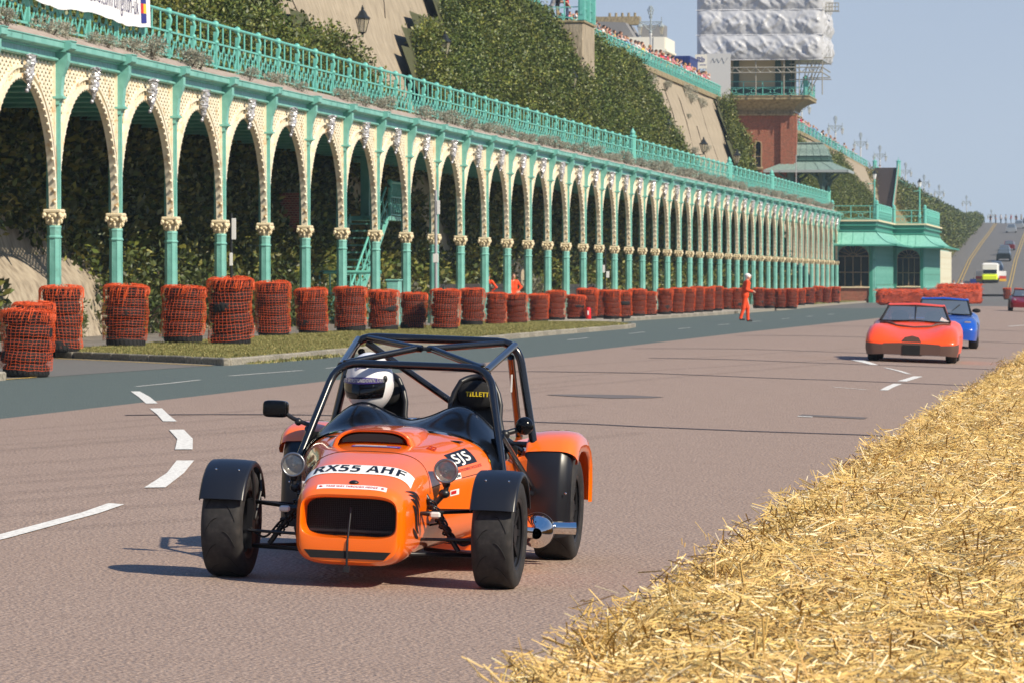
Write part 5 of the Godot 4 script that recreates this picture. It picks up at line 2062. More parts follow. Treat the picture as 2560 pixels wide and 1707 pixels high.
	for i in 5200:
		var z := -560.0 - r.randf() * 310.0
		var t := r.randf()
		var x := lerpf(bank_x(z) - 2.6, minf(-33.2, bank_x(z) - 5.0), t)
		var y := lerpf(hill_y(z) + 0.1, maxf(prom_y(z), hill_y(z) + 0.4), pow(t, 0.85)) + 0.4 + 0.9 * (0.5 + 0.5 * f.get_noise_2d(z * 0.5, t * 9.0))
		spots.append(Transform3D(Basis.from_euler(Vector3(r.randf() * TAU, r.randf() * TAU, r.randf() * TAU)).scaled(Vector3.ONE * r.randf_range(1.4, 2.8)), Vector3(x, y, z)))
		var k := r.randf_range(0.7, 1.15)
		tints.append(Color(k, k * 1.0, k))
	var o := scatter("foliage", clumps[0], spots, tints)
	o.set_meta("kind", "stuff")
	root.add_child(o, true)
	root = thing("clifftop_scrub", "low green and brown scrub above the pavilion terrace beside the steps", "shrub")
	spots = []
	tints = []
	for i in 1500:
		var z := -505.0 - r.randf() * 130.0
		var y := r.randf_range(6.0, prom_y(z) - 0.2)
		if f.get_noise_2d(z * 0.4, y) < -0.05:
			continue
		spots.append(Transform3D(Basis.from_euler(Vector3(r.randf() * TAU, r.randf() * TAU, 0)).scaled(Vector3.ONE * r.randf_range(1.0, 1.9)), Vector3(-32.3 + r.randf() * 0.5 + (prom_y(z) - y) * 0.2, y, z)))
		var k := r.randf_range(0.8, 1.3)
		tints.append(Color(k * 1.3, k, k))
	o = scatter("foliage", clumps[1], spots, tints)
	o.set_meta("kind", "stuff")
	root.add_child(o, true)
	ledge_shrubs()

func grey_shrub(sd: int) -> Mesh:           # silvery sub-shrub: a dome of fine narrow leaves on dry stems
	var r := RandomNumberGenerator.new()
	r.seed = sd
	var b := MB.new()
	b.colored = true
	var lobes := []
	for i in 6:
		lobes.append([Vector3(r.randf_range(-0.18, 0.18), r.randf_range(0.06, 0.26), r.randf_range(-0.24, 0.24)), r.randf_range(0.13, 0.21)])
	for i in 900:
		var l: Array = lobes[r.randi() % 6]
		var d := Vector3(r.randfn(), r.randfn() * 0.8 + 0.35, r.randfn()).normalized()
		var p: Vector3 = l[0] + d * l[1] * r.randf_range(0.55, 1.05)
		var ax := (d + Vector3(r.randfn(), r.randfn(), r.randfn()) * 0.45).normalized()
		var side := ax.cross(Vector3(r.randfn(), r.randfn(), r.randfn())).normalized()
		var s := r.randf_range(0.04, 0.085)
		var t := r.randf()
		b.col = Color(0.36, 0.36, 0.29).lerp(Color(0.19, 0.185, 0.135), t * t) * r.randf_range(0.75, 1.25)
		b.quad(p, p + ax * s * 0.5 + side * s * 0.17, p + ax * s, p + ax * s * 0.5 - side * s * 0.17)
	for i in 26:
		var l: Array = lobes[r.randi() % 6]
		b.col = Color(0.16, 0.13, 0.1)
		var q: Vector3 = l[0]
		b.bar(Vector3(0, -0.1, q.z * 0.3), q * 0.9, 0.014, 0.014)
	return b.mesh(M.grey_leaf)

func ledge_shrubs() -> void:
	var kinds := []
	for i in 5:
		kinds.append(grey_shrub(300 + i))
	var r := RandomNumberGenerator.new()
	r.seed = 44
	var at := []
	for z in [-91.5, -95.6, -96.8, -99.6, -100.6, -103.2, -104.7, -105.6, -109.4, -110.6, -116.6, -122.0, -124.5, -131.0, -133.0, -134.6, -138.4, -140.0, -146.0, -148.0]:
		at.append(z)
	var z0 := -151.0
	while z0 > -343.0:
		at.append(z0)
		z0 -= r.randf_range(1.4, 3.0) if z0 > -262.0 else r.randf_range(2.2, 4.4)
	for i in at.size():
		var s := r.randf_range(0.75, 1.35)
		var m := kinds[r.randi() % 5] as Mesh
		var o := solo("ledge_shrub", m, null, "grey-leaved shrub on the ledge above the cornice, %s from the left" % nth(mini(i + 1, 99)), "shrub", "grey shrubs growing on the arcade ledge", Vector3(ARC - 0.42 + r.randf_range(-0.12, 0.14), 7.0, at[i]), r.randf() * TAU)
		o.scale = Vector3(s * r.randf_range(0.85, 1.1), s * r.randf_range(0.8, 1.1), s * r.randf_range(0.9, 1.25))
	# the same plants rooted in cracks of the cliff wall
	var w := [[-283.5, 14.2, 1.7], [-284.0, 13.2, 1.5], [-285.5, 12.3, 1.0], [-296.0, 14.5, 1.0], [-309.0, 14.6, 1.7], [-311.0, 14.2, 1.4], [-318.0, 14.2, 1.2], [-304.0, 12.8, 0.7], [-309.0, 10.6, 0.9], [-332.0, 14.0, 1.6], [-333.0, 12.6, 1.5], [-337.0, 14.6, 1.5], [-299.0, 10.2, 1.0], [-290.0, 11.2, 0.9]]
	for i in w.size():
		var q: Array = w[i]
		var o := solo("wall_shrub", kinds[i % 5], null, "grey tuft rooted in the bare cliff wall near the tower, %s from the left" % nth(i + 1), "shrub", "grey tufts on the cliff wall", Vector3(wall_x(q[1]) + 0.05, q[1], q[0]), i * 1.3)
		o.scale = Vector3.ONE * q[2] * 1.2

func build_under() -> void:
	# behind the columns: ivy on the wall, shrubs in the bed, a brick buttress, iron steps and a fence
	var r := RandomNumberGenerator.new()
	r.seed = 61
	var dull := [Color(0.10, 0.13, 0.02), Color(0.065, 0.095, 0.018), Color(0.14, 0.165, 0.028), Color(0.2, 0.195, 0.04), Color(0.05, 0.07, 0.016)]
	var clump := leaf_clump(410, 30, 0.4, 0.16, dull)
	var f := FastNoiseLite.new()
	f.seed = 6
	f.frequency = 0.07
	var spots := []
	var tints := []
	for i in 19000:
		var z := -84.0 - pow(r.randf(), 1.15) * 260.0
		var y := r.randf_range(0.2, 6.3)
		var n := f.get_noise_2d(z, y * 1.5)
		if n < -0.3 + (0.14 if y < 2.4 and z > -112.0 else 0.0):
			continue
		spots.append(Transform3D(Basis.from_euler(Vector3(r.randf() * TAU, r.randf() * TAU, r.randf() * TAU)).scaled(Vector3.ONE * r.randf_range(0.7, 1.6)), Vector3(wall_x(y) + 0.25 + 0.4 * maxf(n, 0.0) + r.randf() * 0.2, y, z)))
		var k := r.randf_range(0.8, 1.15)
		tints.append(Color(k, k, k))
	var root := thing("wall_ivy", "dark ivy covering the wall in the shade behind the columns", "ivy")
	var o := scatter("foliage", clump, spots, tints)
	o.set_meta("kind", "stuff")
	root.add_child(o, true)
	var b := MB.new()
	b.bar(Vector3(-27.4, 0.3, -95.0), Vector3(-28.9, 5.6, -98.0), 0.08, 0.08)
	b.tube([Vector3(-27.2, 0.3, -111.2), Vector3(-27.9, 2.4, -110.2), Vector3(-28.6, 4.2, -108.4), Vector3(-29.1, 5.8, -106.4)], [0.14, 0.11, 0.09, 0.06], 6)
	part("stem", b, M.bark, root)
	# bed shrubs
	var kinds := []
	for i in 3:
		kinds.append(bed_shrub(500 + i, greens_for(i)))
	var bed := [[-87.5, 0.9, 2, "low grey-green shrub behind the leftmost tyre stacks"], [-93.5, 1.1, 0, "bush beside the first column under the arcade"], [-99.5, 0.7, 2, "small bush between the second and third columns under the arcade"], [-104.8, 0.7, 1, "small bush behind the third column under the arcade"], [-112.0, 1.3, 1, "bush behind the sign post under the arcade"], [-115.5, 1.6, 1, "tall leafy bush behind the fifth column under the arcade"], [-119.5, 1.5, 1, "leafy bush behind the sixth column under the arcade"], [-125.0, 1.2, 1, "bush behind the seventh column under the arcade"], [-131.5, 1.4, 1, "bush left of the teal cabinet under the arcade"], [-136.0, 1.0, 1, "bush right behind the eighth column under the arcade"], [-158.0, 1.2, 2, "dim bush behind the fence under the arcade"], [-171.0, 1.1, 2, "dim bush beyond the orange marshal under the arcade"], [-186.0, 1.3, 2, "dim bush deep under the middle of the arcade"], [-203.0, 1.2, 2, "dim bush under the arcade near the walking marshal"]]
	for i in bed.size():
		var q: Array = bed[i]
		var s := thing("bed_shrub", q[3], "shrub", Vector3(-26.3 + 0.3 * (i % 2), 0.12 + fall(q[0]), q[0]), i * 1.1, "shrubs in the bed under the arcade")
		s.scale = Vector3(q[1], q[1] * 1.05, q[1])
		part("foliage", kinds[q[2]][0], null, s)
		part("stems", kinds[q[2]][1], null, s)
	# red brick buttress seen through the first arch
	var bt := thing("brick_buttress", "dark red brick buttress in the shade under the leftmost arch", "buttress", Vector3(-27.6, 0, -90.3))
	b = MB.new()
	b.box(Vector3(-0.3, 3.1, 0), Vector3(1.6, 6.3, 0.9))
	part("pier", b, M.brick, bt)
	bt = thing("brick_buttress", "brick buttress beside the iron steps under the arcade", "buttress", Vector3(-27.7, 0, -141.2))
	b = MB.new()
	b.box(Vector3(-0.3, 2.2, 0), Vector3(1.7, 4.4, 1.1))
	part("pier", b, M.brick, bt)
	# concrete toe of the wall, catching the sun that comes in under the arches
	b = MB.new()
	var rows := []
	for z in zrange(-80, -168, 1.5):
		var k := f.get_noise_1d(z * 3.0) * 0.5
		rows.append(PackedVector3Array([Vector3(-26.55 + k * 0.4, 0.1 + fall(z), z), Vector3(-26.7 + k * 0.4, 0.5, z), Vector3(-27.1 + k * 0.4, 1.5, z), Vector3(-27.7, 2.2, z)]))
	b.grid(rows, true)
	solo("wall_toe", b, M.render, "pale sloping foot of the retaining wall dappled with sun", "wall")
	# iron steps
	var st := thing("iron_stair", "teal iron staircase against the wall under the arcade", "stairs", Vector3(-26.6, 0, -150.0))
	b = MB.new()
	for k in 14:
		b.box(Vector3(0, 0.25 + k * 0.25, 7.0 - k * 0.5), Vector3(1.3, 0.05, 0.5))
	b.bar(Vector3(0.65, 0.15, 7.2), Vector3(0.65, 3.7, 0.2), 0.3, 0.06)
	b.bar(Vector3(-0.65, 0.15, 7.2), Vector3(-0.65, 3.7, 0.2), 0.3, 0.06)
	part("steps", b, M.teal, st)
	b = MB.new()
	b.box(Vector3(0, 3.7, -1.2), Vector3(1.5, 0.14, 2.8))
	b.box(Vector3(-0.5, 5.0, -2.4), Vector3(0.3, 2.5, 1.2))
	part("landing", b, M.teal, st)
	for q in [[Vector3(0.7, 0.3, 7.0), 7.5, 0.465], [Vector3(0.7, 3.75, 0.0), 2.6, 0.0]]:
		var h := hub("railing", st, q[0])
		h.rotation.x = q[2]
		rail_panel(h, q[1], 9, 7)
	var h2 := hub("gate", st, Vector3(-0.6, 0.2, 8.0))
	h2.rotation.y = -PI / 2
	rail_panel(h2, 2.4, 6, 4)
	h2.scale = Vector3(1, 1.35, 1)
	for q in [[-157.0, -176.0, "dark iron fence under the arcade left of the orange marshal"], [-193.0, -206.0, "dark iron fence under the middle of the arcade"]]:
		var fe := thing("iron_fence", q[2], "fence", Vector3(-25.6, 0.12 + fall(q[0]), q[0]))
		var l: float = q[0] - q[1]
		b = MB.new()
		for y in [0.15, 1.15]:
			b.box(Vector3(0, y, -l / 2), Vector3(0.05, 0.05, l))
		part("rails", b, M.iron_black, fe)
		b = MB.new()
		for k in int(l / 0.16):
			b.box(Vector3(0, 0.68, -k * 0.16), Vector3(0.025, 1.3, 0.025))
		part("bars", b, M.steel, fe)

func greens_for(i: int) -> Array:
	if i == 0:
		return [Color(0.11, 0.1, 0.045), Color(0.08, 0.075, 0.03), Color(0.15, 0.125, 0.06)]
	if i == 1:
		return [Color(0.06, 0.085, 0.02), Color(0.04, 0.06, 0.016), Color(0.09, 0.11, 0.03)]
	return [Color(0.12, 0.12, 0.09), Color(0.09, 0.09, 0.06), Color(0.17, 0.16, 0.12)]

func bed_shrub(sd: int, greens: Array) -> Array:
	var r := RandomNumberGenerator.new()
	r.seed = sd
	var b := MB.new()
	b.colored = true
	var lobes := []
	for i in 10:
		lobes.append([Vector3(r.randf_range(-0.35, 0.35), r.randf_range(0.3, 1.1), r.randf_range(-0.9, 0.9)), r.randf_range(0.25, 0.45)])
	for i in 1100:
		var l: Array = lobes[r.randi() % 10]
		var d := Vector3(r.randfn(), r.randfn(), r.randfn()).normalized()
		var p: Vector3 = l[0] + d * l[1] * r.randf_range(0.6, 1.05)
		var ax := (d + Vector3(r.randfn(), r.randfn(), r.randfn()) * 0.6).normalized()
		var side := ax.cross(Vector3(r.randfn(), r.randfn(), r.randfn())).normalized()
		var s := r.randf_range(0.08, 0.15)
		b.col = greens[r.randi() % greens.size()] * r.randf_range(0.7, 1.3)
		b.quad(p, p + ax * s * 0.5 + side * s * 0.25, p + ax * s, p + ax * s * 0.5 - side * s * 0.25)
	var st := MB.new()
	for l in lobes:
		st.tube([Vector3(0, 0, 0), l[0] * 0.5 + Vector3(0, 0.05, 0), l[0]], [0.03, 0.02, 0.01], 5)
	return [b.mesh(M.leaf), st.mesh(M.bark)]
const SEC := [[0.475, 0.262, 0.135, 0.503], [0.44, 0.280, 0.118, 0.522], [0.36, 0.292, 0.108, 0.548], [0.2, 0.306, 0.11, 0.602], [0.0, 0.325, 0.12, 0.650], [-0.25, 0.368, 0.135, 0.690], [-0.5, 0.425, 0.145, 0.712], [-0.75, 0.485, 0.15, 0.735], [-0.95, 0.53, 0.15, 0.755], [-1.15, 0.555, 0.15, 0.765]]

func body_sec(z: float) -> Array:
	for i in SEC.size() - 1:
		if z >= SEC[i + 1][0]:
			var t := clampf((z - SEC[i][0]) / (SEC[i + 1][0] - SEC[i][0]), 0.0, 1.0)
			var a: Array = SEC[i]
			var b: Array = SEC[i + 1]
			var a0: Array = SEC[maxi(i - 1, 0)]
			var b1: Array = SEC[mini(i + 2, SEC.size() - 1)]
			var o := []
			for k in range(1, 4):
				o.append(cubic_interpolate(a[k], b[k], a0[k], b1[k], t))
			return o
	return [0.555, 0.15, 0.765]

func sup(v: float, e: float) -> float:
	return signf(v) * pow(absf(v), e)

func body_pt(z: float, th: float, off := 0.0) -> Vector3:       # skin of the nose and bonnet; th = 0 at the car's left flank, PI/2 on top
	var s := body_sec(z)
	var w: float = s[0]
	var yc: float = s[1] * 0.5 + s[2] * 0.5
	var h: float = s[2] * 0.5 - s[1] * 0.5
	var e := body_e(z)
	var p := Vector3(w * sup(cos(th), e), yc + h * sup(sin(th), e), z)
	if off != 0.0:
		var nn := Vector3(sup(cos(th), 2.0 - e) / w, sup(sin(th), 2.0 - e) / h, 0.12).normalized()
		p += nn * off
	return p

func body_e(z: float) -> float:          # squarer at the nose, rounder towards the scuttle
	return lerpf(0.60, 0.47, smoothstep(-0.3, 0.4, z))

func top_th(z: float, x: float) -> float:         # angle at which the skin passes above x
	var w: float = body_sec(z)[0]
	return acos(clampf(sup(x / w, 1.0 / body_e(z)), -1.0, 1.0))

func on_bonnet(x: float, z: float, off: float) -> Vector3:
	return body_pt(z, top_th(z, x), off)

func bonnet_patch(x0: float, x1: float, z0: float, z1: float, off: float, nx := 24, nz := 6) -> MB:     # z0 front, z1 back
	var b := MB.new()
	var rows := []
	for j in nz + 1:
		var row := PackedVector3Array()
		for i in nx + 1:
			row.append(on_bonnet(lerpf(x0, x1, i / float(nx)), lerpf(z0, z1, j / float(nz)), off))
		rows.append(row)
	b.grid(rows, false)
	return b

func flank_patch(z0: float, z1: float, t0: float, t1: float, off: float, nx := 10, nt := 8) -> MB:      # z0 front .. z1 back, t0 low .. t1 high
	var b := MB.new()
	var rows := []
	for j in nt + 1:
		var row := PackedVector3Array()
		for i in nx + 1:
			row.append(body_pt(lerpf(z0, z1, i / float(nx)), lerpf(t0, t1, j / float(nt)), off))
		rows.append(row)
	b.grid(rows, false)
	return b

func wrap_text(t: String, size: float, kind: String, o: Vector2, dx: Vector2, dy: Vector2, off: float, bold := true) -> MB:    # lettering laid on the skin
	var src := text_mb(t, size, 0.0, "Droid Sans", bold)
	var out := MB.new()
	for i in src.v.size():
		var p := src.v[i]
		var q := o + dx * p.x + dy * p.y
		var w := on_bonnet(q.x, q.y, off) if kind == "bonnet" else body_pt(q.x, q.y, off)
		out.vert(w, Vector3(0, 1, 0.4) if kind == "bonnet" else Vector3(1, 0.5, 0.3))
	for i in range(0, src.ix.size(), 3):
		out.tri(src.ix[i], src.ix[i + 1], src.ix[i + 2])
	return out

func rounded(b: MB, o: Vector3, h: Vector3, e: float) -> void:        # soft-cornered box
	var rows := []
	for j in 17:
		var t := -PI / 2 + PI * j / 16
		var row := PackedVector3Array()
		for i in 24:
			var a := TAU * i / 24
			row.append(o + Vector3(h.x * sup(cos(t), e) * sup(cos(a), e), h.y * sup(sin(t), e), h.z * sup(cos(t), e) * sup(sin(a), e)))
		rows.append(row)
	b.grid(rows, true, true)

func bend(pts: Array, r: float) -> Array:          # round the corners of a bent tube
	var out := [pts[0]]
	for i in range(1, pts.size() - 1):
		var p: Vector3 = pts[i]
		var a: Vector3 = pts[i - 1] - p
		var b: Vector3 = pts[i + 1] - p
		var q := minf(r, minf(a.length(), b.length()) * 0.48)
		var p0 := p + a.normalized() * q
		var p1 := p + b.normalized() * q
		for k in 7:
			var t := k / 6.0
			out.append(p0.lerp(p, t).lerp(p.lerp(p1, t), t))
	out.append(pts[pts.size() - 1])
	return out

func wheel(root: Node3D, called: String, at: Vector3, r: float, w: float, out_side: float, steer := 0.0) -> Node3D:
	var h := hub(called, root, at)
	h.rotation.y = steer
	var b := MB.new()
	b.x = Transform3D(Basis(Vector3(0, 0, 1), -PI / 2), Vector3.ZERO)      # lathe axis along x
	var hw := w / 2
	var prof := [Vector2(r * 0.63, -hw * 0.86), Vector2(r * 0.72, -hw * 0.98), Vector2(r * 0.86, -hw * 1.0), Vector2(r * 0.95, -hw * 0.93), Vector2(r * 0.99, -hw * 0.8), Vector2(r, -hw * 0.5), Vector2(r * 1.002, 0), Vector2(r, hw * 0.5), Vector2(r * 0.99, hw * 0.8), Vector2(r * 0.95, hw * 0.93), Vector2(r * 0.86, hw * 1.0), Vector2(r * 0.72, hw * 0.98), Vector2(r * 0.63, hw * 0.86)]
	prof.reverse()
	b.lathe(prof, 48, true)
	var tyre := part("tyre", b, M.tyre, h)
	# slanting tread cuts
	b = MB.new()
	for k in 13:
		var a := TAU * k / 13
		for s in [-1.0, 1.0]:
			var p := []
			for i in 6:
				var t := i / 5.0
				var aa: float = a + (t * t) * 0.3 + (0.24 if s > 0 else 0.0)
				var rr := r * 1.0025 - 0.002 * t
				p.append(Vector3(s * hw * lerpf(0.14, 0.74, t), rr * cos(aa), rr * sin(aa)))
			b.tube(p, [0.0015, 0.003, 0.0035, 0.0035, 0.003, 0.0015], 4, false)
	part("tread_cuts", b, M.matt_black, tyre)
	b = MB.new()
	b.x = Transform3D(Basis(Vector3(0, 0, 1), -PI / 2), Vector3.ZERO)
	b.lathe([Vector2(r * 0.60, -hw * 0.84), Vector2(r * 0.66, -hw * 0.9), Vector2(r * 0.66, -hw * 0.84), Vector2(r * 0.58, -hw * 0.7), Vector2(r * 0.56, hw * 0.7), Vector2(r * 0.66, hw * 0.84), Vector2(r * 0.66, hw * 0.9), Vector2(r * 0.60, hw * 0.84)], 32)
	b.x = Transform3D.IDENTITY
	for k in 8:
		var a := TAU * k / 8
		var d := Vector3(0, cos(a), sin(a))
		b.bar(Vector3(out_side * hw * 0.55, 0, 0) + d * 0.03, Vector3(out_side * hw * 0.66, 0, 0) + d * r * 0.6, 0.032, 0.02)
	b.x = Transform3D(Basis(Vector3(0, 0, 1), -PI / 2), Vector3(out_side * hw * 0.6, 0, 0))
	b.lathe([Vector2(0.0, -0.02), Vector2(0.05, -0.02), Vector2(0.05, 0.02), Vector2(0.0, 0.02)], 16)
	part("rim", b, M.satin_black, h)
	b = MB.new()
	b.x = Transform3D(Basis(Vector3(0, 0, 1), -PI / 2), Vector3(-out_side * hw * 0.1, 0, 0))
	b.lathe([Vector2(0.0, -0.008), Vector2(r * 0.45, -0.008), Vector2(r * 0.45, 0.008), Vector2(0.0, 0.008)], 24)
	part("brake_disc", b, M.steel, h)
	return h

func arc_shell(b: MB, o: Vector3, r: float, w: float, a0: float, a1: float, t: float, lip: float) -> void:     # cycle wing: shell round the x axis
	var n := 22
	var outer := []
	var inner := []
	for i in n + 1:
		var a := lerpf(a0, a1, i / float(n))
		var d := Vector3(0, sin(a), cos(a))
		var ro := PackedVector3Array()
		var ri := PackedVector3Array()
		for q in [[-w / 2, -lip], [-w / 2, -0.006], [-w / 2 + 0.012, 0.004], [-w * 0.25, 0.008], [0.0, 0.009], [w * 0.25, 0.008], [w / 2 - 0.012, 0.004], [w / 2, -0.006], [w / 2, -lip]]:
			ro.append(o + Vector3(q[0], 0, 0) + d * (r + q[1]))
			ri.append(o + Vector3(q[0] * 0.97, 0, 0) + d * (r + q[1] - t))
		outer.append(ro)
		inner.append(ri)
	b.grid(outer, false)
	b.grid(inner, true)
	for e in [0, n]:
		for i in 8:
			b.quad(outer[e][i], outer[e][i + 1], inner[e][i + 1], inner[e][i])

func build_car() -> void:
	var car := thing("kit_car", "open orange kit car with black roll cage in the foreground", "car", Vector3(-4.03, gy(-4.03, -22.5), -22.52))
	car.rotation.z = -0.035
	# --- nose and bonnet in one skin, turned in round the radiator mouth
	var b := MB.new()
	var rows := []
	var n := 64
	var zs := [-1.15, -1.0, -0.85, -0.7, -0.55, -0.4, -0.25, -0.1, 0.0, 0.1, 0.2, 0.28, 0.36, 0.41, 0.44, 0.46, 0.475]
	for z in zs:
		var row := PackedVector3Array()
		for i in n:
			row.append(body_pt(z, TAU * i / n))
		rows.append(row)
	for q in [[0.492, 0.255, 0.225, 0.305, 0.172, 0.46], [0.498, 0.251, 0.15, 0.35, 0.13, 0.45], [0.490, 0.245, 0.105, 0.36, 0.105, 0.44], [0.465, 0.238, 0.100, 0.36, 0.100, 0.44], [0.40, 0.232, 0.096, 0.36, 0.096, 0.44]]:
		var row := PackedVector3Array()
		for i in n:
			var th := TAU * i / n
			var yc: float = q[3]
			row.append(Vector3(q[1] * sup(cos(th), q[5]), yc + (q[4] if sin(th) >= 0 else (q[4] if q[0] < 0.4925 and q[0] != 0.492 else q[2] - 0.055)) * sup(sin(th), q[5]), q[0]))
		rows.append(row)
	b.grid(rows, false, true)
	var skin := part("body_shell", b, M.orange_paint, car)
	# shut lines of the bonnet and nose
	b = MB.new()
	var line := []
	for i in 33:
		var th := lerpf(0.12, PI - 0.12, i / 32.0)
		line.append(body_pt(-0.14 + 0.1 * pow(absf(cos(th)), 2.0), th, 0.0005))
	b.tube(line, 0.0022, 4)
	for s in [0.0, 1.0]:
		line = []
		for i in 20:
			var z := lerpf(-0.08, -1.12, i / 19.0)
			line.append(body_pt(z, 0.2 if s == 0.0 else PI - 0.2, 0.0005))
		b.tube(line, 0.0022, 4)
	part("shut_line", b, M.matt_black, skin)
	# radiator mesh in the mouth
	b = MB.new()
	b.box(Vector3(0, 0.36, 0.375), Vector3(0.47, 0.2, 0.01))
	part("radiator", b, M.matt_black, car)
	b = MB.new()
	for i in 47:
		b.box(Vector3(-0.23 + i * 0.01, 0.36, 0.405), Vector3(0.0018, 0.19, 0.0018))
	for i in 19:
		b.box(Vector3(0, 0.27 + i * 0.01, 0.407), Vector3(0.46, 0.0018, 0.0018))
	part("grille_mesh", b, M.mesh_black, car)
	b = MB.new()
	b.box(Vector3(0, 0.29, 0.412), Vector3(0.43, 0.012, 0.004))
	b.tube([Vector3(0.0, 0.41, 0.43), Vector3(0.0, 0.24, 0.5), Vector3(0.0, 0.1, 0.505), Vector3(0.0, 0.085, 0.49)], 0.006, 6)
	b.box(Vector3(0.0, 0.1, 0.505), Vector3(0.03, 0.03, 0.012))
	part("tow_strap", b, M.satin_black, car)
	b = MB.new()           # lower slot
	var slot := PackedVector2Array([Vector2(-0.225, 0.192), Vector2(-0.19, 0.152), Vector2(0.19, 0.152), Vector2(0.225, 0.192)])
	b.prism(slot, 0.40, 0.4985)
	part("lower_intake", b, M.matt_black, car)
	# bonnet scoop
	b = MB.new()
	rows = []
	for q in [[-0.40, 0.195, 0.062, 0.0], [-0.385, 0.215, 0.078, 0.0], [-0.41, 0.225, 0.076, 0.0], [-0.55, 0.235, 0.072, 0.0], [-0.75, 0.24, 0.055, 0.0], [-0.95, 0.22, 0.03, 0.0], [-1.02, 0.2, -0.01, 0.0]]:
		var row := PackedVector3Array()
		for i in 25:
			var u := lerpf(-1.0, 1.0, i / 24.0)
			var x: float = -0.045 + q[1] * u
			var y0 := on_bonnet(x, clampf(q[0], -1.14, 0.0), 0.0).y
			row.append(Vector3(x, y0 - 0.012 + (q[2] + 0.012) * pow(maxf(1.0 - pow(absf(u), 4.0), 0.0), 0.5), q[0]))
		rows.append(row)
	b.grid(rows, true)
	part("bonnet_scoop", b, M.orange_paint, car)
	b = MB.new()
	rows = []
	for q in [0.0, 1.0]:
		var row := PackedVector3Array()
		for i in 25:
			var u := lerpf(-1.0, 1.0, i / 24.0)
			var x := -0.045 + 0.172 * u
			var y0 := on_bonnet(x, -0.39, 0.0).y
			row.append(Vector3(x, y0 + 0.012 + q * 0.042 * pow(maxf(1.0 - pow(absf(u), 3.0), 0.0), 0.5), -0.3925 + q * 0.002))
		rows.append(row)
	b.grid(rows, false)
	part("scoop_mesh", b, M.mesh_black, car)
	for s in [-1.0, 1.0]:       # slim outlets either side of the scuttle
		b = MB.new()
		b.ball(on_bonnet(s * 0.33, -0.8, 0.0), Vector3(0.05, 0.006, 0.018), 10, 6)
		part("bonnet_vent", b, M.matt_black, car)
	# --- twin-hump cowl
	b = MB.new()
	rows = []
	for j in 17:
		var t := j / 16.0
		var z := lerpf(-0.93, -1.36, t)
		var row := PackedVector3Array()
		for i in 49:
			var x := lerpf(-0.56, 0.56, i / 48.0)
			var hump := exp(-pow((absf(x) - 0.285) / 0.165, 2.0))
			var zz := clampf(z, -1.14, 0.0)
			var y0 := on_bonnet(clampf(x, -0.53, 0.53), zz, 0.0).y
			var rise := 0.012 + smoothstep(0.0, 1.0, t) * (0.018 + 0.1 * hump) - 0.01 * maxf(0.0, absf(x) - 0.5) * 20.0 * t
			row.append(Vector3(x, y0 + rise, z))
		rows.append(row)
	b.grid(rows, true)
	var edge := []
	for p in rows[16]:
		edge.append(p)
	b.tube(edge, 0.007, 6)
	part("cowl", b, M.gloss_black, car)
	# --- cockpit tub and tail
	b = MB.new()
	for s in [-1.0, 1.0]:
		b.bevel(Vector3(s * 0.53, 0.37, -1.6), Vector3(0.06, 0.46, 0.95), 0.02)
	b.bevel(Vector3(0, 0.4, -2.45), Vector3(1.1, 0.55, 0.8), 0.08)
	b.box(Vector3(0, 0.13, -1.6), Vector3(1.06, 0.03, 1.0))
	part("cockpit_tub", b, M.orange_paint, car)
	b = MB.new()
	b.box(Vector3(0, 0.45, -1.16), Vector3(1.06, 0.55, 0.02))
	b.box(Vector3(0, 0.4, -2.02), Vector3(1.0, 0.5, 0.02))
	part("bulkhead", b, M.matt_black, car)
	b = MB.new()
	var sw := []
	for i in 25:
		var a := TAU * i / 24
		sw.append(Vector3(-0.3 + 0.15 * cos(a), 0.62 + 0.145 * sin(a), -1.42 + 0.05 * sin(a)))
	b.tube(sw, 0.014, 6, false)
	b.bar(Vector3(-0.44, 0.62, -1.42), Vector3(-0.16, 0.62, -1.42), 0.03, 0.01)
	part("steering_wheel", b, M.matt_black, car)
	for s in [-1.0, 1.0]:
		var seat := hub("seat", car, Vector3(s * 0.27, 0, -1.86))
		b = MB.new()
		rows = []
		for j in 12:
			var t := j / 11.0
			var y := lerpf(0.2, 1.035, t)
			var w := 0.2 - 0.06 * smoothstep(0.45, 0.75, t) - 0.05 * smoothstep(0.85, 1.0, t)
			var row := PackedVector3Array()
			for i in 11:
				var u := lerpf(-1.0, 1.0, i / 10.0)
				row.append(Vector3(w * u, y - 0.03 * u * u * smoothstep(0.8, 1.0, t), -0.12 * t + 0.1 * u * u * (1.0 - 0.6 * t)))
			rows.append(row)
		b.grid(rows, false)
		b.grid(rows, true)
		var rim := []
		for j in 12:
			rim.append(rows[j][0])
		for i in 11:
			rim.append(rows[11][i])
		for j in 12:
			rim.append(rows[11 - j][10])
		b.tube(rim, 0.018, 6)
		part("seat_shell", b, M.satin_black, seat)
		b = MB.new()
		b.ball(Vector3(0, 0.93, -0.07), Vector3(0.115, 0.085, 0.05), 16, 10)
		part("headrest", b, M.matt_black, seat)
		if s > 0:
			b = text_mb("TILLETT", 0.036, 0.004, "Droid Sans", true)
			part("lettering", b, M.sticker_yellow, seat).position = Vector3(0.015, 0.94, -0.008)
	# --- roll cage
	var cage := hub("roll_cage", car)
	var fh := [Vector3(-0.585, 0.48, -0.97), Vector3(-0.425, 1.1, -1.36), Vector3(0.425, 1.1, -1.36), Vector3(0.585, 0.48, -0.97)]
	var rh := [Vector3(-0.6, 0.4, -2.08), Vector3(-0.615, 0.5, -2.08), Vector3(-0.47, 1.232, -2.12), Vector3(0.47, 1.232, -2.12), Vector3(0.615, 0.5, -2.08), Vector3(0.58, 0.39, -2.05)]
	b = MB.new()
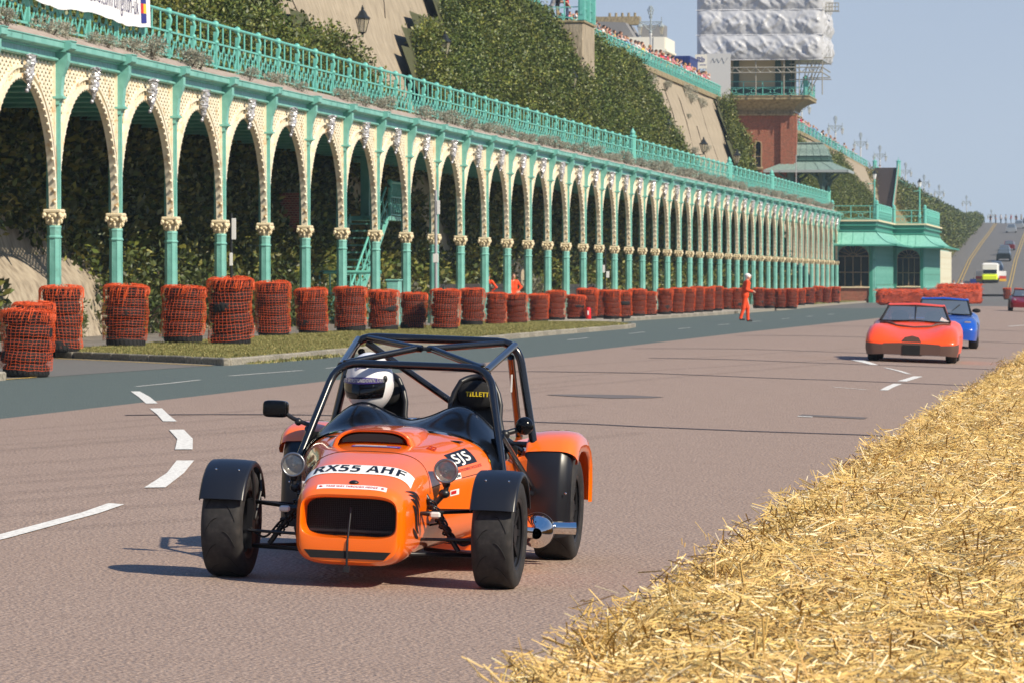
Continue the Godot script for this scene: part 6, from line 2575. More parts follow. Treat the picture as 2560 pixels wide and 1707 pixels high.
	b.tube(bend(fh, 0.13), 0.0225, 12)
	part("front_hoop", b, M.cage_black, cage)
	b = MB.new()
	b.tube(bend(rh, 0.12), 0.0235, 12)
	part("main_hoop", b, M.cage_black, cage)
	for s in [-1.0, 1.0]:
		b = MB.new()
		b.tube([Vector3(s * 0.405, 1.085, -1.36), Vector3(s * 0.45, 1.215, -2.12)], 0.021, 12)
		part("roof_rail", b, M.cage_black, cage)
		b = MB.new()
		b.tube([Vector3(s * 0.385, 1.1, -1.36), Vector3(s * 0.05, 1.185, -1.7), Vector3(s * 0.02, 1.185, -1.72)], 0.019, 10)
		b.tube([Vector3(s * 0.385, 1.225, -2.1), Vector3(s * 0.06, 1.19, -1.76), Vector3(s * 0.02, 1.188, -1.74)], 0.019, 10)
		part("roof_brace", b, M.cage_black, cage)
		b = MB.new()
		b.tube([Vector3(s * 0.43, 1.15, -2.12), Vector3(s * 0.4, 0.66, -2.8)], 0.021, 10)
		part("rear_stay", b, M.cage_black, cage)
		b = MB.new()
		b.tube(bend([Vector3(s * 0.535, 0.74, -1.13), Vector3(s * 0.62, 0.42, -1.85), Vector3(s * 0.6, 0.39, -2.06)], 0.08), 0.019, 10)
		b.tube([Vector3(s * 0.58, 0.46, -1.2), Vector3(s * 0.62, 0.4, -1.8)], 0.018, 10)
		part("side_bar", b, M.cage_black, cage)
	b = MB.new()
	b.box(Vector3(0, 1.187, -1.73), Vector3(0.11, 0.02, 0.12), Basis(Vector3.UP, PI / 4))
	part("gusset", b, M.cage_black, cage)
	b = MB.new()
	b.tube([Vector3(-0.4, 1.2, -2.13), Vector3(0.52, 0.62, -2.1)], 0.02, 10)
	b.tube([Vector3(-0.58, 0.66, -2.1), Vector3(0.58, 0.66, -2.1)], 0.018, 10)
	part("diagonal", b, M.cage_black, cage)
	b = MB.new()
	b.box(Vector3(0.43, 1.0, -2.19), Vector3(0.008, 0.1, 0.012))
	part("padding_label", b, M.sticker_white, cage)
	# --- wings and wheels
	for s in [-1.0, 1.0]:
		var side := "left" if s > 0 else "right"
		wheel(car, "front_wheel", Vector3(s * 0.708, 0.283, 0), 0.283, 0.215, s, -0.02)
		wheel(car, "rear_wheel", Vector3(s * 0.69, 0.29, -2.42), 0.29, 0.235, s)
		var fw := hub("front_wing", car)
		b = MB.new()
		arc_shell(b, Vector3(s * 0.708, 0.285, 0), 0.318, 0.238, 0.42, 2.75, 0.006, 0.022)
		part("shell", b, M.wing_black, fw)
		for x in [-0.055, 0.065]:
			b = MB.new()
			var a := 1.02
			b.ball(Vector3(s * 0.708 + x, 0.285 + 0.327 * sin(a), 0.327 * cos(a)), Vector3(0.006, 0.006, 0.006), 8, 6)
			part("bolt", b, M.chrome, fw)
		b = MB.new()
		b.tube([Vector3(s * 0.59, 0.3, 0), Vector3(s * 0.585, 0.48, 0.05), Vector3(s * 0.6, 0.59, 0.06)], 0.009, 6)
		b.tube([Vector3(s * 0.59, 0.3, -0.02), Vector3(s * 0.585, 0.45, -0.14), Vector3(s * 0.6, 0.55, -0.16)], 0.009, 6)
		part("stay", b, M.satin_black, fw)
		# rear wing: orange skin over a black stone guard
		var rw := hub("rear_wing", car)
		var prof := [Vector2(-1.985, 0.15), Vector2(-1.97, 0.3), Vector2(-1.975, 0.45), Vector2(-2.0, 0.55), Vector2(-2.03, 0.62), Vector2(-2.08, 0.675), Vector2(-2.17, 0.705), Vector2(-2.3, 0.718), Vector2(-2.45, 0.718), Vector2(-2.6, 0.70), Vector2(-2.73, 0.65), Vector2(-2.81, 0.57), Vector2(-2.85, 0.45), Vector2(-2.86, 0.32)]
		var cuts := [[0, 6, M.wing_black, "stone_guard"], [4, 14, M.orange_paint, "shell"]]
		for c in cuts:
			b = MB.new()
			rows = []
			for i in range(c[0], c[1]):
				var p: Vector2 = prof[i]
				var row := PackedVector3Array()
				var lift := 0.006 if c[3] == "shell" else 0.0
				var nn := (Vector2(p.x, p.y) - Vector2(-2.42, 0.3)).normalized()
				var outer := (0.838 if s > 0 else 0.88) if c[3] == "shell" else (0.812 if s > 0 else 0.85)
				for q in [[0.545, -0.01], [0.56, 0.0], [0.65, 0.012], [0.74, 0.014], [outer - 0.055, 0.006], [outer - 0.03, -0.008], [outer - 0.01, -0.03], [outer, -0.065]]:
					var e: Vector2 = p + nn * (q[1] + lift)
					row.append(Vector3(s * q[0], e.y, e.x))
				rows.append(row)
			b.grid(rows, s < 0)
			part(c[3], b, c[2], rw)
		b = MB.new()          # outer skirt of the wing
		rows = []
		for i in range(4, 14):
			var p: Vector2 = prof[i]
			var nn := (p - Vector2(-2.42, 0.3)).normalized()
			var ox := 0.838 if s > 0 else 0.88
			rows.append(PackedVector3Array([Vector3(s * ox, p.y - nn.y * 0.059, p.x - nn.x * 0.059), Vector3(s * ox, p.y - nn.y * 0.095, p.x - nn.x * 0.095), Vector3(s * (ox - 0.018), p.y - nn.y * 0.1, p.x - nn.x * 0.1)]))
		b.grid(rows, s < 0)
		part("skirt", b, M.orange_paint, rw)
		b = MB.new()
		for y in [0.2, 0.4]:
			b.ball(Vector3(s * 0.79, y, -1.965), Vector3(0.007, 0.007, 0.005), 6, 4)
		part("rivet", b, M.chrome, rw)
		# suspension
		var su := hub("suspension", car)
		b = MB.new()
		b.tube([Vector3(s * 0.26, 0.17, 0.2), Vector3(s * 0.6, 0.165, 0.0), Vector3(s * 0.28, 0.17, -0.25)], 0.012, 6)
		part("lower_wishbone", b, M.satin_black, su)
		b = MB.new()
		b.tube([Vector3(s * 0.27, 0.375, 0.14), Vector3(s * 0.59, 0.395, 0.0), Vector3(s * 0.3, 0.375, -0.2)], 0.011, 6)
		part("upper_wishbone", b, M.satin_black, su)
		b = MB.new()
		b.tube([Vector3(s * 0.5, 0.18, 0.02), Vector3(s * 0.31, 0.47, 0.0)], 0.014, 8)
		part("damper", b, M.satin_black, su)
		b = MB.new()
		var coil := []
		for i in 60:
			var t := i / 59.0
			var a := t * TAU * 6.5
			coil.append(Vector3(s * 0.47, 0.225, 0.02).lerp(Vector3(s * 0.335, 0.435, 0.0), t) + Vector3(cos(a) * 0.026, sin(a) * 0.018, sin(a) * 0.026))
		b.tube(coil, 0.006, 5)
		part("spring", b, M.satin_black, su)
		b = MB.new()
		b.tube([Vector3(s * 0.25, 0.24, 0.08), Vector3(s * 0.6, 0.25, 0.09)], 0.009, 6)
		b.box(Vector3(s * 0.605, 0.28, 0.0), Vector3(0.03, 0.26, 0.07))
		part("upright", b, M.satin_black, su)
		b = MB.new()
		b.tube(bend([Vector3(s * 0.3, 0.3, -0.1), Vector3(s * 0.42, 0.33, 0.04), Vector3(s * 0.52, 0.2, 0.05), Vector3(s * 0.6, 0.26, 0.04)], 0.06), 0.006, 6)
		part("brake_hose", b, M.matt_black, su)
		# indicator on its stalk
		var ind := hub("indicator", car, Vector3(s * 0.395, 0.375, 0.17))
		b = MB.new()
		b.bevel(Vector3.ZERO, Vector3(0.055, 0.032, 0.03), 0.008)
		part("lens", b, M.clear_plastic, ind)
		b = MB.new()
		b.tube([Vector3(-s * 0.02, 0, -0.012), Vector3(-s * 0.12, 0.005, -0.05)], 0.01, 6)
		part("stalk", b, M.satin_black, ind)
		# headlamp
		var hl := hub("headlamp", car, Vector3(s * 0.405, 0.592, -0.08))
		b = MB.new()
		b.x = Transform3D(Basis(Vector3.RIGHT, PI / 2), Vector3.ZERO)
		b.lathe([Vector2(0.0, -0.085), Vector2(0.03, -0.08), Vector2(0.055, -0.045), Vector2(0.062, 0.0), Vector2(0.062, 0.012)], 24, true)
		part("bowl", b, M.gloss_black, hl)
		b = MB.new()
		b.x = Transform3D(Basis(Vector3.RIGHT, PI / 2), Vector3.ZERO)
		b.lathe([Vector2(0.064, 0.0), Vector2(0.066, 0.012), Vector2(0.06, 0.02), Vector2(0.054, 0.014)], 24, true)
		part("rim", b, M.steel, hl)
		b = MB.new()
		b.x = Transform3D(Basis(Vector3.RIGHT, PI / 2), Vector3.ZERO)
		b.lathe([Vector2(0.0, -0.03), Vector2(0.012, -0.03), Vector2(0.035, -0.018), Vector2(0.054, 0.006)], 24, true)
		b.lathe([Vector2(0.0, 0.0), Vector2(0.012, -0.008), Vector2(0.012, -0.03)], 12, true)
		part("reflector", b, M.lamp_glass, hl)
		b = MB.new()
		b.x = Transform3D(Basis(Vector3.RIGHT, PI / 2), Vector3.ZERO)
		b.lathe([Vector2(0.054, 0.013), Vector2(0.036, 0.02), Vector2(0.0, 0.024)], 24, true)
		part("lens", b, M.pane, hl)
		b = MB.new()
		b.tube(bend([Vector3(0, -0.06, -0.02), Vector3(0, -0.11, -0.02), Vector3(-s * 0.07, -0.19, -0.02), Vector3(-s * 0.12, -0.2, -0.02)], 0.04), 0.014, 8)
		b.ball(Vector3(0, -0.07, -0.02), Vector3(0.022, 0.022, 0.022), 8, 6)
		b.ball(Vector3(-s * 0.01, -0.12, -0.02), Vector3(0.03, 0.025, 0.025), 8, 6)
		part("stalk", b, M.satin_black, hl)
	# mirrors
	var mi := hub("mirror", car, Vector3(-0.735, 0.838, -1.22))
	b = MB.new()
	rounded(b, Vector3.ZERO, Vector3(0.07, 0.047, 0.04), 0.42)
	part("housing", b, M.gloss_black, mi)
	b = MB.new()
	b.tube([Vector3(0.05, -0.02, 0), Vector3(0.1, -0.05, 0.0), Vector3(0.19, -0.08, 0.02)], 0.012, 8)
	b.ball(Vector3(0.13, -0.065, 0.01), Vector3(0.022, 0.022, 0.022), 8, 6)
	part("arm", b, M.satin_black, mi)
	mi = hub("mirror", car, Vector3(0.635, 0.795, -1.32))
	b = MB.new()
	b.ball(Vector3.ZERO, Vector3(0.05, 0.05, 0.05), 14, 10)
	part("housing", b, M.gloss_black, mi)
	b = MB.new()
	b.tube([Vector3(-0.03, -0.02, 0), Vector3(-0.12, -0.05, 0.06)], 0.016, 8)
	b.ball(Vector3(-0.1, -0.05, 0.05), Vector3(0.028, 0.028, 0.028), 8, 6)
	part("arm", b, M.satin_black, mi)
	# exhaust
	var ex := hub("exhaust", car, Vector3(0.70, 0.215, -1.5))
	b = MB.new()
	b.x = Transform3D(Basis(Vector3.UP, 0.12) * Basis(Vector3.RIGHT, PI / 2), Vector3.ZERO)
	b.lathe([Vector2(0.03, 0.30), Vector2(0.035, 0.22), Vector2(0.06, 0.2), Vector2(0.085, 0.16), Vector2(0.092, 0.1), Vector2(0.092, -0.2), Vector2(0.08, -0.24), Vector2(0.0, -0.25)], 32, true)
	part("silencer", b, M.chrome, ex)
	b = MB.new()
	b.x = Transform3D(Basis(Vector3.UP, 0.12) * Basis(Vector3.RIGHT, PI / 2), Vector3.ZERO)
	b.lathe([Vector2(0.097, -0.03), Vector2(0.098, -0.045), Vector2(0.097, -0.06)], 32)
	part("clamp", b, M.steel, ex)
	b = MB.new()
	b.tube(bend([Vector3(0.0, 0.0, -0.2), Vector3(0.02, 0.0, -0.3), Vector3(0.17, 0.0, -0.34)], 0.08), 0.036, 16)
	part("tailpipe", b, M.chrome, ex)
	b = MB.new()
	b.tube(bend([Vector3(-0.2, 0.06, 0.55), Vector3(-0.05, 0.02, 0.45), Vector3(0.02, 0.0, 0.25)], 0.15), 0.03, 12)
	part("manifold", b, M.chrome, ex)
	# number plate, badges and sponsors' stickers
	var st := hub("number_plate", car)
	part("plate", bonnet_patch(-0.278, 0.278, 0.278, 0.155, 0.0025, 40, 6), M.sticker_white, st)
	part("lettering", wrap_text("RX55 AHF", 0.1, "bonnet", Vector2(0, 0.216), Vector2(1.07, 0), Vector2(0, -1.22), 0.005), M.sticker_black, st)
	st = hub("sticker", car)
	part("strip", bonnet_patch(-0.175, 0.185, 0.468, 0.434, 0.0025, 30, 4), M.sticker_white, st)
	part("lettering", wrap_text("TAKE WAY THROUGH HEDGE", 0.02, "bonnet", Vector2(0.005, 0.452), Vector2(1, 0), Vector2(0, -0.9), 0.0045), M.sticker_red, st)
	b = MB.new()
	for x in [-0.155, 0.163]:
		b.ball(on_bonnet(x, 0.452, 0.004), Vector3(0.009, 0.005, 0.006), 8, 6)
	part("heart", b, M.sticker_red, st)
	st = hub("badge", car)
	b = MB.new()
	b.ball(on_bonnet(0.005, 0.395, 0.001), Vector3(0.026, 0.014, 0.022), 14, 8)
	part("boss", b, M.satin_black, st)
	st = hub("sticker", car)
	part("strip", bonnet_patch(-0.135, 0.125, -0.26, -0.315, 0.0025, 20, 3), M.sticker_purple, st)
	part("print_line", bonnet_patch(-0.12, 0.05, -0.29, -0.305, 0.0045, 20, 2), M.sticker_white, st)
	part("print_line", bonnet_patch(-0.125, 0.11, -0.268, -0.273, 0.0045, 20, 2), M.sticker_white, st)
	st = hub("sticker", car)
	part("panel", flank_patch(-0.44, -0.76, 0.42, 0.80, 0.0025), M.sticker_black, st)
	part("lettering", wrap_text("SJS", 0.13, "flank", Vector2(-0.595, 0.61), Vector2(-1.3, 0), Vector2(0, 2.5), 0.005), M.sticker_white, st)
	part("lettering", wrap_text("MOTORCYCLES", 0.05, "flank", Vector2(-0.62, 0.34), Vector2(-1.0, 0), Vector2(0, 1.5), 0.003), M.sticker_rust, st)
	st = hub("sticker", car)
	part("panel", flank_patch(-0.38, -0.50, 0.20, 0.30, 0.0025), M.sticker_white, st)
	part("panel", flank_patch(-0.34, -0.46, 0.02, 0.07, 0.0025), M.sticker_white, st)
	part("lettering", wrap_text("AVON", 0.035, "flank", Vector2(-0.44, 0.25), Vector2(-1, 0), Vector2(0, 2), 0.005), M.sticker_black, st)
	part("panel", flank_patch(-0.35, -0.42, 0.03, 0.06, 0.004), M.sticker_red, st)
	st = hub("sticker", car)
	part("disc", flank_patch(-0.93, -1.03, 0.62, 0.86, 0.0025), M.sticker_white, st)
	part("panel", flank_patch(-0.99, -1.09, 0.44, 0.54, 0.0025), M.sticker_white, st)
	part("panel", flank_patch(-0.92, -1.08, 0.34, 0.39, 0.0025), M.sticker_yellow, st)
	# winged emblem and maker's name on the nose flank
	st = hub("emblem", car)
	for k in 5:
		b = MB.new()
		var row0 := []
		var a0 := Vector2(0.36 - 0.02 * k, 0.62 - 0.16 * k)
		var a1 := Vector2(0.16, 0.12 - 0.08 * k)
		for i in 9:
			var t := i / 8.0
			var m := a0.lerp(a1, t)
			var w := 0.035 * sin(PI * clampf(t * 0.92 + 0.04, 0.0, 1.0)) + 0.004
			row0.append(PackedVector3Array([body_pt(m.x, m.y + w, 0.003), body_pt(m.x, m.y - w, 0.003)]))
		b.grid(row0, true)
		part("feather", b, M.sticker_black, st)
	part("lettering", wrap_text("HONDA", 0.05, "flank", Vector2(0.21, -0.38), Vector2(-1.0, 0), Vector2(0, 2.4), 0.003), M.sticker_rust, st)
	st = hub("sticker", car)
	b = MB.new()         # small stencilled mark beside the scoop
	var mo := Vector2(0.262, -0.46)
	for q in [[-0.03, -0.02, -0.03, 0.02], [-0.03, 0.0, -0.01, 0.0], [-0.03, 0.02, -0.01, 0.02], [-0.01, -0.02, -0.01, 0.02], [-0.01, 0.0, 0.01, 0.0], [-0.01, 0.02, 0.01, 0.02], [0.022, -0.02, 0.022, 0.02]]:
		b.bar(on_bonnet(mo.x + q[1], mo.y - q[0] * 1.6, 0.003), on_bonnet(mo.x + q[3], mo.y - q[2] * 1.6 - 0.004, 0.003), 0.006, 0.004, Vector3.UP)
	part("mark", b, M.sticker_rust, st)
	# action camera and white catch tank behind the cowl
	var cam := hub("action_camera", car, Vector3(0.27, 1.07, -2.05))
	b = MB.new()
	b.bevel(Vector3(0, 0.02, 0), Vector3(0.06, 0.045, 0.03), 0.006)
	part("case", b, M.steel, cam)
	b = MB.new()
	b.tube([Vector3(0, 0.0, 0), Vector3(0, -0.06, 0)], 0.008, 6)
	b.ball(Vector3(0.05, -0.015, 0), Vector3(0.012, 0.012, 0.012), 6, 4)
	b.bar(Vector3(-0.09, -0.09, 0.02), Vector3(-0.08, -0.05, 0.02), 0.012, 0.012)
	part("mount", b, M.matt_black, cam)
	b = MB.new()
	b.ball(Vector3(-0.02, 0.79, -1.52), Vector3(0.05, 0.018, 0.04), 12, 8)
	part("filler_cap", b, M.white_plastic, car)

# ---------------------------------------------------------------- figures: smooth-joined tapered capsules, meshed as surface nets
func capsule_d(p: Vector3, a: Vector3, ab: Vector3, l2: float, ra: float, rb: float) -> float:
	var t := clampf((p - a).dot(ab) / l2, 0.0, 1.0)
	return p.distance_to(a + ab * t) - lerpf(ra, rb, t)

func figure(bones: Array, cell: float, mats: Array, k := 0.035) -> ArrayMesh:      # bones: [a, b, ra, rb, surface]
	var lo := Vector3.ONE * 1e9
	var hi := -lo
	for q in bones:
		var r: float = maxf(q[2], q[3])
		for e in [q[0], q[1]]:
			lo = lo.min(e - Vector3.ONE * r)
			hi = hi.max(e + Vector3.ONE * r)
	lo -= Vector3.ONE * cell * 2.0
	hi += Vector3.ONE * cell * 2.0
	var nx := int((hi.x - lo.x) / cell) + 2
	var ny := int((hi.y - lo.y) / cell) + 2
	var nz := int((hi.z - lo.z) / cell) + 2
	var val := PackedFloat32Array()
	val.resize(nx * ny * nz)
	val.fill(1.0)
	var own := PackedByteArray()
	own.resize(nx * ny * nz)
	var best := PackedFloat32Array()
	best.resize(nx * ny * nz)
	best.fill(9.0)
	for q in bones:
		var a: Vector3 = q[0]
		var b: Vector3 = q[1]
		var ab := b - a
		var l2 := maxf(ab.length_squared(), 1e-8)
		var ra: float = q[2]
		var rb: float = q[3]
		var sf: int = q[4]
		var m := Vector3.ONE * (maxf(ra, rb) + k + cell * 2.0)
		var i0 := Vector3i(((a.min(b) - m - lo) / cell).floor()).clamp(Vector3i.ZERO, Vector3i(nx - 1, ny - 1, nz - 1))
		var i1 := Vector3i(((a.max(b) + m - lo) / cell).ceil()).clamp(Vector3i.ZERO, Vector3i(nx - 1, ny - 1, nz - 1))
		for z in range(i0.z, i1.z + 1):
			for y in range(i0.y, i1.y + 1):
				var at := (z * ny + y) * nx
				for x in range(i0.x, i1.x + 1):
					var p := lo + Vector3(x, y, z) * cell
					var t := clampf((p - a).dot(ab) / l2, 0.0, 1.0)
					var d := p.distance_to(a + ab * t) - lerpf(ra, rb, t)
					if d < best[at + x]:
						best[at + x] = d
						own[at + x] = sf
					var o := val[at + x]
					var h := maxf(k - absf(o - d), 0.0) / k
					val[at + x] = minf(o, d) - h * h * k * 0.25
	var builders := []
	for m in mats:
		builders.append(MB.new())
	var cells := PackedInt32Array()
	cells.resize(nx * ny * nz)
	cells.fill(-1)
	var pos := PackedVector3Array()
	var nor := PackedVector3Array()
	var off := [0, 1, nx, nx + 1, nx * ny, nx * ny + 1, nx * ny + nx, nx * ny + nx + 1]
	for z in nz - 1:
		for y in ny - 1:
			for x in nx - 1:
				var i := (z * ny + y) * nx + x
				var neg := 0
				for o in off:
					if val[i + o] < 0.0:
						neg += 1
				if neg == 0 or neg == 8:
					continue
				var sum := Vector3.ZERO
				var cnt := 0
				for e in [[0, 1], [2, 3], [4, 5], [6, 7], [0, 2], [1, 3], [4, 6], [5, 7], [0, 4], [1, 5], [2, 6], [3, 7]]:
					var va := val[i + off[e[0]]]
					var vb := val[i + off[e[1]]]
					if (va < 0.0) != (vb < 0.0):
						var t := va / (va - vb)
						var pa := Vector3(e[0] & 1, (e[0] >> 1) & 1, e[0] >> 2)
						var pb := Vector3(e[1] & 1, (e[1] >> 1) & 1, e[1] >> 2)
						sum += pa.lerp(pb, t)
						cnt += 1
				var g := Vector3(val[i + 1] - val[i] + val[i + off[7]] - val[i + off[6]], val[i + nx] - val[i] + val[i + off[7]] - val[i + off[5]], val[i + off[4]] - val[i] + val[i + off[7]] - val[i + off[3]])
				cells[i] = pos.size()
				pos.append(lo + (Vector3(x, y, z) + sum / cnt) * cell)
				nor.append(g.normalized())
	for z in range(1, nz - 1):
		for y in range(1, ny - 1):
			for x in range(1, nx - 1):
				var i := (z * ny + y) * nx + x
				var s := val[i] < 0.0
				for e in [[1, nx, nx * ny], [nx, 1, nx * ny], [nx * ny, 1, nx]]:
					if (val[i + e[0]] < 0.0) == s:
						continue
					var q := [cells[i], cells[i - e[1]], cells[i - e[1] - e[2]], cells[i - e[2]]]
					if q.min() < 0:
						continue
					var b: MB = builders[own[i if s else i + e[0]]]
					var j := b.v.size()
					for c in q:
						b.vert(pos[c], nor[c])
					b.tri(j, j + 1, j + 2)
					b.tri(j, j + 2, j + 3)
	var am := ArrayMesh.new()
	for i in mats.size():
		builders[i].into(am, mats[i])
	return am

func hand_bones(o: Vector3, fwd: Vector3, up: Vector3, s: float, curl: float, sf: int) -> Array:      # palm, four fingers and a thumb
	var out := []
	var side := fwd.cross(up).normalized() * s
	out.append([o, o + fwd * 0.075, 0.026, 0.032, sf])
	out.append([o + side * 0.02, o + fwd * 0.075 + side * 0.025, 0.018, 0.016, sf])
	out.append([o - side * 0.02, o + fwd * 0.07 - side * 0.028, 0.018, 0.015, sf])
	var len := [0.06, 0.07, 0.066, 0.05]
	for i in 4:
		var r: Vector3 = o + fwd * 0.08 + side * (0.032 - 0.021 * i)
		var d1 := (fwd - up * curl * 0.5).normalized()
		var d2 := (fwd * (1.0 - curl) - up * curl).normalized()
		var p1: Vector3 = r + d1 * len[i] * 0.5
		out.append([r, p1, 0.0095, 0.009, sf])
		out.append([p1, p1 + d2 * len[i] * 0.5, 0.009, 0.008, sf])
	var tb := o + fwd * 0.025 + side * 0.034
	var t1 := tb + (side.normalized() * 0.7 + fwd * 0.7).normalized() * 0.034
	out.append([tb, t1, 0.013, 0.011, sf])
	out.append([t1, t1 + (fwd - up * curl * 0.6).normalized() * 0.03, 0.011, 0.009, sf])
	return out

func build_driver() -> void:
	var at := Vector3(-4.03, gy(-4.03, -22.5), -22.52)
	var d := thing("person", "driver in white full-face helmet seated in the orange kit car", "person", at)
	d.rotation.z = -0.035
	var x := -0.31
	var bones := [
		[Vector3(x, 0.3, -1.8), Vector3(x, 0.5, -1.85), 0.15, 0.14, 0], [Vector3(x - 0.06, 0.5, -1.85), Vector3(x - 0.07, 0.72, -1.86), 0.12, 0.11, 0], [Vector3(x + 0.06, 0.5, -1.85), Vector3(x + 0.07, 0.72, -1.86), 0.12, 0.11, 0],
		[Vector3(x, 0.76, -1.86), Vector3(x, 0.86, -1.83), 0.07, 0.065, 0],
		[Vector3(x - 0.17, 0.73, -1.84), Vector3(x - 0.2, 0.52, -1.68), 0.06, 0.05, 0], [Vector3(x - 0.2, 0.52, -1.68), Vector3(x - 0.14, 0.6, -1.5), 0.048, 0.036, 0],
		[Vector3(x + 0.17, 0.73, -1.84), Vector3(x + 0.2, 0.52, -1.68), 0.06, 0.05, 0], [Vector3(x + 0.2, 0.52, -1.68), Vector3(x + 0.14, 0.6, -1.5), 0.048, 0.036, 0],
		[Vector3(x - 0.09, 0.3, -1.78), Vector3(x - 0.1, 0.4, -1.4), 0.085, 0.065, 0], [Vector3(x + 0.09, 0.3, -1.78), Vector3(x + 0.1, 0.4, -1.4), 0.085, 0.065, 0],
		[Vector3(x - 0.1, 0.4, -1.4), Vector3(x - 0.09, 0.24, -1.2), 0.06, 0.045, 0], [Vector3(x + 0.1, 0.4, -1.4), Vector3(x + 0.09, 0.24, -1.2), 0.06, 0.045, 0],
		[Vector3(x, 0.93, -1.79), Vector3(x, 1.02, -1.77), 0.075, 0.08, 1]]
	bones += hand_bones(Vector3(x - 0.14, 0.6, -1.5), Vector3(0.1, 0.35, 0.93).normalized(), Vector3(0, 0.93, -0.35), 1.0, 0.75, 2)
	bones += hand_bones(Vector3(x + 0.14, 0.6, -1.5), Vector3(-0.1, 0.35, 0.93).normalized(), Vector3(0, 0.93, -0.35), -1.0, 0.75, 2)
	part("body", figure(bones, 0.015, [M.top_black, M.skin, M.satin_black]), null, d)
	# helmet
	var h := hub("helmet", d, Vector3(x, 0.984, -1.75))
	h.rotation = Vector3(0.02, -0.2, 0.03)
	var shell := MB.new()
	var rows := []
	for j in 25:
		var t := PI * j / 24
		var row := PackedVector3Array()
		for i in 48:
			var a := TAU * i / 48
			row.append(helmet_pt(t, a, 0.0))
		rows.append(row)
	var open := {}
	shell.grid(rows, true, true, open)
	part("shell", shell, M.white_plastic, h)
	part("visor", helmet_patch(-1.12, 1.12, 1.42, 2.08, 0.004), M.visor, h)
	part("sun_strip", helmet_patch(-1.08, 0.98, 1.36, 1.57, 0.0065), M.strip_purple, h)
	var tx := text_mb("WWW.GURSTONDOWN.ORG", 0.026, 0.0, "Droid Sans", true)
	var out := MB.new()
	for i in tx.v.size():
		out.vert(helmet_pt(1.465 - tx.v[i].y * 6.2, PI / 2 - tx.v[i].x * 6.0, 0.009), Vector3(0, 0, 1))
	for i in range(0, tx.ix.size(), 3):
		out.tri(tx.ix[i], tx.ix[i + 1], tx.ix[i + 2])
	part("lettering", out, M.sticker_white, h)
	out = MB.new()
	var circle := []
	for i in 17:
		circle.append(helmet_pt(1.0 - 0.085 * sin(TAU * i / 16), PI / 2 + 0.12 + 0.085 * cos(TAU * i / 16), 0.003))
	out.tube(circle, 0.0022, 5)
	out.tube([helmet_pt(1.04, PI / 2, 0.003), helmet_pt(1.04, PI / 2 - 0.3, 0.003)], 0.0022, 5)
	out.tube([helmet_pt(0.99, PI / 2 + 0.0, 0.003), helmet_pt(0.99, PI / 2 - 0.26, 0.003)], 0.0012, 5)
	part("maker_mark", out, M.strip_purple, h)
	var bl := MB.new()
	for s in [-1.0, 1.0]:
		bl.ball(helmet_pt(1.42, PI / 2 - s * 1.12, 0.002), Vector3(0.012, 0.02, 0.018), 8, 6)
		var q := helmet_pt(0.98, PI / 2 - s * 0.42, 0.002)
		bl.box(q, Vector3(0.018, 0.004, 0.008))
	part("pivot", bl, M.satin_black, h)

func helmet_pt(t: float, a: float, off: float) -> Vector3:      # t from the crown down, a round; PI/2 faces forward
	var d := Vector3(sin(t) * cos(a), cos(t), sin(t) * sin(a))
	var r := Vector3(0.134, 0.172, 0.16)
	var p := Vector3(d.x * r.x, d.y * r.y, d.z * r.z)
	if d.y < 0.0:       # chin bar juts forward, the sides draw in towards the neck
		p.z += 0.03 * maxf(0.0, sin(a)) * sin(-d.y * PI)
		p.x *= 1.0 - 0.13 * d.y * d.y
		p.y *= 0.98
	return p + d * off

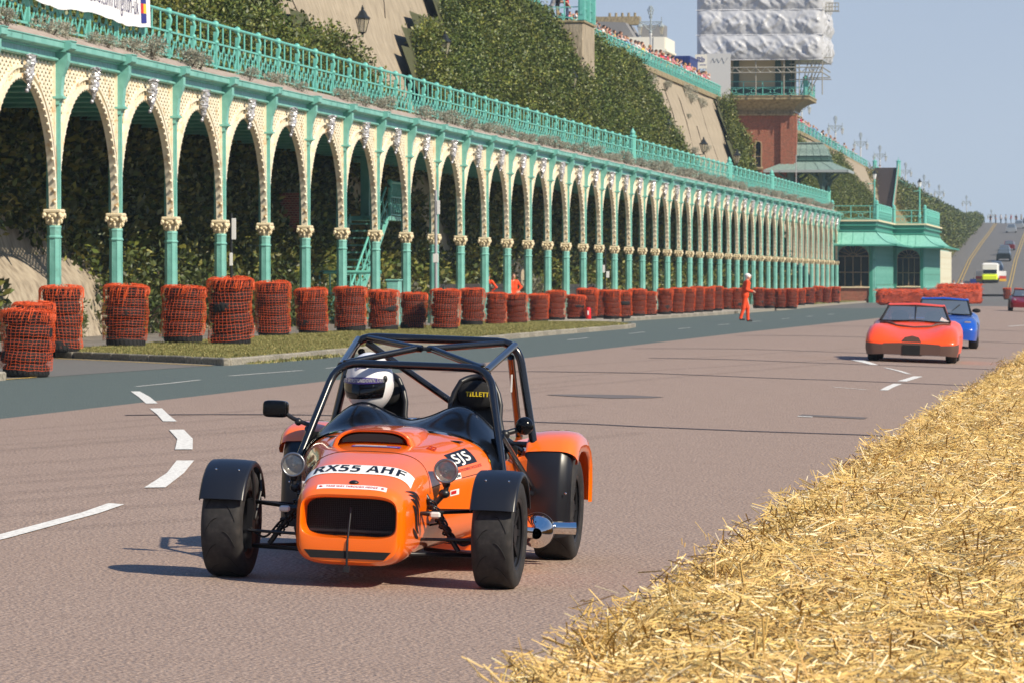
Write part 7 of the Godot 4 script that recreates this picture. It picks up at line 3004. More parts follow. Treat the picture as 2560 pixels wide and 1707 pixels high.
func helmet_patch(a0: float, a1: float, t0: float, t1: float, off: float) -> MB:
	var b := MB.new()
	var rows := []
	for j in 11:
		var row := PackedVector3Array()
		for i in 31:
			var u := lerpf(a0, a1, i / 30.0)
			var v := j / 10.0
			var t := lerpf(t0, t1, v)
			t += 0.10 * (u * u) * (0.6 - v)
			row.append(helmet_pt(t, PI / 2 - u, off))
		rows.append(row)
	b.grid(rows, true)
	return b
func coupe(root: Node3D, st: Array, house: Array, paint: Material, low: Material, roof: Material, wheels: Array, low_to: int) -> void:
	# st: [z, half width, bottom, flank crease, wing top, centre height] from the front back; house: [z, y, half width] over the cabin
	var b := MB.new()
	var lb := MB.new()
	var rows := []
	for q in st:
		var w: float = q[1]
		var half := [[0.0, q[5]], [0.28, lerpf(q[5], q[4], 0.12)], [0.5, lerpf(q[5], q[4], 0.55)], [0.68, lerpf(q[5], q[4], 0.96)], [0.82, q[4] - 0.005], [0.93, lerpf(q[4], q[3], 0.22)], [0.985, lerpf(q[4], q[3], 0.6)], [1.0, q[3]], [1.0, lerpf(q[3], q[2], 0.5)], [0.97, q[2]]]
		var row := PackedVector3Array()
		for i in range(half.size() - 1, -1, -1):
			row.append(Vector3(-w * half[i][0], half[i][1], q[0]))
		for i in range(1, half.size()):
			row.append(Vector3(w * half[i][0], half[i][1], q[0]))
		rows.append(row)
	var fine := []            # smooth lengthways
	for j in rows.size() - 1:
		for k in 4:
			var t := k / 4.0
			var row := PackedVector3Array()
			for i in 19:
				row.append((rows[j][i] as Vector3).cubic_interpolate(rows[j + 1][i], rows[maxi(j - 1, 0)][i], rows[mini(j + 2, rows.size() - 1)][i], t))
			fine.append(row)
	fine.append(rows[rows.size() - 1])
	var keep_low := {}
	var keep_up := {}
	for j in fine.size():
		for i in 19:
			var is_low := (i < 2 or i >= 16) and j < low_to * 4
			if is_low:
				keep_up[j * 19 + i] = true
			else:
				keep_low[j * 19 + i] = true
	b.grid(fine, true, false, keep_up)
	var first: PackedVector3Array = fine[0]
	var last: PackedVector3Array = fine[fine.size() - 1]
	for cap in [[first, 1.0, lb if low_to > 0 else b], [last, -1.0, b]]:
		var m: MB = cap[2]
		var i0 := m.v.size()
		for p in cap[0]:
			m.vert(p, Vector3(0, 0, cap[1]))
		for i in range(1, 18):
			m.tri(i0, i0 + i, i0 + i + 1)
	part("body", b, paint, root)
	if low_to > 0:
		lb.grid(fine, true, false, keep_low)
		part("front_skirt", lb, low, root)
	# cabin
	var top := MB.new()
	var glass := MB.new()
	var frame := MB.new()
	for j in house.size() - 1:
		var q: Array = house[j]
		var r: Array = house[j + 1]
		var target := top if j == 1 or j == 2 else glass
		var g := []
		for e in [q, r]:
			var row := PackedVector3Array()
			for i in 9:
				var u := lerpf(-1.0, 1.0, i / 8.0)
				row.append(Vector3(e[2] * u, e[1] + 0.02 * (1.0 - u * u), e[0] + (0.10 * (1.0 - u * u) if e == house[0] else 0.0)))
			g.append(row)
		target.grid(g, true)
	for s in [-1.0, 1.0]:       # pillars and side glass
		var base := []
		for q in house:
			base.append(Vector3(s * q[2], q[1], q[0]))
		if s > 0:
			top.tube([base[1] * Vector3(-1, 1, 1) + Vector3(0, 0.005, -0.05), base[1] * Vector3(0, 1, 1) + Vector3(0, 0.035, -0.03), base[1] + Vector3(0, 0.005, -0.05)], 0.042, 8)
		frame.tube([base[0], base[1]], 0.024, 6)
		if s > 0:
			frame.tube([base[1] * Vector3(-1, 1, 1), base[1] * Vector3(0, 1, 1) + Vector3(0, 0.02, 0.03), base[1]], 0.014, 6)
			frame.tube([base[0] * Vector3(-1, 1, 1), base[0] * Vector3(0, 1, 1) + Vector3(0, 0.02, 0.1), base[0]], 0.014, 6)
		top.tube([base[3], base[4]], 0.035, 6)
		top.tube([base[1], base[2], base[3]], 0.03, 6)
		var sill0 := Vector3(s * (house[0][2] + 0.06), house[0][1] - 0.03, house[0][0] - 0.05)
		var sill1 := Vector3(s * (house[4][2] + 0.06), house[4][1] - 0.03, house[4][0] + 0.05)
		var sd := [[sill0, sill0.lerp(sill1, 0.35), sill0.lerp(sill1, 0.7), sill1], [base[1], base[2], base[3], base[4]]]
		glass.grid([PackedVector3Array(sd[0]), PackedVector3Array(sd[1])], s > 0)
	part("roof", top, roof, root)
	part("window_frame", frame, M.matt_black, root)
	part("window", glass, M.car_glass, root)
	var seat := MB.new()
	for s in [-0.32, 0.32]:
		rounded(seat, Vector3(s, house[0][1] - 0.02, house[2][0] - 0.25), Vector3(0.17, 0.22, 0.08), 0.6)
	seat.box(Vector3(0, house[0][1] - 0.12, house[0][0] - 0.05), Vector3(house[0][2] * 1.7, 0.1, 0.2))
	part("seats", seat, M.matt_black, root)
	for wz in [wheels[0], wheels[1]]:
		for s in [-1.0, 1.0]:
			var h := hub("wheel", root, Vector3(s * wheels[3], wheels[2], wz))
			var t := MB.new()
			t.x = Transform3D(Basis(Vector3(0, 0, 1), -PI / 2), Vector3.ZERO)
			var r: float = wheels[2]
			t.lathe([Vector2(r * 0.6, 0.1), Vector2(r * 0.9, 0.105), Vector2(r, 0.08), Vector2(r, -0.08), Vector2(r * 0.9, -0.105), Vector2(r * 0.6, -0.1)], 24, true)
			part("tyre", t, M.tyre, h)
			t = MB.new()
			t.x = Transform3D(Basis(Vector3(0, 0, 1), -PI / 2), Vector3(s * 0.05, 0, 0))
			t.lathe([Vector2(0.0, 0.03), Vector2(r * 0.62, 0.04), Vector2(r * 0.62, -0.04), Vector2(0.0, -0.03)], 20)
			part("rim", t, M.steel, h)

func build_other_cars() -> void:
	var st := [[0.80, 0.55, 0.15, 0.33, 0.36, 0.37], [0.76, 0.78, 0.135, 0.345, 0.41, 0.40], [0.62, 0.86, 0.13, 0.36, 0.52, 0.45], [0.35, 0.885, 0.13, 0.37, 0.64, 0.52], [0.0, 0.89, 0.13, 0.40, 0.70, 0.60], [-0.4, 0.875, 0.135, 0.42, 0.705, 0.69], [-0.85, 0.86, 0.14, 0.44, 0.70, 0.745], [-1.5, 0.85, 0.15, 0.46, 0.71, 0.75], [-2.1, 0.89, 0.16, 0.48, 0.765, 0.78], [-2.6, 0.89, 0.18, 0.5, 0.77, 0.80], [-3.0, 0.82, 0.24, 0.48, 0.68, 0.72]]
	var house := [[-0.9, 0.755, 0.66], [-1.42, 1.035, 0.535], [-1.6, 1.06, 0.52], [-1.95, 1.06, 0.51], [-2.6, 0.80, 0.58]]
	var a := thing("coupe", "low orange-red sports coupe with brown lower nose approaching in the distance", "car", Vector3(-4.41, gy(-4.41, -84.0), -84.1))
	a.rotation = Vector3(0, 0.02, -0.035)
	coupe(a, st, house, M.red_paint, M.tape_brown, M.roof_paint, [0.0, -2.25, 0.3, 0.74], 3)
	var b := MB.new()
	b.prism(PackedVector2Array([Vector2(-0.2, 0.13), Vector2(0.2, 0.13), Vector2(0.2, 0.36), Vector2(0.13, 0.47), Vector2(0.0, 0.5), Vector2(-0.13, 0.47), Vector2(-0.2, 0.36)]), 0.55, 0.79)
	part("intake_surround", b, M.tape_brown, a)
	b = MB.new()
	b.prism(PackedVector2Array([Vector2(-0.165, 0.15), Vector2(0.165, 0.15), Vector2(0.165, 0.33), Vector2(-0.165, 0.33)]), 0.7, 0.815)
	part("intake", b, M.matt_black, a)
	b = MB.new()
	b.tube([Vector3(-0.66, 0.72, -0.74), Vector3(-0.54, 0.728, -0.64), Vector3(-0.43, 0.712, -0.34), Vector3(-0.34, 0.68, -0.2), Vector3(0.0, 0.657, -0.16), Vector3(0.34, 0.68, -0.2), Vector3(0.43, 0.712, -0.34), Vector3(0.54, 0.728, -0.64), Vector3(0.66, 0.72, -0.74)], [0.02, 0.025, 0.028, 0.02, 0.014, 0.02, 0.028, 0.025, 0.02], 6)
	part("bonnet_tape", b, M.tape_brown, a)
	b = MB.new()
	b.tube([Vector3(0.0, 0.79, -0.84), Vector3(0.0, 1.05, -1.36)], 0.012, 5)
	part("wiper", b, M.matt_black, a)
	b = MB.new()
	b.box(Vector3(0.56, 0.78, -0.9), Vector3(0.16, 0.08, 0.01), Basis(Vector3.BACK, -0.5))
	part("scrutineering_sticker", b, M.sticker_white, a)
	# the blue coupe close behind it
	st = [[0.78, 0.5, 0.2, 0.38, 0.42, 0.44], [0.74, 0.68, 0.19, 0.40, 0.48, 0.47], [0.55, 0.77, 0.18, 0.42, 0.6, 0.53], [0.2, 0.80, 0.17, 0.44, 0.69, 0.6], [-0.2, 0.80, 0.17, 0.45, 0.72, 0.68], [-0.7, 0.79, 0.17, 0.46, 0.73, 0.74], [-1.4, 0.78, 0.18, 0.48, 0.74, 0.76], [-2.0, 0.82, 0.19, 0.5, 0.8, 0.8], [-2.6, 0.80, 0.2, 0.5, 0.8, 0.8], [-3.0, 0.72, 0.25, 0.48, 0.7, 0.72]]
	house = [[-0.75, 0.76, 0.62], [-1.25, 1.07, 0.53], [-1.45, 1.1, 0.52], [-1.85, 1.1, 0.5], [-2.6, 0.84, 0.52]]
	var c := thing("coupe", "blue sports coupe half hidden behind the orange-red one", "car", Vector3(-4.62, gy(-4.62, -101.0), -101.3))
	c.rotation = Vector3(0, 0.03, -0.035)
	coupe(c, st, house, M.blue_paint, M.blue_paint, M.blue_paint, [0.0, -2.2, 0.3, 0.7], 0)
	for s in [-1.0, 1.0]:
		b = MB.new()
		b.bevel(Vector3(s * 0.56, 0.56, 0.5), Vector3(0.16, 0.13, 0.14), 0.02)
		part("headlamp", b, M.lamp_glass, c)
		b = MB.new()
		b.ball(Vector3(s * 0.48, 0.36, 0.73), Vector3(0.05, 0.04, 0.03), 10, 8)
		part("indicator", b, M.amber, c)
		b = MB.new()
		b.ball(Vector3(s * 0.74, 0.86, -0.85), Vector3(0.1, 0.05, 0.06), 10, 8)
		part("mirror", b, M.matt_black, c)
	b = MB.new()
	b.tube([Vector3(0.15, 0.8, -0.72), Vector3(0.35, 0.98, -1.05)], 0.012, 5)
	part("wiper", b, M.matt_black, c)
	# a third, dark red car entering at the right edge
	var d := thing("coupe", "dark red racing car cut off by the right edge of the picture", "car", Vector3(-6.0, gy(-6.0, -222.0), -222.5))
	d.rotation = Vector3(0, 0.05, -0.03)
	coupe(d, st, house, M.car_red, M.car_red, M.car_red, [0.0, -2.2, 0.3, 0.72], 0)
	for s in [-1.0, 1.0]:
		b = MB.new()
		b.ball(Vector3(s * 0.55, 0.56, 0.55), Vector3(0.08, 0.08, 0.05), 10, 8)
		part("headlamp", b, M.lamp_glass, d)
	# cars parked on the hill
	st = [[0.75, 0.6, 0.3, 0.5, 0.6, 0.62], [0.7, 0.8, 0.25, 0.55, 0.72, 0.74], [0.3, 0.86, 0.22, 0.6, 0.82, 0.86], [-0.4, 0.87, 0.22, 0.62, 0.92, 0.95], [-1.2, 0.87, 0.22, 0.62, 0.95, 0.95], [-2.6, 0.87, 0.24, 0.62, 0.95, 0.95], [-3.1, 0.84, 0.3, 0.62, 0.9, 0.9]]
	house = [[-0.5, 0.93, 0.76], [-1.1, 1.4, 0.6], [-1.3, 1.46, 0.58], [-2.5, 1.45, 0.56], [-3.0, 0.95, 0.7]]
	var parked := [["dark four-by-four parked on the climbing road", M.car_dark, -19.4, -612.0, 1.15], ["blue-grey car parked close behind the ambulance", M.car_blue, -19.3, -579.0, 1.0], ["blue-grey car parked uphill of the dark four-by-four", M.car_grey, -20.2, -640.0, 1.0], ["small red car parked farther up the climbing road", M.car_red, -20.3, -665.0, 1.0], ["silver car parked near the top of the hill", M.car_silver, -23.6, -785.0, 1.05], ["pale car parked at the crest of the hill", M.car_silver, -23.2, -818.0, 1.05], ["dark car parked at the hilltop right edge", M.car_dark, -22.3, -842.0, 1.1]]
	var proto: Node3D = null
	for q in parked:
		var o := thing("parked_car", q[0], "car", Vector3(q[2], hill_y(q[3]) + 0.06, q[3]), PI, "cars parked on the climbing road")
		o.scale = Vector3.ONE * q[4]
		o.rotation.x = -0.045
		coupe(o, st, house, q[1], q[1], q[1], [0.0, -2.5, 0.31, 0.76], 0)
	var v := thing("ambulance", "white and yellow ambulance facing the camera at the foot of the hill", "ambulance", Vector3(-19.2, hill_y(-550.0), -550))
	b = MB.new()
	b.bevel(Vector3(0, 1.55, -2.2), Vector3(2.0, 1.9, 4.4), 0.12)
	part("body", b, M.van_white, v)
	b = MB.new()
	b.bevel(Vector3(0, 0.72, 0.25), Vector3(1.95, 0.75, 1.0), 0.15)
	b.box(Vector3(0, 1.0, -0.02), Vector3(1.9, 0.3, 0.1))
	part("bonnet", b, M.hiviz, v)
	b = MB.new()
	b.bevel(Vector3(0, 0.32, 0.2), Vector3(1.9, 0.4, 1.1), 0.1)
	part("bumper", b, M.matt_black, v)
	b = MB.new()
	b.box(Vector3(0, 1.55, 0.02), Vector3(1.7, 0.6, 0.05), Basis(Vector3.RIGHT, -0.25))
	part("window", b, M.glass_dark, v)
	b = MB.new()
	b.box(Vector3(0, 2.5, -0.4), Vector3(1.6, 0.14, 0.3))
	part("light_bar", b, M.sticker_white, v)
	for s in [-1.0, 1.0]:
		b = MB.new()
		b.bevel(Vector3(s * 1.45, 0.75, -3.9), Vector3(0.9, 0.35, 0.06), 0.02)
		part("rear_door", b, M.van_red, v)
		b = MB.new()
		b.bevel(Vector3(s * 1.45, 0.42, -3.9), Vector3(0.9, 0.3, 0.06), 0.02)
		part("door_stripe", b, M.container_mark, v)
		b = MB.new()
		b.bevel(Vector3(s * 1.45, 1.25, -3.9), Vector3(0.9, 0.6, 0.06), 0.02)
		part("door_panel", b, M.van_white, v)
		for z in [-0.2, -3.2]:
			b = MB.new()
			b.x = Transform3D(Basis(Vector3(0, 0, 1), -PI / 2), Vector3(s * 0.88, 0.34, z))
			b.lathe([Vector2(0.0, 0.1), Vector2(0.34, 0.1), Vector2(0.34, -0.1), Vector2(0.0, -0.1)], 16)
			part("wheel", b, M.tyre, v)

# ---------------------------------------------------------------- people
func person_bones(lean: float, stride: float, pose: String, fat := 1.0) -> Array:      # facing +z; surfaces: 0 top, 1 trousers, 2 skin, 3 hair, 4 shoes
	var L := func_lean(lean)
	var out := []
	var hip := Vector3(0, 0.95, 0)
	var sh := hip + L * 0.48
	var nk := hip + L * 0.56
	var hd := hip + L * 0.68 + Vector3(0, 0, 0.01)
	for s in [-1.0, 1.0]:
		var f: float = s * stride
		var knee := Vector3(s * 0.095, 0.5, f * 0.22 + 0.03)
		var ankle := Vector3(s * 0.1, 0.09 + maxf(0.0, -f) * 0.1, f * 0.38 - 0.02)
		out.append([hip + Vector3(s * 0.085, -0.02, 0), knee, 0.088, 0.062, 1])
		out.append([knee, ankle, 0.06, 0.046, 1])
		out.append([ankle + Vector3(0, -0.045, 0), ankle + Vector3(s * 0.02, -0.055, 0.14), 0.04, 0.034, 4])
		out.append([hip + Vector3(s * 0.06, 0.0, 0), hip + L * 0.22 + Vector3(s * 0.06, 0, 0), 0.11, 0.105, 0 if pose != "akimbo" else 0])
		out.append([hip + L * 0.22 + Vector3(s * 0.07, 0, 0), sh + Vector3(s * 0.085, -0.05, 0), 0.105, 0.1, 0])
		var sp := sh + Vector3(s * 0.17, 0, 0)
		var el := sp + Vector3(s * 0.05, -0.28, 0.0)
		var wr := el + Vector3(-s * 0.02, -0.2, 0.14)
		match pose:
			"rail":
				el = sp + Vector3(s * 0.06, -0.24, 0.12)
				wr = el + Vector3(-s * 0.12, -0.02, 0.24)
			"camera":
				el = sp + Vector3(s * 0.08, -0.16, 0.2)
				wr = el + Vector3(-s * 0.16, 0.2, 0.06)
			"akimbo":
				el = sp + Vector3(s * 0.19, -0.24, -0.04)
				wr = el + Vector3(-s * 0.17, -0.16, 0.1)
			"walk":
				el = sp + Vector3(s * 0.05, -0.27, -0.06)
				wr = el + Vector3(-s * 0.1, -0.06, 0.22)
		out.append([sp, el, 0.058, 0.046, 0])
		var sleeve := 0 if pose == "akimbo" or pose == "walk" else 2
		out.append([el, wr, 0.044, 0.032, sleeve])
		var fw := (wr - el).normalized()
		out += hand_bones(wr, fw, Vector3(0, 1, 0) if absf(fw.y) < 0.8 else Vector3(0, 0, 1), -s, 0.45, 2)
		out.append([hd + Vector3(s * 0.078, -0.005, -0.005), hd + Vector3(s * 0.082, -0.03, -0.005), 0.014, 0.012, 2])
	out.append([nk + Vector3(0, -0.05, -0.01), nk + Vector3(0, 0.06, 0.005), 0.055, 0.05, 2])
	out.append([hd + Vector3(0, -0.035, 0.025), hd + Vector3(0, 0.02, 0.03), 0.062, 0.07, 2])
	out.append([hd + Vector3(0, -0.085, 0.045), hd + Vector3(0, -0.05, 0.04), 0.04, 0.055, 2])
	out.append([hd + Vector3(0, 0.01, 0.1), hd + Vector3(0, -0.03, 0.118), 0.01, 0.014, 2])
	out.append([hd + Vector3(0, 0.045, -0.02), hd + Vector3(0, 0.03, 0.012), 0.088, 0.083, 3])
	out.append([hd + Vector3(0, 0.0, -0.045), hd + Vector3(0, -0.05, -0.05), 0.07, 0.05, 3])
	for q in out:
		if q[4] < 2:
			q[2] *= fat
			q[3] *= fat
	return out

func func_lean(a: float) -> Vector3:
	return Vector3(0, cos(a), sin(a))

func build_people() -> void:
	# marshals in orange overalls
	var m := thing("person", "marshal in orange overalls and white cap walking along the road edge", "person", Vector3(-14.82, gy(-14.8, -163.7), -163.7), 1.9)
	part("body", figure(person_bones(0.16, 0.42, "walk", 1.2), 0.018, [M.overall, M.overall, M.skin, M.cap_white, M.shoe], 0.05), null, m)
	m.scale = Vector3.ONE * 1.03
	var hd := Vector3(0, 0.95, 0) + func_lean(0.16) * 0.68
	var b := MB.new()
	b.ball(hd + Vector3(0, 0.05, -0.01), Vector3(0.1, 0.075, 0.112), 16, 10)
	b.ball(hd + Vector3(0, 0.035, 0.11), Vector3(0.075, 0.012, 0.075), 14, 6)
	part("cap", b, M.cap_white, m)
	var stand := figure(person_bones(0.03, 0.1, "akimbo"), 0.02, [M.overall, M.overall, M.skin, M.hair_brown, M.shoe], 0.05)
	var m2 := thing("person", "marshal in orange overalls with hands on hips under the arcade", "person", Vector3(-24.55, 0.09, -170.5), 0.5)
	part("body", stand, null, m2)
	var m3 := thing("person", "marshal in orange partly hidden behind an arcade column", "person", Vector3(-25.75, 0.08, -172.0), -0.4)
	part("body", stand, null, m3)
	# spectators along the clifftop
	var poses := []
	for q in [[0.28, 0.0, "rail"], [0.12, 0.0, "rail"], [0.05, 0.0, "camera"], [0.0, 0.15, "stand"], [0.4, 0.0, "rail"]]:
		poses.append(figure(person_bones(q[0], q[1], q[2]), 0.03, [M.top_white, M.denim, M.skin, M.hair_brown, M.shoe], 0.05))
	var tops := ["white", "pink", "red", "navy", "sky", "white", "white", "black", "grey", "pink", "olive", "cerise", "white", "navy", "black", "teal", "grey", "yellow"]
	var hair := [M.hair_brown, M.hair_black, M.hair_fair, M.hair_brown, M.hair_brown]
	var legs := [M.denim, M.khaki, M.top_black, M.top_grey]
	var r := RandomNumberGenerator.new()
	r.seed = 303
	var spots := []
	var z := -252.0
	while z > -334.0:
		spots.append(Vector3(-32.95 - r.randf() * 0.15, 15.5, z))
		if r.randf() < 0.5:
			spots.append(Vector3(-33.5 - r.randf() * 0.4, 15.42, z - 0.5))
		z -= r.randf_range(0.8, 1.9)
	var n_left := spots.size()
	for q in [Vector3(-32.0, 15.75, -239.4), Vector3(-31.6, 15.75, -240.4), Vector3(-32.6, 15.75, -241.5), Vector3(-33.4, 15.42, -236.0)]:
		spots.append(q)
	z = -360.0
	while z > -500.0:
		spots.append(Vector3(-32.95, prom_y(z), z))
		z -= r.randf_range(1.6, 5.0) * (1.0 if z > -470.0 else 2.5)
	for q in [-540.0, -548.0, -566.0, -600.0, -640.0, -652.0, -700.0]:
		spots.append(Vector3(-33.0, prom_y(q), q))
	var count := {}
	for i in spots.size():
		var c: String = tops[r.randi() % tops.size()]
		var where := "left of the tower" if i < n_left else ("on the clifftop bay" if i < n_left + 4 else "right of the tower")
		var key := c + where
		count[key] = count.get(key, 0) + 1
		var o := MeshInstance3D.new()
		o.name = numbered("person")
		o.mesh = poses[r.randi() % poses.size()]
		add_child(o, true)
		o.position = spots[i]
		o.rotation.y = PI / 2 + r.randf_range(-0.5, 0.9)
		var k := r.randf_range(0.9, 1.06)
		o.scale = Vector3(k, k, k)
		o.set_surface_override_material(0, M["top_" + c])
		o.set_surface_override_material(1, legs[r.randi() % 4])
		o.set_surface_override_material(3, hair[r.randi() % 5])
		var place := "at railing " + where if i < n_left or i >= n_left + 4 else where
		tag(o, "spectator in %s top %s, %s of them from left" % [c, place, nth(count[key])], "person", "spectators along the clifftop")
	# officials by the pavilion's far corner and people at the hilltop
	for q in [[Vector3(-17.35, fall(-420.0), -420), "white", "white", "person all in white beside the blue sign past the pavilion"], [Vector3(-18.25, fall(-424.0), -424), "white", "white", "second person in white just left of the blue sign"]]:
		var o := MeshInstance3D.new()
		o.name = numbered("person")
		o.mesh = poses[3]
		add_child(o, true)
		o.position = q[0]
		o.scale = Vector3.ONE * 1.05
		o.set_surface_override_material(0, M.top_white)
		o.set_surface_override_material(1, M.top_white)
		tag(o, q[3], "person")
	for k in 9:
		var o := MeshInstance3D.new()
		o.name = numbered("person")
		o.mesh = poses[3]
		add_child(o, true)
		var pz := -862.0 - k * 1.5
		o.position = Vector3(-30.0 + k * 0.95, hill_y(pz), pz)
		o.rotation.y = k * 1.3
		o.set_surface_override_material(0, M["top_" + ["black", "navy", "white", "grey", "red", "black", "olive", "white", "navy"][k]])
		o.set_surface_override_material(1, M.top_black)
		tag(o, "tiny figure on the crest of the hill road, %s from the left" % nth(k + 1), "person", "people on the hill crest")
func net_mesh(sd: int, rad: float, h: float, tyres: int) -> Mesh:       # plastic safety netting pulled over a stack of tyres
	var r := RandomNumberGenerator.new()
	r.seed = sd
	var f := FastNoiseLite.new()
	f.seed = sd
	f.frequency = 0.9
	var b := MB.new()
	var nv := 34
	var nh := int(h / 0.062)
	var low := 0.07 + 0.1 * r.randf()
	var twist := r.randf_range(-0.35, 0.35)
	var wob := r.randf_range(0.02, 0.05)
	var pts := []
	for j in nh + 1:
		var row := []
		var t := j / float(nh)
		for i in nv:
			var a := TAU * i / nv + twist * t + 0.05 * f.get_noise_2d(i * 0.5, t * 6.0)
			var y := lerpf(low + 0.04 * sin(a + sd), h, t) + 0.02 * f.get_noise_2d(cos(a) * 3.0 + 9.0, t * 5.0)
			var bulge := absf(sin(y / h * tyres * PI))
			var k := rad * (0.965 + 0.035 * bulge + 0.11 * f.get_noise_3d(cos(a) * 1.1, y * 1.5, sin(a) * 1.1) + wob * sin(t * 3.3 + sd)) + 0.014
			if t > 0.93:
				k *= 1.0 + 0.03 * r.randf()
			row.append(Vector3(cos(a) * k, y, sin(a) * k))
		pts.append(row)
	for j in nh + 1:
		var p: Array = pts[j].duplicate()
		p.append(p[0])
		b.tube(p, 0.0037, 3, false)
	for i in nv:
		var p := []
		for j in nh + 1:
			p.append(pts[j][i])
		b.tube(p, 0.0037, 3, false)
	# loose folds of the net gathered over the top, one flap hanging down the side
	var flap := r.randf() * TAU
	for k in 60:
		var a := r.randf() * TAU
		var p := []
		var down := 0.12 + 0.1 * r.randf()
		if absf(angle_difference(a, flap)) < 0.6:
			down += 0.25 * r.randf()
		for i in 7:
			var t := i / 6.0
			var rr := lerpf(rad * r.randf_range(0.1, 0.5), rad * 1.05, minf(t * 1.6, 1.0)) + 0.02
			var y := h + 0.03 + 0.06 * sin(t * 5.0 + k) * (1.0 - t) - maxf(0.0, t - 0.55) * 2.2 * down
			p.append(Vector3(cos(a + t * 0.2) * rr, y, sin(a + t * 0.2) * rr))
		b.tube(p, 0.006, 3, false)
	for k in 16:
		var p := []
		var rr := rad * lerpf(0.2, 1.06, k / 15.0)
		for i in 25:
			var a := TAU * i / 24
			p.append(Vector3(cos(a) * rr, h + 0.025 + 0.035 * f.get_noise_2d(cos(a) * 4.0 + k, sin(a) * 4.0), sin(a) * rr))
		b.tube(p, 0.006, 3, false)
	return b.mesh(M.net)

func tyre_mesh(rad: float, w: float) -> Mesh:
	var b := MB.new()
	var h := w / 2
	b.lathe([Vector2(rad * 0.58, -h * 0.7), Vector2(rad * 0.7, -h), Vector2(rad * 0.88, -h * 0.98), Vector2(rad * 0.97, -h * 0.8), Vector2(rad, -h * 0.4), Vector2(rad, h * 0.4), Vector2(rad * 0.97, h * 0.8), Vector2(rad * 0.88, h * 0.98), Vector2(rad * 0.7, h), Vector2(rad * 0.58, h * 0.7)], 28, true)
	for k in 28:
		var a := TAU * k / 28
		b.bar(Vector3(cos(a) * rad, -h * 0.55, sin(a) * rad), Vector3(cos(a + 0.1) * rad, h * 0.55, sin(a + 0.1) * rad), 0.03, 0.014, Vector3(cos(a), 0, sin(a)))
	return b.mesh(M.rubber)

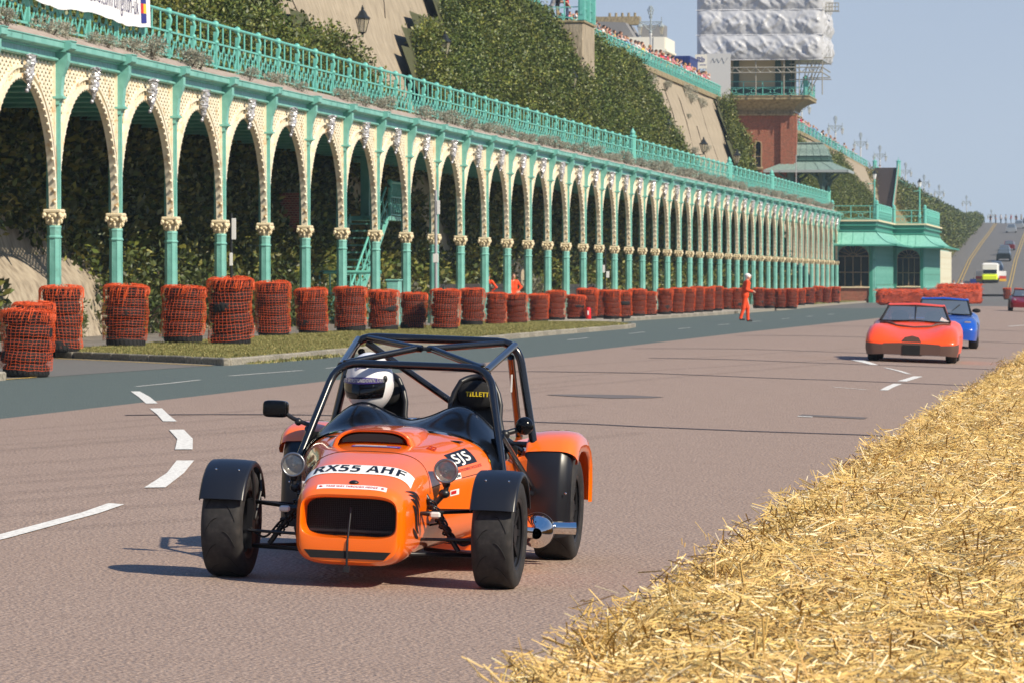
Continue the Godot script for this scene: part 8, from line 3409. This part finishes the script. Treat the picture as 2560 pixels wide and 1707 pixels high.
func build_tyres() -> void:
	var TY := [[-17.73, -68.45, 0.84, 1.06], [-21.2, -82.5, 0.8, 1.1], [-21.35, -85.32, 0.84, 1.29], [-21.59, -91.75, 0.93, 1.31], [-21.51, -97.03, 0.98, 1.27], [-19.94, -94.90, 0.98, 1.46], [-21.96, -109.77, 0.89, 1.37], [-21.93, -114.92, 0.85, 1.19], [-21.66, -119.13, 0.90, 1.22], [-21.31, -122.34, 0.87, 1.13], [-20.96, -125.37, 0.77, 1.05], [-19.93, -124.67, 0.84, 1.15], [-21.04, -137.22, 0.80, 1.16], [-20.94, -141.51, 0.70, 1.02], [-20.82, -145.50, 0.77, 0.98], [-21.08, -152.78, 0.72, 0.96], [-21.36, -159.41, 0.72, 1.06], [-21.21, -163.72, 0.74, 0.90], [-20.94, -165.24, 0.78, 1.14], [-20.99, -169.05, 0.70, 1.07], [-19.77, -163.22, 0.70, 1.08], [-19.78, -166.93, 0.70, 1.05], [-20.62, -179.02, 0.75, 1.10], [-20.75, -184.39, 0.70, 0.98], [-20.61, -189.16, 0.70, 1.09], [-20.61, -194.15, 0.68, 1.13], [-20.57, -198.34, 0.68, 1.14], [-20.68, -203.81, 0.68, 1.18], [-20.54, -207.27, 0.68, 1.14], [-20.92, -215.69, 0.68, 1.19], [-21.40, -226.19, 0.68, 1.07], [-20.89, -226.28, 0.70, 1.09], [-20.79, -237.94, 0.70, 1.10], [-20.05, -236.55, 0.70, 1.04], [-19.35, -235.17, 0.70, 1.04], [-18.81, -235.26, 0.70, 1.06], [-21.25, -272.93, 0.68, 1.02], [-21.49, -283.30, 0.79, 1.06], [-22.07, -299.18, 0.75, 1.16], [-21.53, -299.28, 0.72, 1.09], [-21.28, -304.23, 0.74, 1.12], [-11.9, -384.0, 0.7, 1.0], [-11.0, -384.5, 0.7, 0.95]]
	var nets := []
	for i in 8:
		nets.append([net_mesh(600 + i, 0.42, 1.2, 5 + i % 2), 5 + i % 2])
	var tm := [tyre_mesh(0.375, 0.25), tyre_mesh(0.38, 0.21)]
	var extra := {0: "orange-netted tyre stack standing on the drive, leftmost and nearest", 1: "orange-netted tyre stack at the left edge behind the nearest one", 2: "tall orange-netted tyre stack left of the first verge stack", 5: "tallest and widest orange-netted tyre stack, capped with netting", 11: "orange-netted tyre stack at the foot of the grey sign post", 41: "orange-netted tyre stack by the white barrier at far right", 42: "dark orange-netted tyre stack beside the white barrier at far right"}
	for i in TY.size():
		var q: Array = TY[i]
		var label: String = extra.get(i, "orange-netted tyre stack in the row along the arcade, %s from the left" % nth(i + 1))
		var lift := 0.0 if i == 0 or i > 40 else 0.12
		if i == 1:
			lift = 0.004
		var s := thing("tyre_stack", label, "tyre stack", Vector3(q[0], gy(q[0], q[1]) + lift, q[1]), rng.randf() * TAU, "netted tyre stacks along the road")
		var v: Array = nets[i % nets.size()]
		var kx: float = q[2] / 0.86
		s.scale = Vector3(kx, q[3] / 1.24, kx)
		var n: int = v[1]
		var lean := Vector3(rng.randf_range(-0.05, 0.05), 0, rng.randf_range(-0.05, 0.05))
		for k in n:
			var o := part("tyre", tm[n - 5], null, s)
			o.position = Vector3(lean.x * sin(k * 1.7), (k + 0.5) * 1.2 / n, lean.z * cos(k * 2.1))
			o.rotation = Vector3(rng.randf_range(-0.03, 0.03), rng.randf() * TAU, rng.randf_range(-0.03, 0.03))
		part("netting", v[0], null, s)
		s.rotation.x = rng.randf_range(-0.045, 0.045)
		s.rotation.z = rng.randf_range(-0.05, 0.05)
	# long bales wrapped in the same netting, by the pavilion
	for q in [[-18.2, -300.0, 7.2, 1.05, 1.1, "long orange-netted bale barrier in front of the pavilion window"], [-14.9, -318.0, 3.2, 1.35, 1.1, "shorter orange-netted bale barrier behind the long one"]]:
		var h := thing("netted_barrier", q[5], "barrier", Vector3(q[0], gy(q[0], q[1]), q[1]))
		var b := MB.new()
		var f := FastNoiseLite.new()
		f.seed = 31
		f.frequency = 1.2
		var rows := []
		for j in 41:
			var x: float = q[2] * j / 40.0
			var row := PackedVector3Array()
			for i in 22:
				var a := TAU * i / 22
				var e := 0.55
				var w: float = q[4] * 0.5
				var hh: float = q[3] * 0.5
				var k := (1.0 + 0.42 * f.get_noise_3d(x * 1.1, cos(a) * 1.6, sin(a) * 1.6)) * (0.6 if j == 0 or j == 40 else (0.9 if j == 1 or j == 39 else 1.0))
				row.append(Vector3(x, maxf(hh + sup(sin(a), e) * hh * k, 0.0), sup(cos(a), e) * w * k))
			rows.append(row)
		b.grid(rows, true, true)
		part("bales", b, M.net_dense, h)
		b = MB.new()
		for k in 900:
			var x = rng.randf() * q[2]
			var a := rng.randf_range(-0.5, PI + 0.3)
			var p0 := Vector3(x, q[3] * 0.5 + sup(sin(a), 0.55) * q[3] * 0.52, sup(cos(a), 0.55) * q[4] * 0.53)
			var p1 := p0 + Vector3(rng.randf_range(-0.25, 0.25), rng.randf_range(-0.12, 0.12), 0.03)
			if p1.y > 0.05:
				b.bar(p0, p1, 0.02, 0.02)
		part("netting", b, M.net, h)

func sign_post(called: String, label: String, at: Vector3, h: float, m: Material, r: float, plates: Array) -> void:
	var s := thing(called, label, "sign post", at)
	var b := MB.new()
	b.tube([Vector3(0, 0, 0), Vector3(0, h, 0)], r, 8)
	part("post", b, m, s)
	for q in plates:
		b = MB.new()
		b.bevel(Vector3(q[0], (q[1] + q[2]) / 2, 0.04), Vector3(q[3], q[2] - q[1], 0.02), 0.006)
		part("plate", b, M.sticker_white, s)

func build_furniture() -> void:
	sign_post("sign_post", "black post with two narrow white notices beside the fourth column", Vector3(-22.55, 0.12, -107.4), 3.1, M.iron_black, 0.035, [[0.07, 2.45, 2.98, 0.11], [0.0, 1.8, 2.12, 0.08]])
	sign_post("sign_post", "tall grey post with small white notices in the tyre row", Vector3(-20.4, 0.12, -126.0), 4.05, M.post_grey, 0.045, [[0.08, 3.35, 3.75, 0.09], [0.0, 1.95, 2.2, 0.16]])
	sign_post("sign_post", "thin post with hanging white notices before the arcade's middle", Vector3(-20.9, 0.1, -170.5), 2.8, M.iron_black, 0.03, [[-0.06, 1.75, 2.05, 0.09], [0.1, 1.55, 1.8, 0.12]])
	var c := thing("utility_cabinet", "pale teal utility cabinet standing behind the tyre stacks", "cabinet", Vector3(-23.4, 0.12, -136.3))
	var b := MB.new()
	b.bevel(Vector3(0, 0.72, 0), Vector3(0.4, 1.4, 0.6), 0.02)
	b.bevel(Vector3(0, 1.44, 0), Vector3(0.46, 0.05, 0.66), 0.015)
	part("housing", b, M.teal, c)
	b = MB.new()
	b.bevel(Vector3(0.0, 0.7, 0.305), Vector3(0.34, 1.2, 0.015), 0.005)
	part("door", b, M.teal, c)
	var e := thing("fire_extinguisher", "red fire extinguisher standing against a tyre stack", "fire extinguisher", Vector3(-20.6, gy(-20.6, -162.9) + 0.12, -162.9))
	b = MB.new()
	b.lathe([Vector2(0.0, 0.0), Vector2(0.095, 0.0), Vector2(0.1, 0.02), Vector2(0.1, 0.36), Vector2(0.075, 0.42), Vector2(0.03, 0.45), Vector2(0.0, 0.45)], 16, true)
	part("cylinder", b, M.ext_red, e)
	b = MB.new()
	b.box(Vector3(0, 0.48, 0), Vector3(0.03, 0.08, 0.03))
	b.bar(Vector3(0, 0.5, 0), Vector3(-0.12, 0.54, 0), 0.02, 0.02)
	b.tube([Vector3(0.02, 0.47, 0), Vector3(0.1, 0.42, 0), Vector3(0.12, 0.2, 0)], 0.012, 6)
	part("valve", b, M.iron_black, e)
	b = MB.new()
	b.box(Vector3(0.0, 0.24, 0.099), Vector3(0.06, 0.16, 0.006))
	part("label_plate", b, M.sticker_white, e)
	# banner tied along the railing
	var ba := thing("banner", "white web-address banner tied to the railing at the upper left", "banner", Vector3(ARC - 0.86, 7.78, -92.0))
	b = MB.new()
	var rows := []
	var f := FastNoiseLite.new()
	f.seed = 2
	f.frequency = 0.5
	for j in 13:
		var row := PackedVector3Array()
		for i in 61:
			var t := i / 60.0
			var v := j / 12.0
			row.append(banner_pt(t * 14.7, v, f))
		rows.append(row)
	b.grid(rows, false)
	part("cloth", b, M.banner, ba)
	var tx := text_mb("www.fixauto.com/brighton-uk", 0.62, 0.0, "Droid Sans")
	var w := 0.0
	for p in tx.v:
		w = maxf(w, p.x)
	var out := MB.new()
	for i in tx.v.size():
		var p := tx.v[i]
		out.vert(banner_pt(13.5 - (w - p.x) * 0.82, 0.52 + p.y * 0.95, f) + Vector3(0.006, 0, 0), Vector3(1, 0, 0))
	for i in range(0, tx.ix.size(), 3):
		out.tri(tx.ix[i], tx.ix[i + 1], tx.ix[i + 2])
	part("lettering", out, M.banner_text, ba)
	for q in [[0.10, 0.36, M.banner_blue, 0.0, 1.0], [0.36, 0.62, M.flag_red, 0.0, 0.5], [0.36, 0.62, M.flag_yellow, 0.5, 1.0], [0.62, 0.95, M.banner_blue, 0.0, 1.0]]:
		b = MB.new()
		rows = []
		for v in [q[0], q[1]]:
			rows.append(PackedVector3Array([banner_pt(13.75 + q[3] * 0.5, v, f) + Vector3(0.008, 0, 0), banner_pt(13.75 + q[4] * 0.5, v, f) + Vector3(0.008, 0, 0)]))
		b.grid(rows, false)
		part("emblem", b, q[2], ba)
	# blue sign on a post and a white barrier block at the foot of the hill
	var s := thing("road_sign", "blue rectangular sign on a post past the pavilion", "sign", Vector3(-16.4, fall(-425.0), -425))
	b = MB.new()
	b.tube([Vector3(0, 0, 0), Vector3(0, 2.1, 0)], 0.05, 6)
	part("post", b, M.iron_black, s)
	b = MB.new()
	b.bevel(Vector3(-0.05, 1.75, 0.06), Vector3(0.6, 0.4, 0.04), 0.01)
	part("plate", b, M.container, s)
	b = MB.new()
	b.prism(PackedVector2Array([Vector2(-0.3, 0), Vector2(0.3, 0), Vector2(0.22, 0.2), Vector2(0.1, 0.35), Vector2(0.08, 0.85), Vector2(-0.08, 0.85), Vector2(-0.1, 0.35), Vector2(-0.22, 0.2)]), -1.6, 1.6, Basis(Vector3.UP, PI / 2))
	solo("road_barrier", b, M.van_white, "white barrier block beside netted tyres at the far right", "barrier", "", Vector3(-9.0, gy(-9.0, -380.0), -380))

func banner_pt(s: float, v: float, f: FastNoiseLite) -> Vector3:       # s along the railing, v from the lower hem up
	var sag := 0.06 * sin(s * 0.9) * (1.0 - v) + 0.05 * f.get_noise_2d(s, v)
	return Vector3(0.1 + 0.05 * f.get_noise_2d(s * 0.8, v * 0.6 + 7.0), v * 0.95 + sag, -s)

func build_straw() -> void:
	var r := RandomNumberGenerator.new()
	r.seed = 808
	var f := FastNoiseLite.new()
	f.seed = 9
	f.frequency = 0.6
	# loose clumps of straw: bent three-sided stalks
	var clumps := []
	for k in 6:
		var b := MB.new()
		b.colored = true
		for i in 120:
			var o := Vector3(clampf(r.randfn() * 0.085, -0.15, 0.15), r.randf_range(-0.035, 0.03), clampf(r.randfn() * 0.085, -0.15, 0.15))
			var d := Vector3(r.randfn(), r.randfn() * 0.17 + (0.14 if r.randf() < 0.14 else 0.0), r.randfn()).normalized()
			var l := r.randf_range(0.025, 0.08) if r.randf() < 0.95 else r.randf_range(0.08, 0.15)
			var t := r.randf()
			var c := Color(0.56, 0.36, 0.095).lerp(Color(0.74, 0.55, 0.22), t)
			if t > 0.86:
				c = Color(0.86, 0.74, 0.45)
			elif t < 0.2:
				c = Color(0.46, 0.29, 0.085)
			b.col = c * r.randf_range(0.85, 1.1)
			var side := d.cross(Vector3.UP if absf(d.y) < 0.9 else Vector3.RIGHT).normalized()
			var up := side.cross(d)
			var w := r.randf_range(0.0013, 0.003)
			var p0 := o - d * l * 0.5
			var p1 := o + d * l * 0.5 + up * l * r.randf_range(-0.12, 0.12)
			b.quad(p0 - side * w, p0 + up * w, p1 + up * w, p1 - side * w)
			b.quad(p0 + up * w, p0 + side * w, p1 + side * w, p1 + up * w)
		clumps.append(b.mesh(M.straw))
	# the bales themselves, end to end along the kerb
	var k := 0
	var row2 := 0
	for row in [[-1.50, -0.5, -8.0, -66.0], [-0.44, 0.6, -8.0, -26.0]]:
		var z: float = row[2]
		while z > row[3]:
			var len := 2.3
			var label := "straw bale in the foreground row, %s from the camera" % nth(k + 1) if row[0] < -1.0 else "straw bale in the rear row at the lower right, %s from the camera" % nth(row2 + 1)
			var o := thing("straw_bale", label, "straw bale", Vector3((row[0] + row[1]) / 2, gy(-1.2, z), z - len / 2), 0.0, "straw bales lining the road")
			var body := MB.new()
			var hw: float = (row[1] - row[0]) / 2
			var top := 0.5 - gy(-1.2, z)
			var rows := []
			for j in 24:
				var zz := lerpf(-len / 2, len / 2, j / 23.0)
				var ln := PackedVector3Array()
				var e := 0.03 if j == 0 or j == 23 else 0.0
				for q in [[-1.0, 0.0], [-1.0, 0.35], [-1.0, 0.8], [-0.93, 0.93], [-0.8, 0.98], [-0.4, 1.0], [0.0, 1.0], [0.4, 1.0], [0.85, 0.98], [1.0, 0.85], [1.0, 0.0]]:
					var wx = o.position.x + q[0] * hw
					var wz := o.position.z + zz
					var nn := f.get_noise_3d(wx * 2.0, q[1] * 2.0, wz * 1.6)
					ln.append(Vector3(q[0] * hw + nn * 0.05, q[1] * top - e + nn * 0.04 * q[1] - 0.03, zz))
				rows.append(ln)
			body.grid(rows, true)
			for cap in [0, 23]:
				var i0 := body.v.size()
				for p in rows[cap]:
					body.vert(p, Vector3(0, 0, -1 if cap == 0 else 1))
				for i in range(1, 10):
					body.tri(i0, i0 + i, i0 + i + 1)
			part("bale", body, M.bale, o)
			var spots := []
			var dens := 240 if row[0] < -1.0 else 150
			if z < -40.0:
				dens = 150
			for i in int(dens * len * hw * 2.0 * 0.5):
				var lx := r.randf_range(-hw, hw)
				var lz := r.randf_range(-len / 2 - 0.04, len / 2 + 0.04)
				var edge := 1.0 - pow(clampf(-lx / hw, 0.0, 1.0), 10.0) * 0.12
				var y := top * edge + f.get_noise_3d((o.position.x + lx) * 2.0, 2.0, (o.position.z + lz) * 1.6) * 0.045 + r.randf_range(-0.02, 0.03)
				y += 0.035 * f.get_noise_2d(lx * 3.0 + 40.0, (o.position.z + lz) * 2.4)
				var tilt := r.randf_range(-0.25, 0.25)
				spots.append(Transform3D(Basis.from_euler(Vector3(tilt, r.randf() * TAU, r.randf_range(-0.35, 0.35))).scaled(Vector3.ONE * r.randf_range(0.8, 1.35)), Vector3(lx, y, lz)))
			if row[0] < -1.0:
				for i in 46:        # the ragged road-side edge
					var lz := r.randf_range(-len / 2, len / 2)
					spots.append(Transform3D(Basis.from_euler(Vector3(r.randf_range(-0.8, 0.8), r.randf() * TAU, r.randf_range(-0.8, 0.8))).scaled(Vector3.ONE * r.randf_range(0.7, 1.2)), Vector3(-hw + r.randf_range(-0.06, 0.08), top * r.randf_range(0.8, 1.03), lz)))
			for c in 6:
				var ss := []
				var tt := []
				for j in range(c, spots.size(), 6):
					ss.append(spots[j])
					var at: Vector3 = spots[j].origin + o.position
					var k2 := r.randf_range(0.88, 1.12) * (1.02 + 0.22 * f.get_noise_2d(at.x * 3.0, at.z * 1.5))
					tt.append(Color(k2, k2 * r.randf_range(0.94, 1.0), k2 * r.randf_range(0.8, 1.05)))
				var sc := scatter("loose_straw", clumps[c], ss, tt)
				sc.name = numbered("loose_straw", o)
				sc.set_meta("kind", "stuff")
				o.add_child(sc, true)
			z -= len + 0.02
			if row[0] < -1.0:
				k += 1
			else:
				row2 += 1
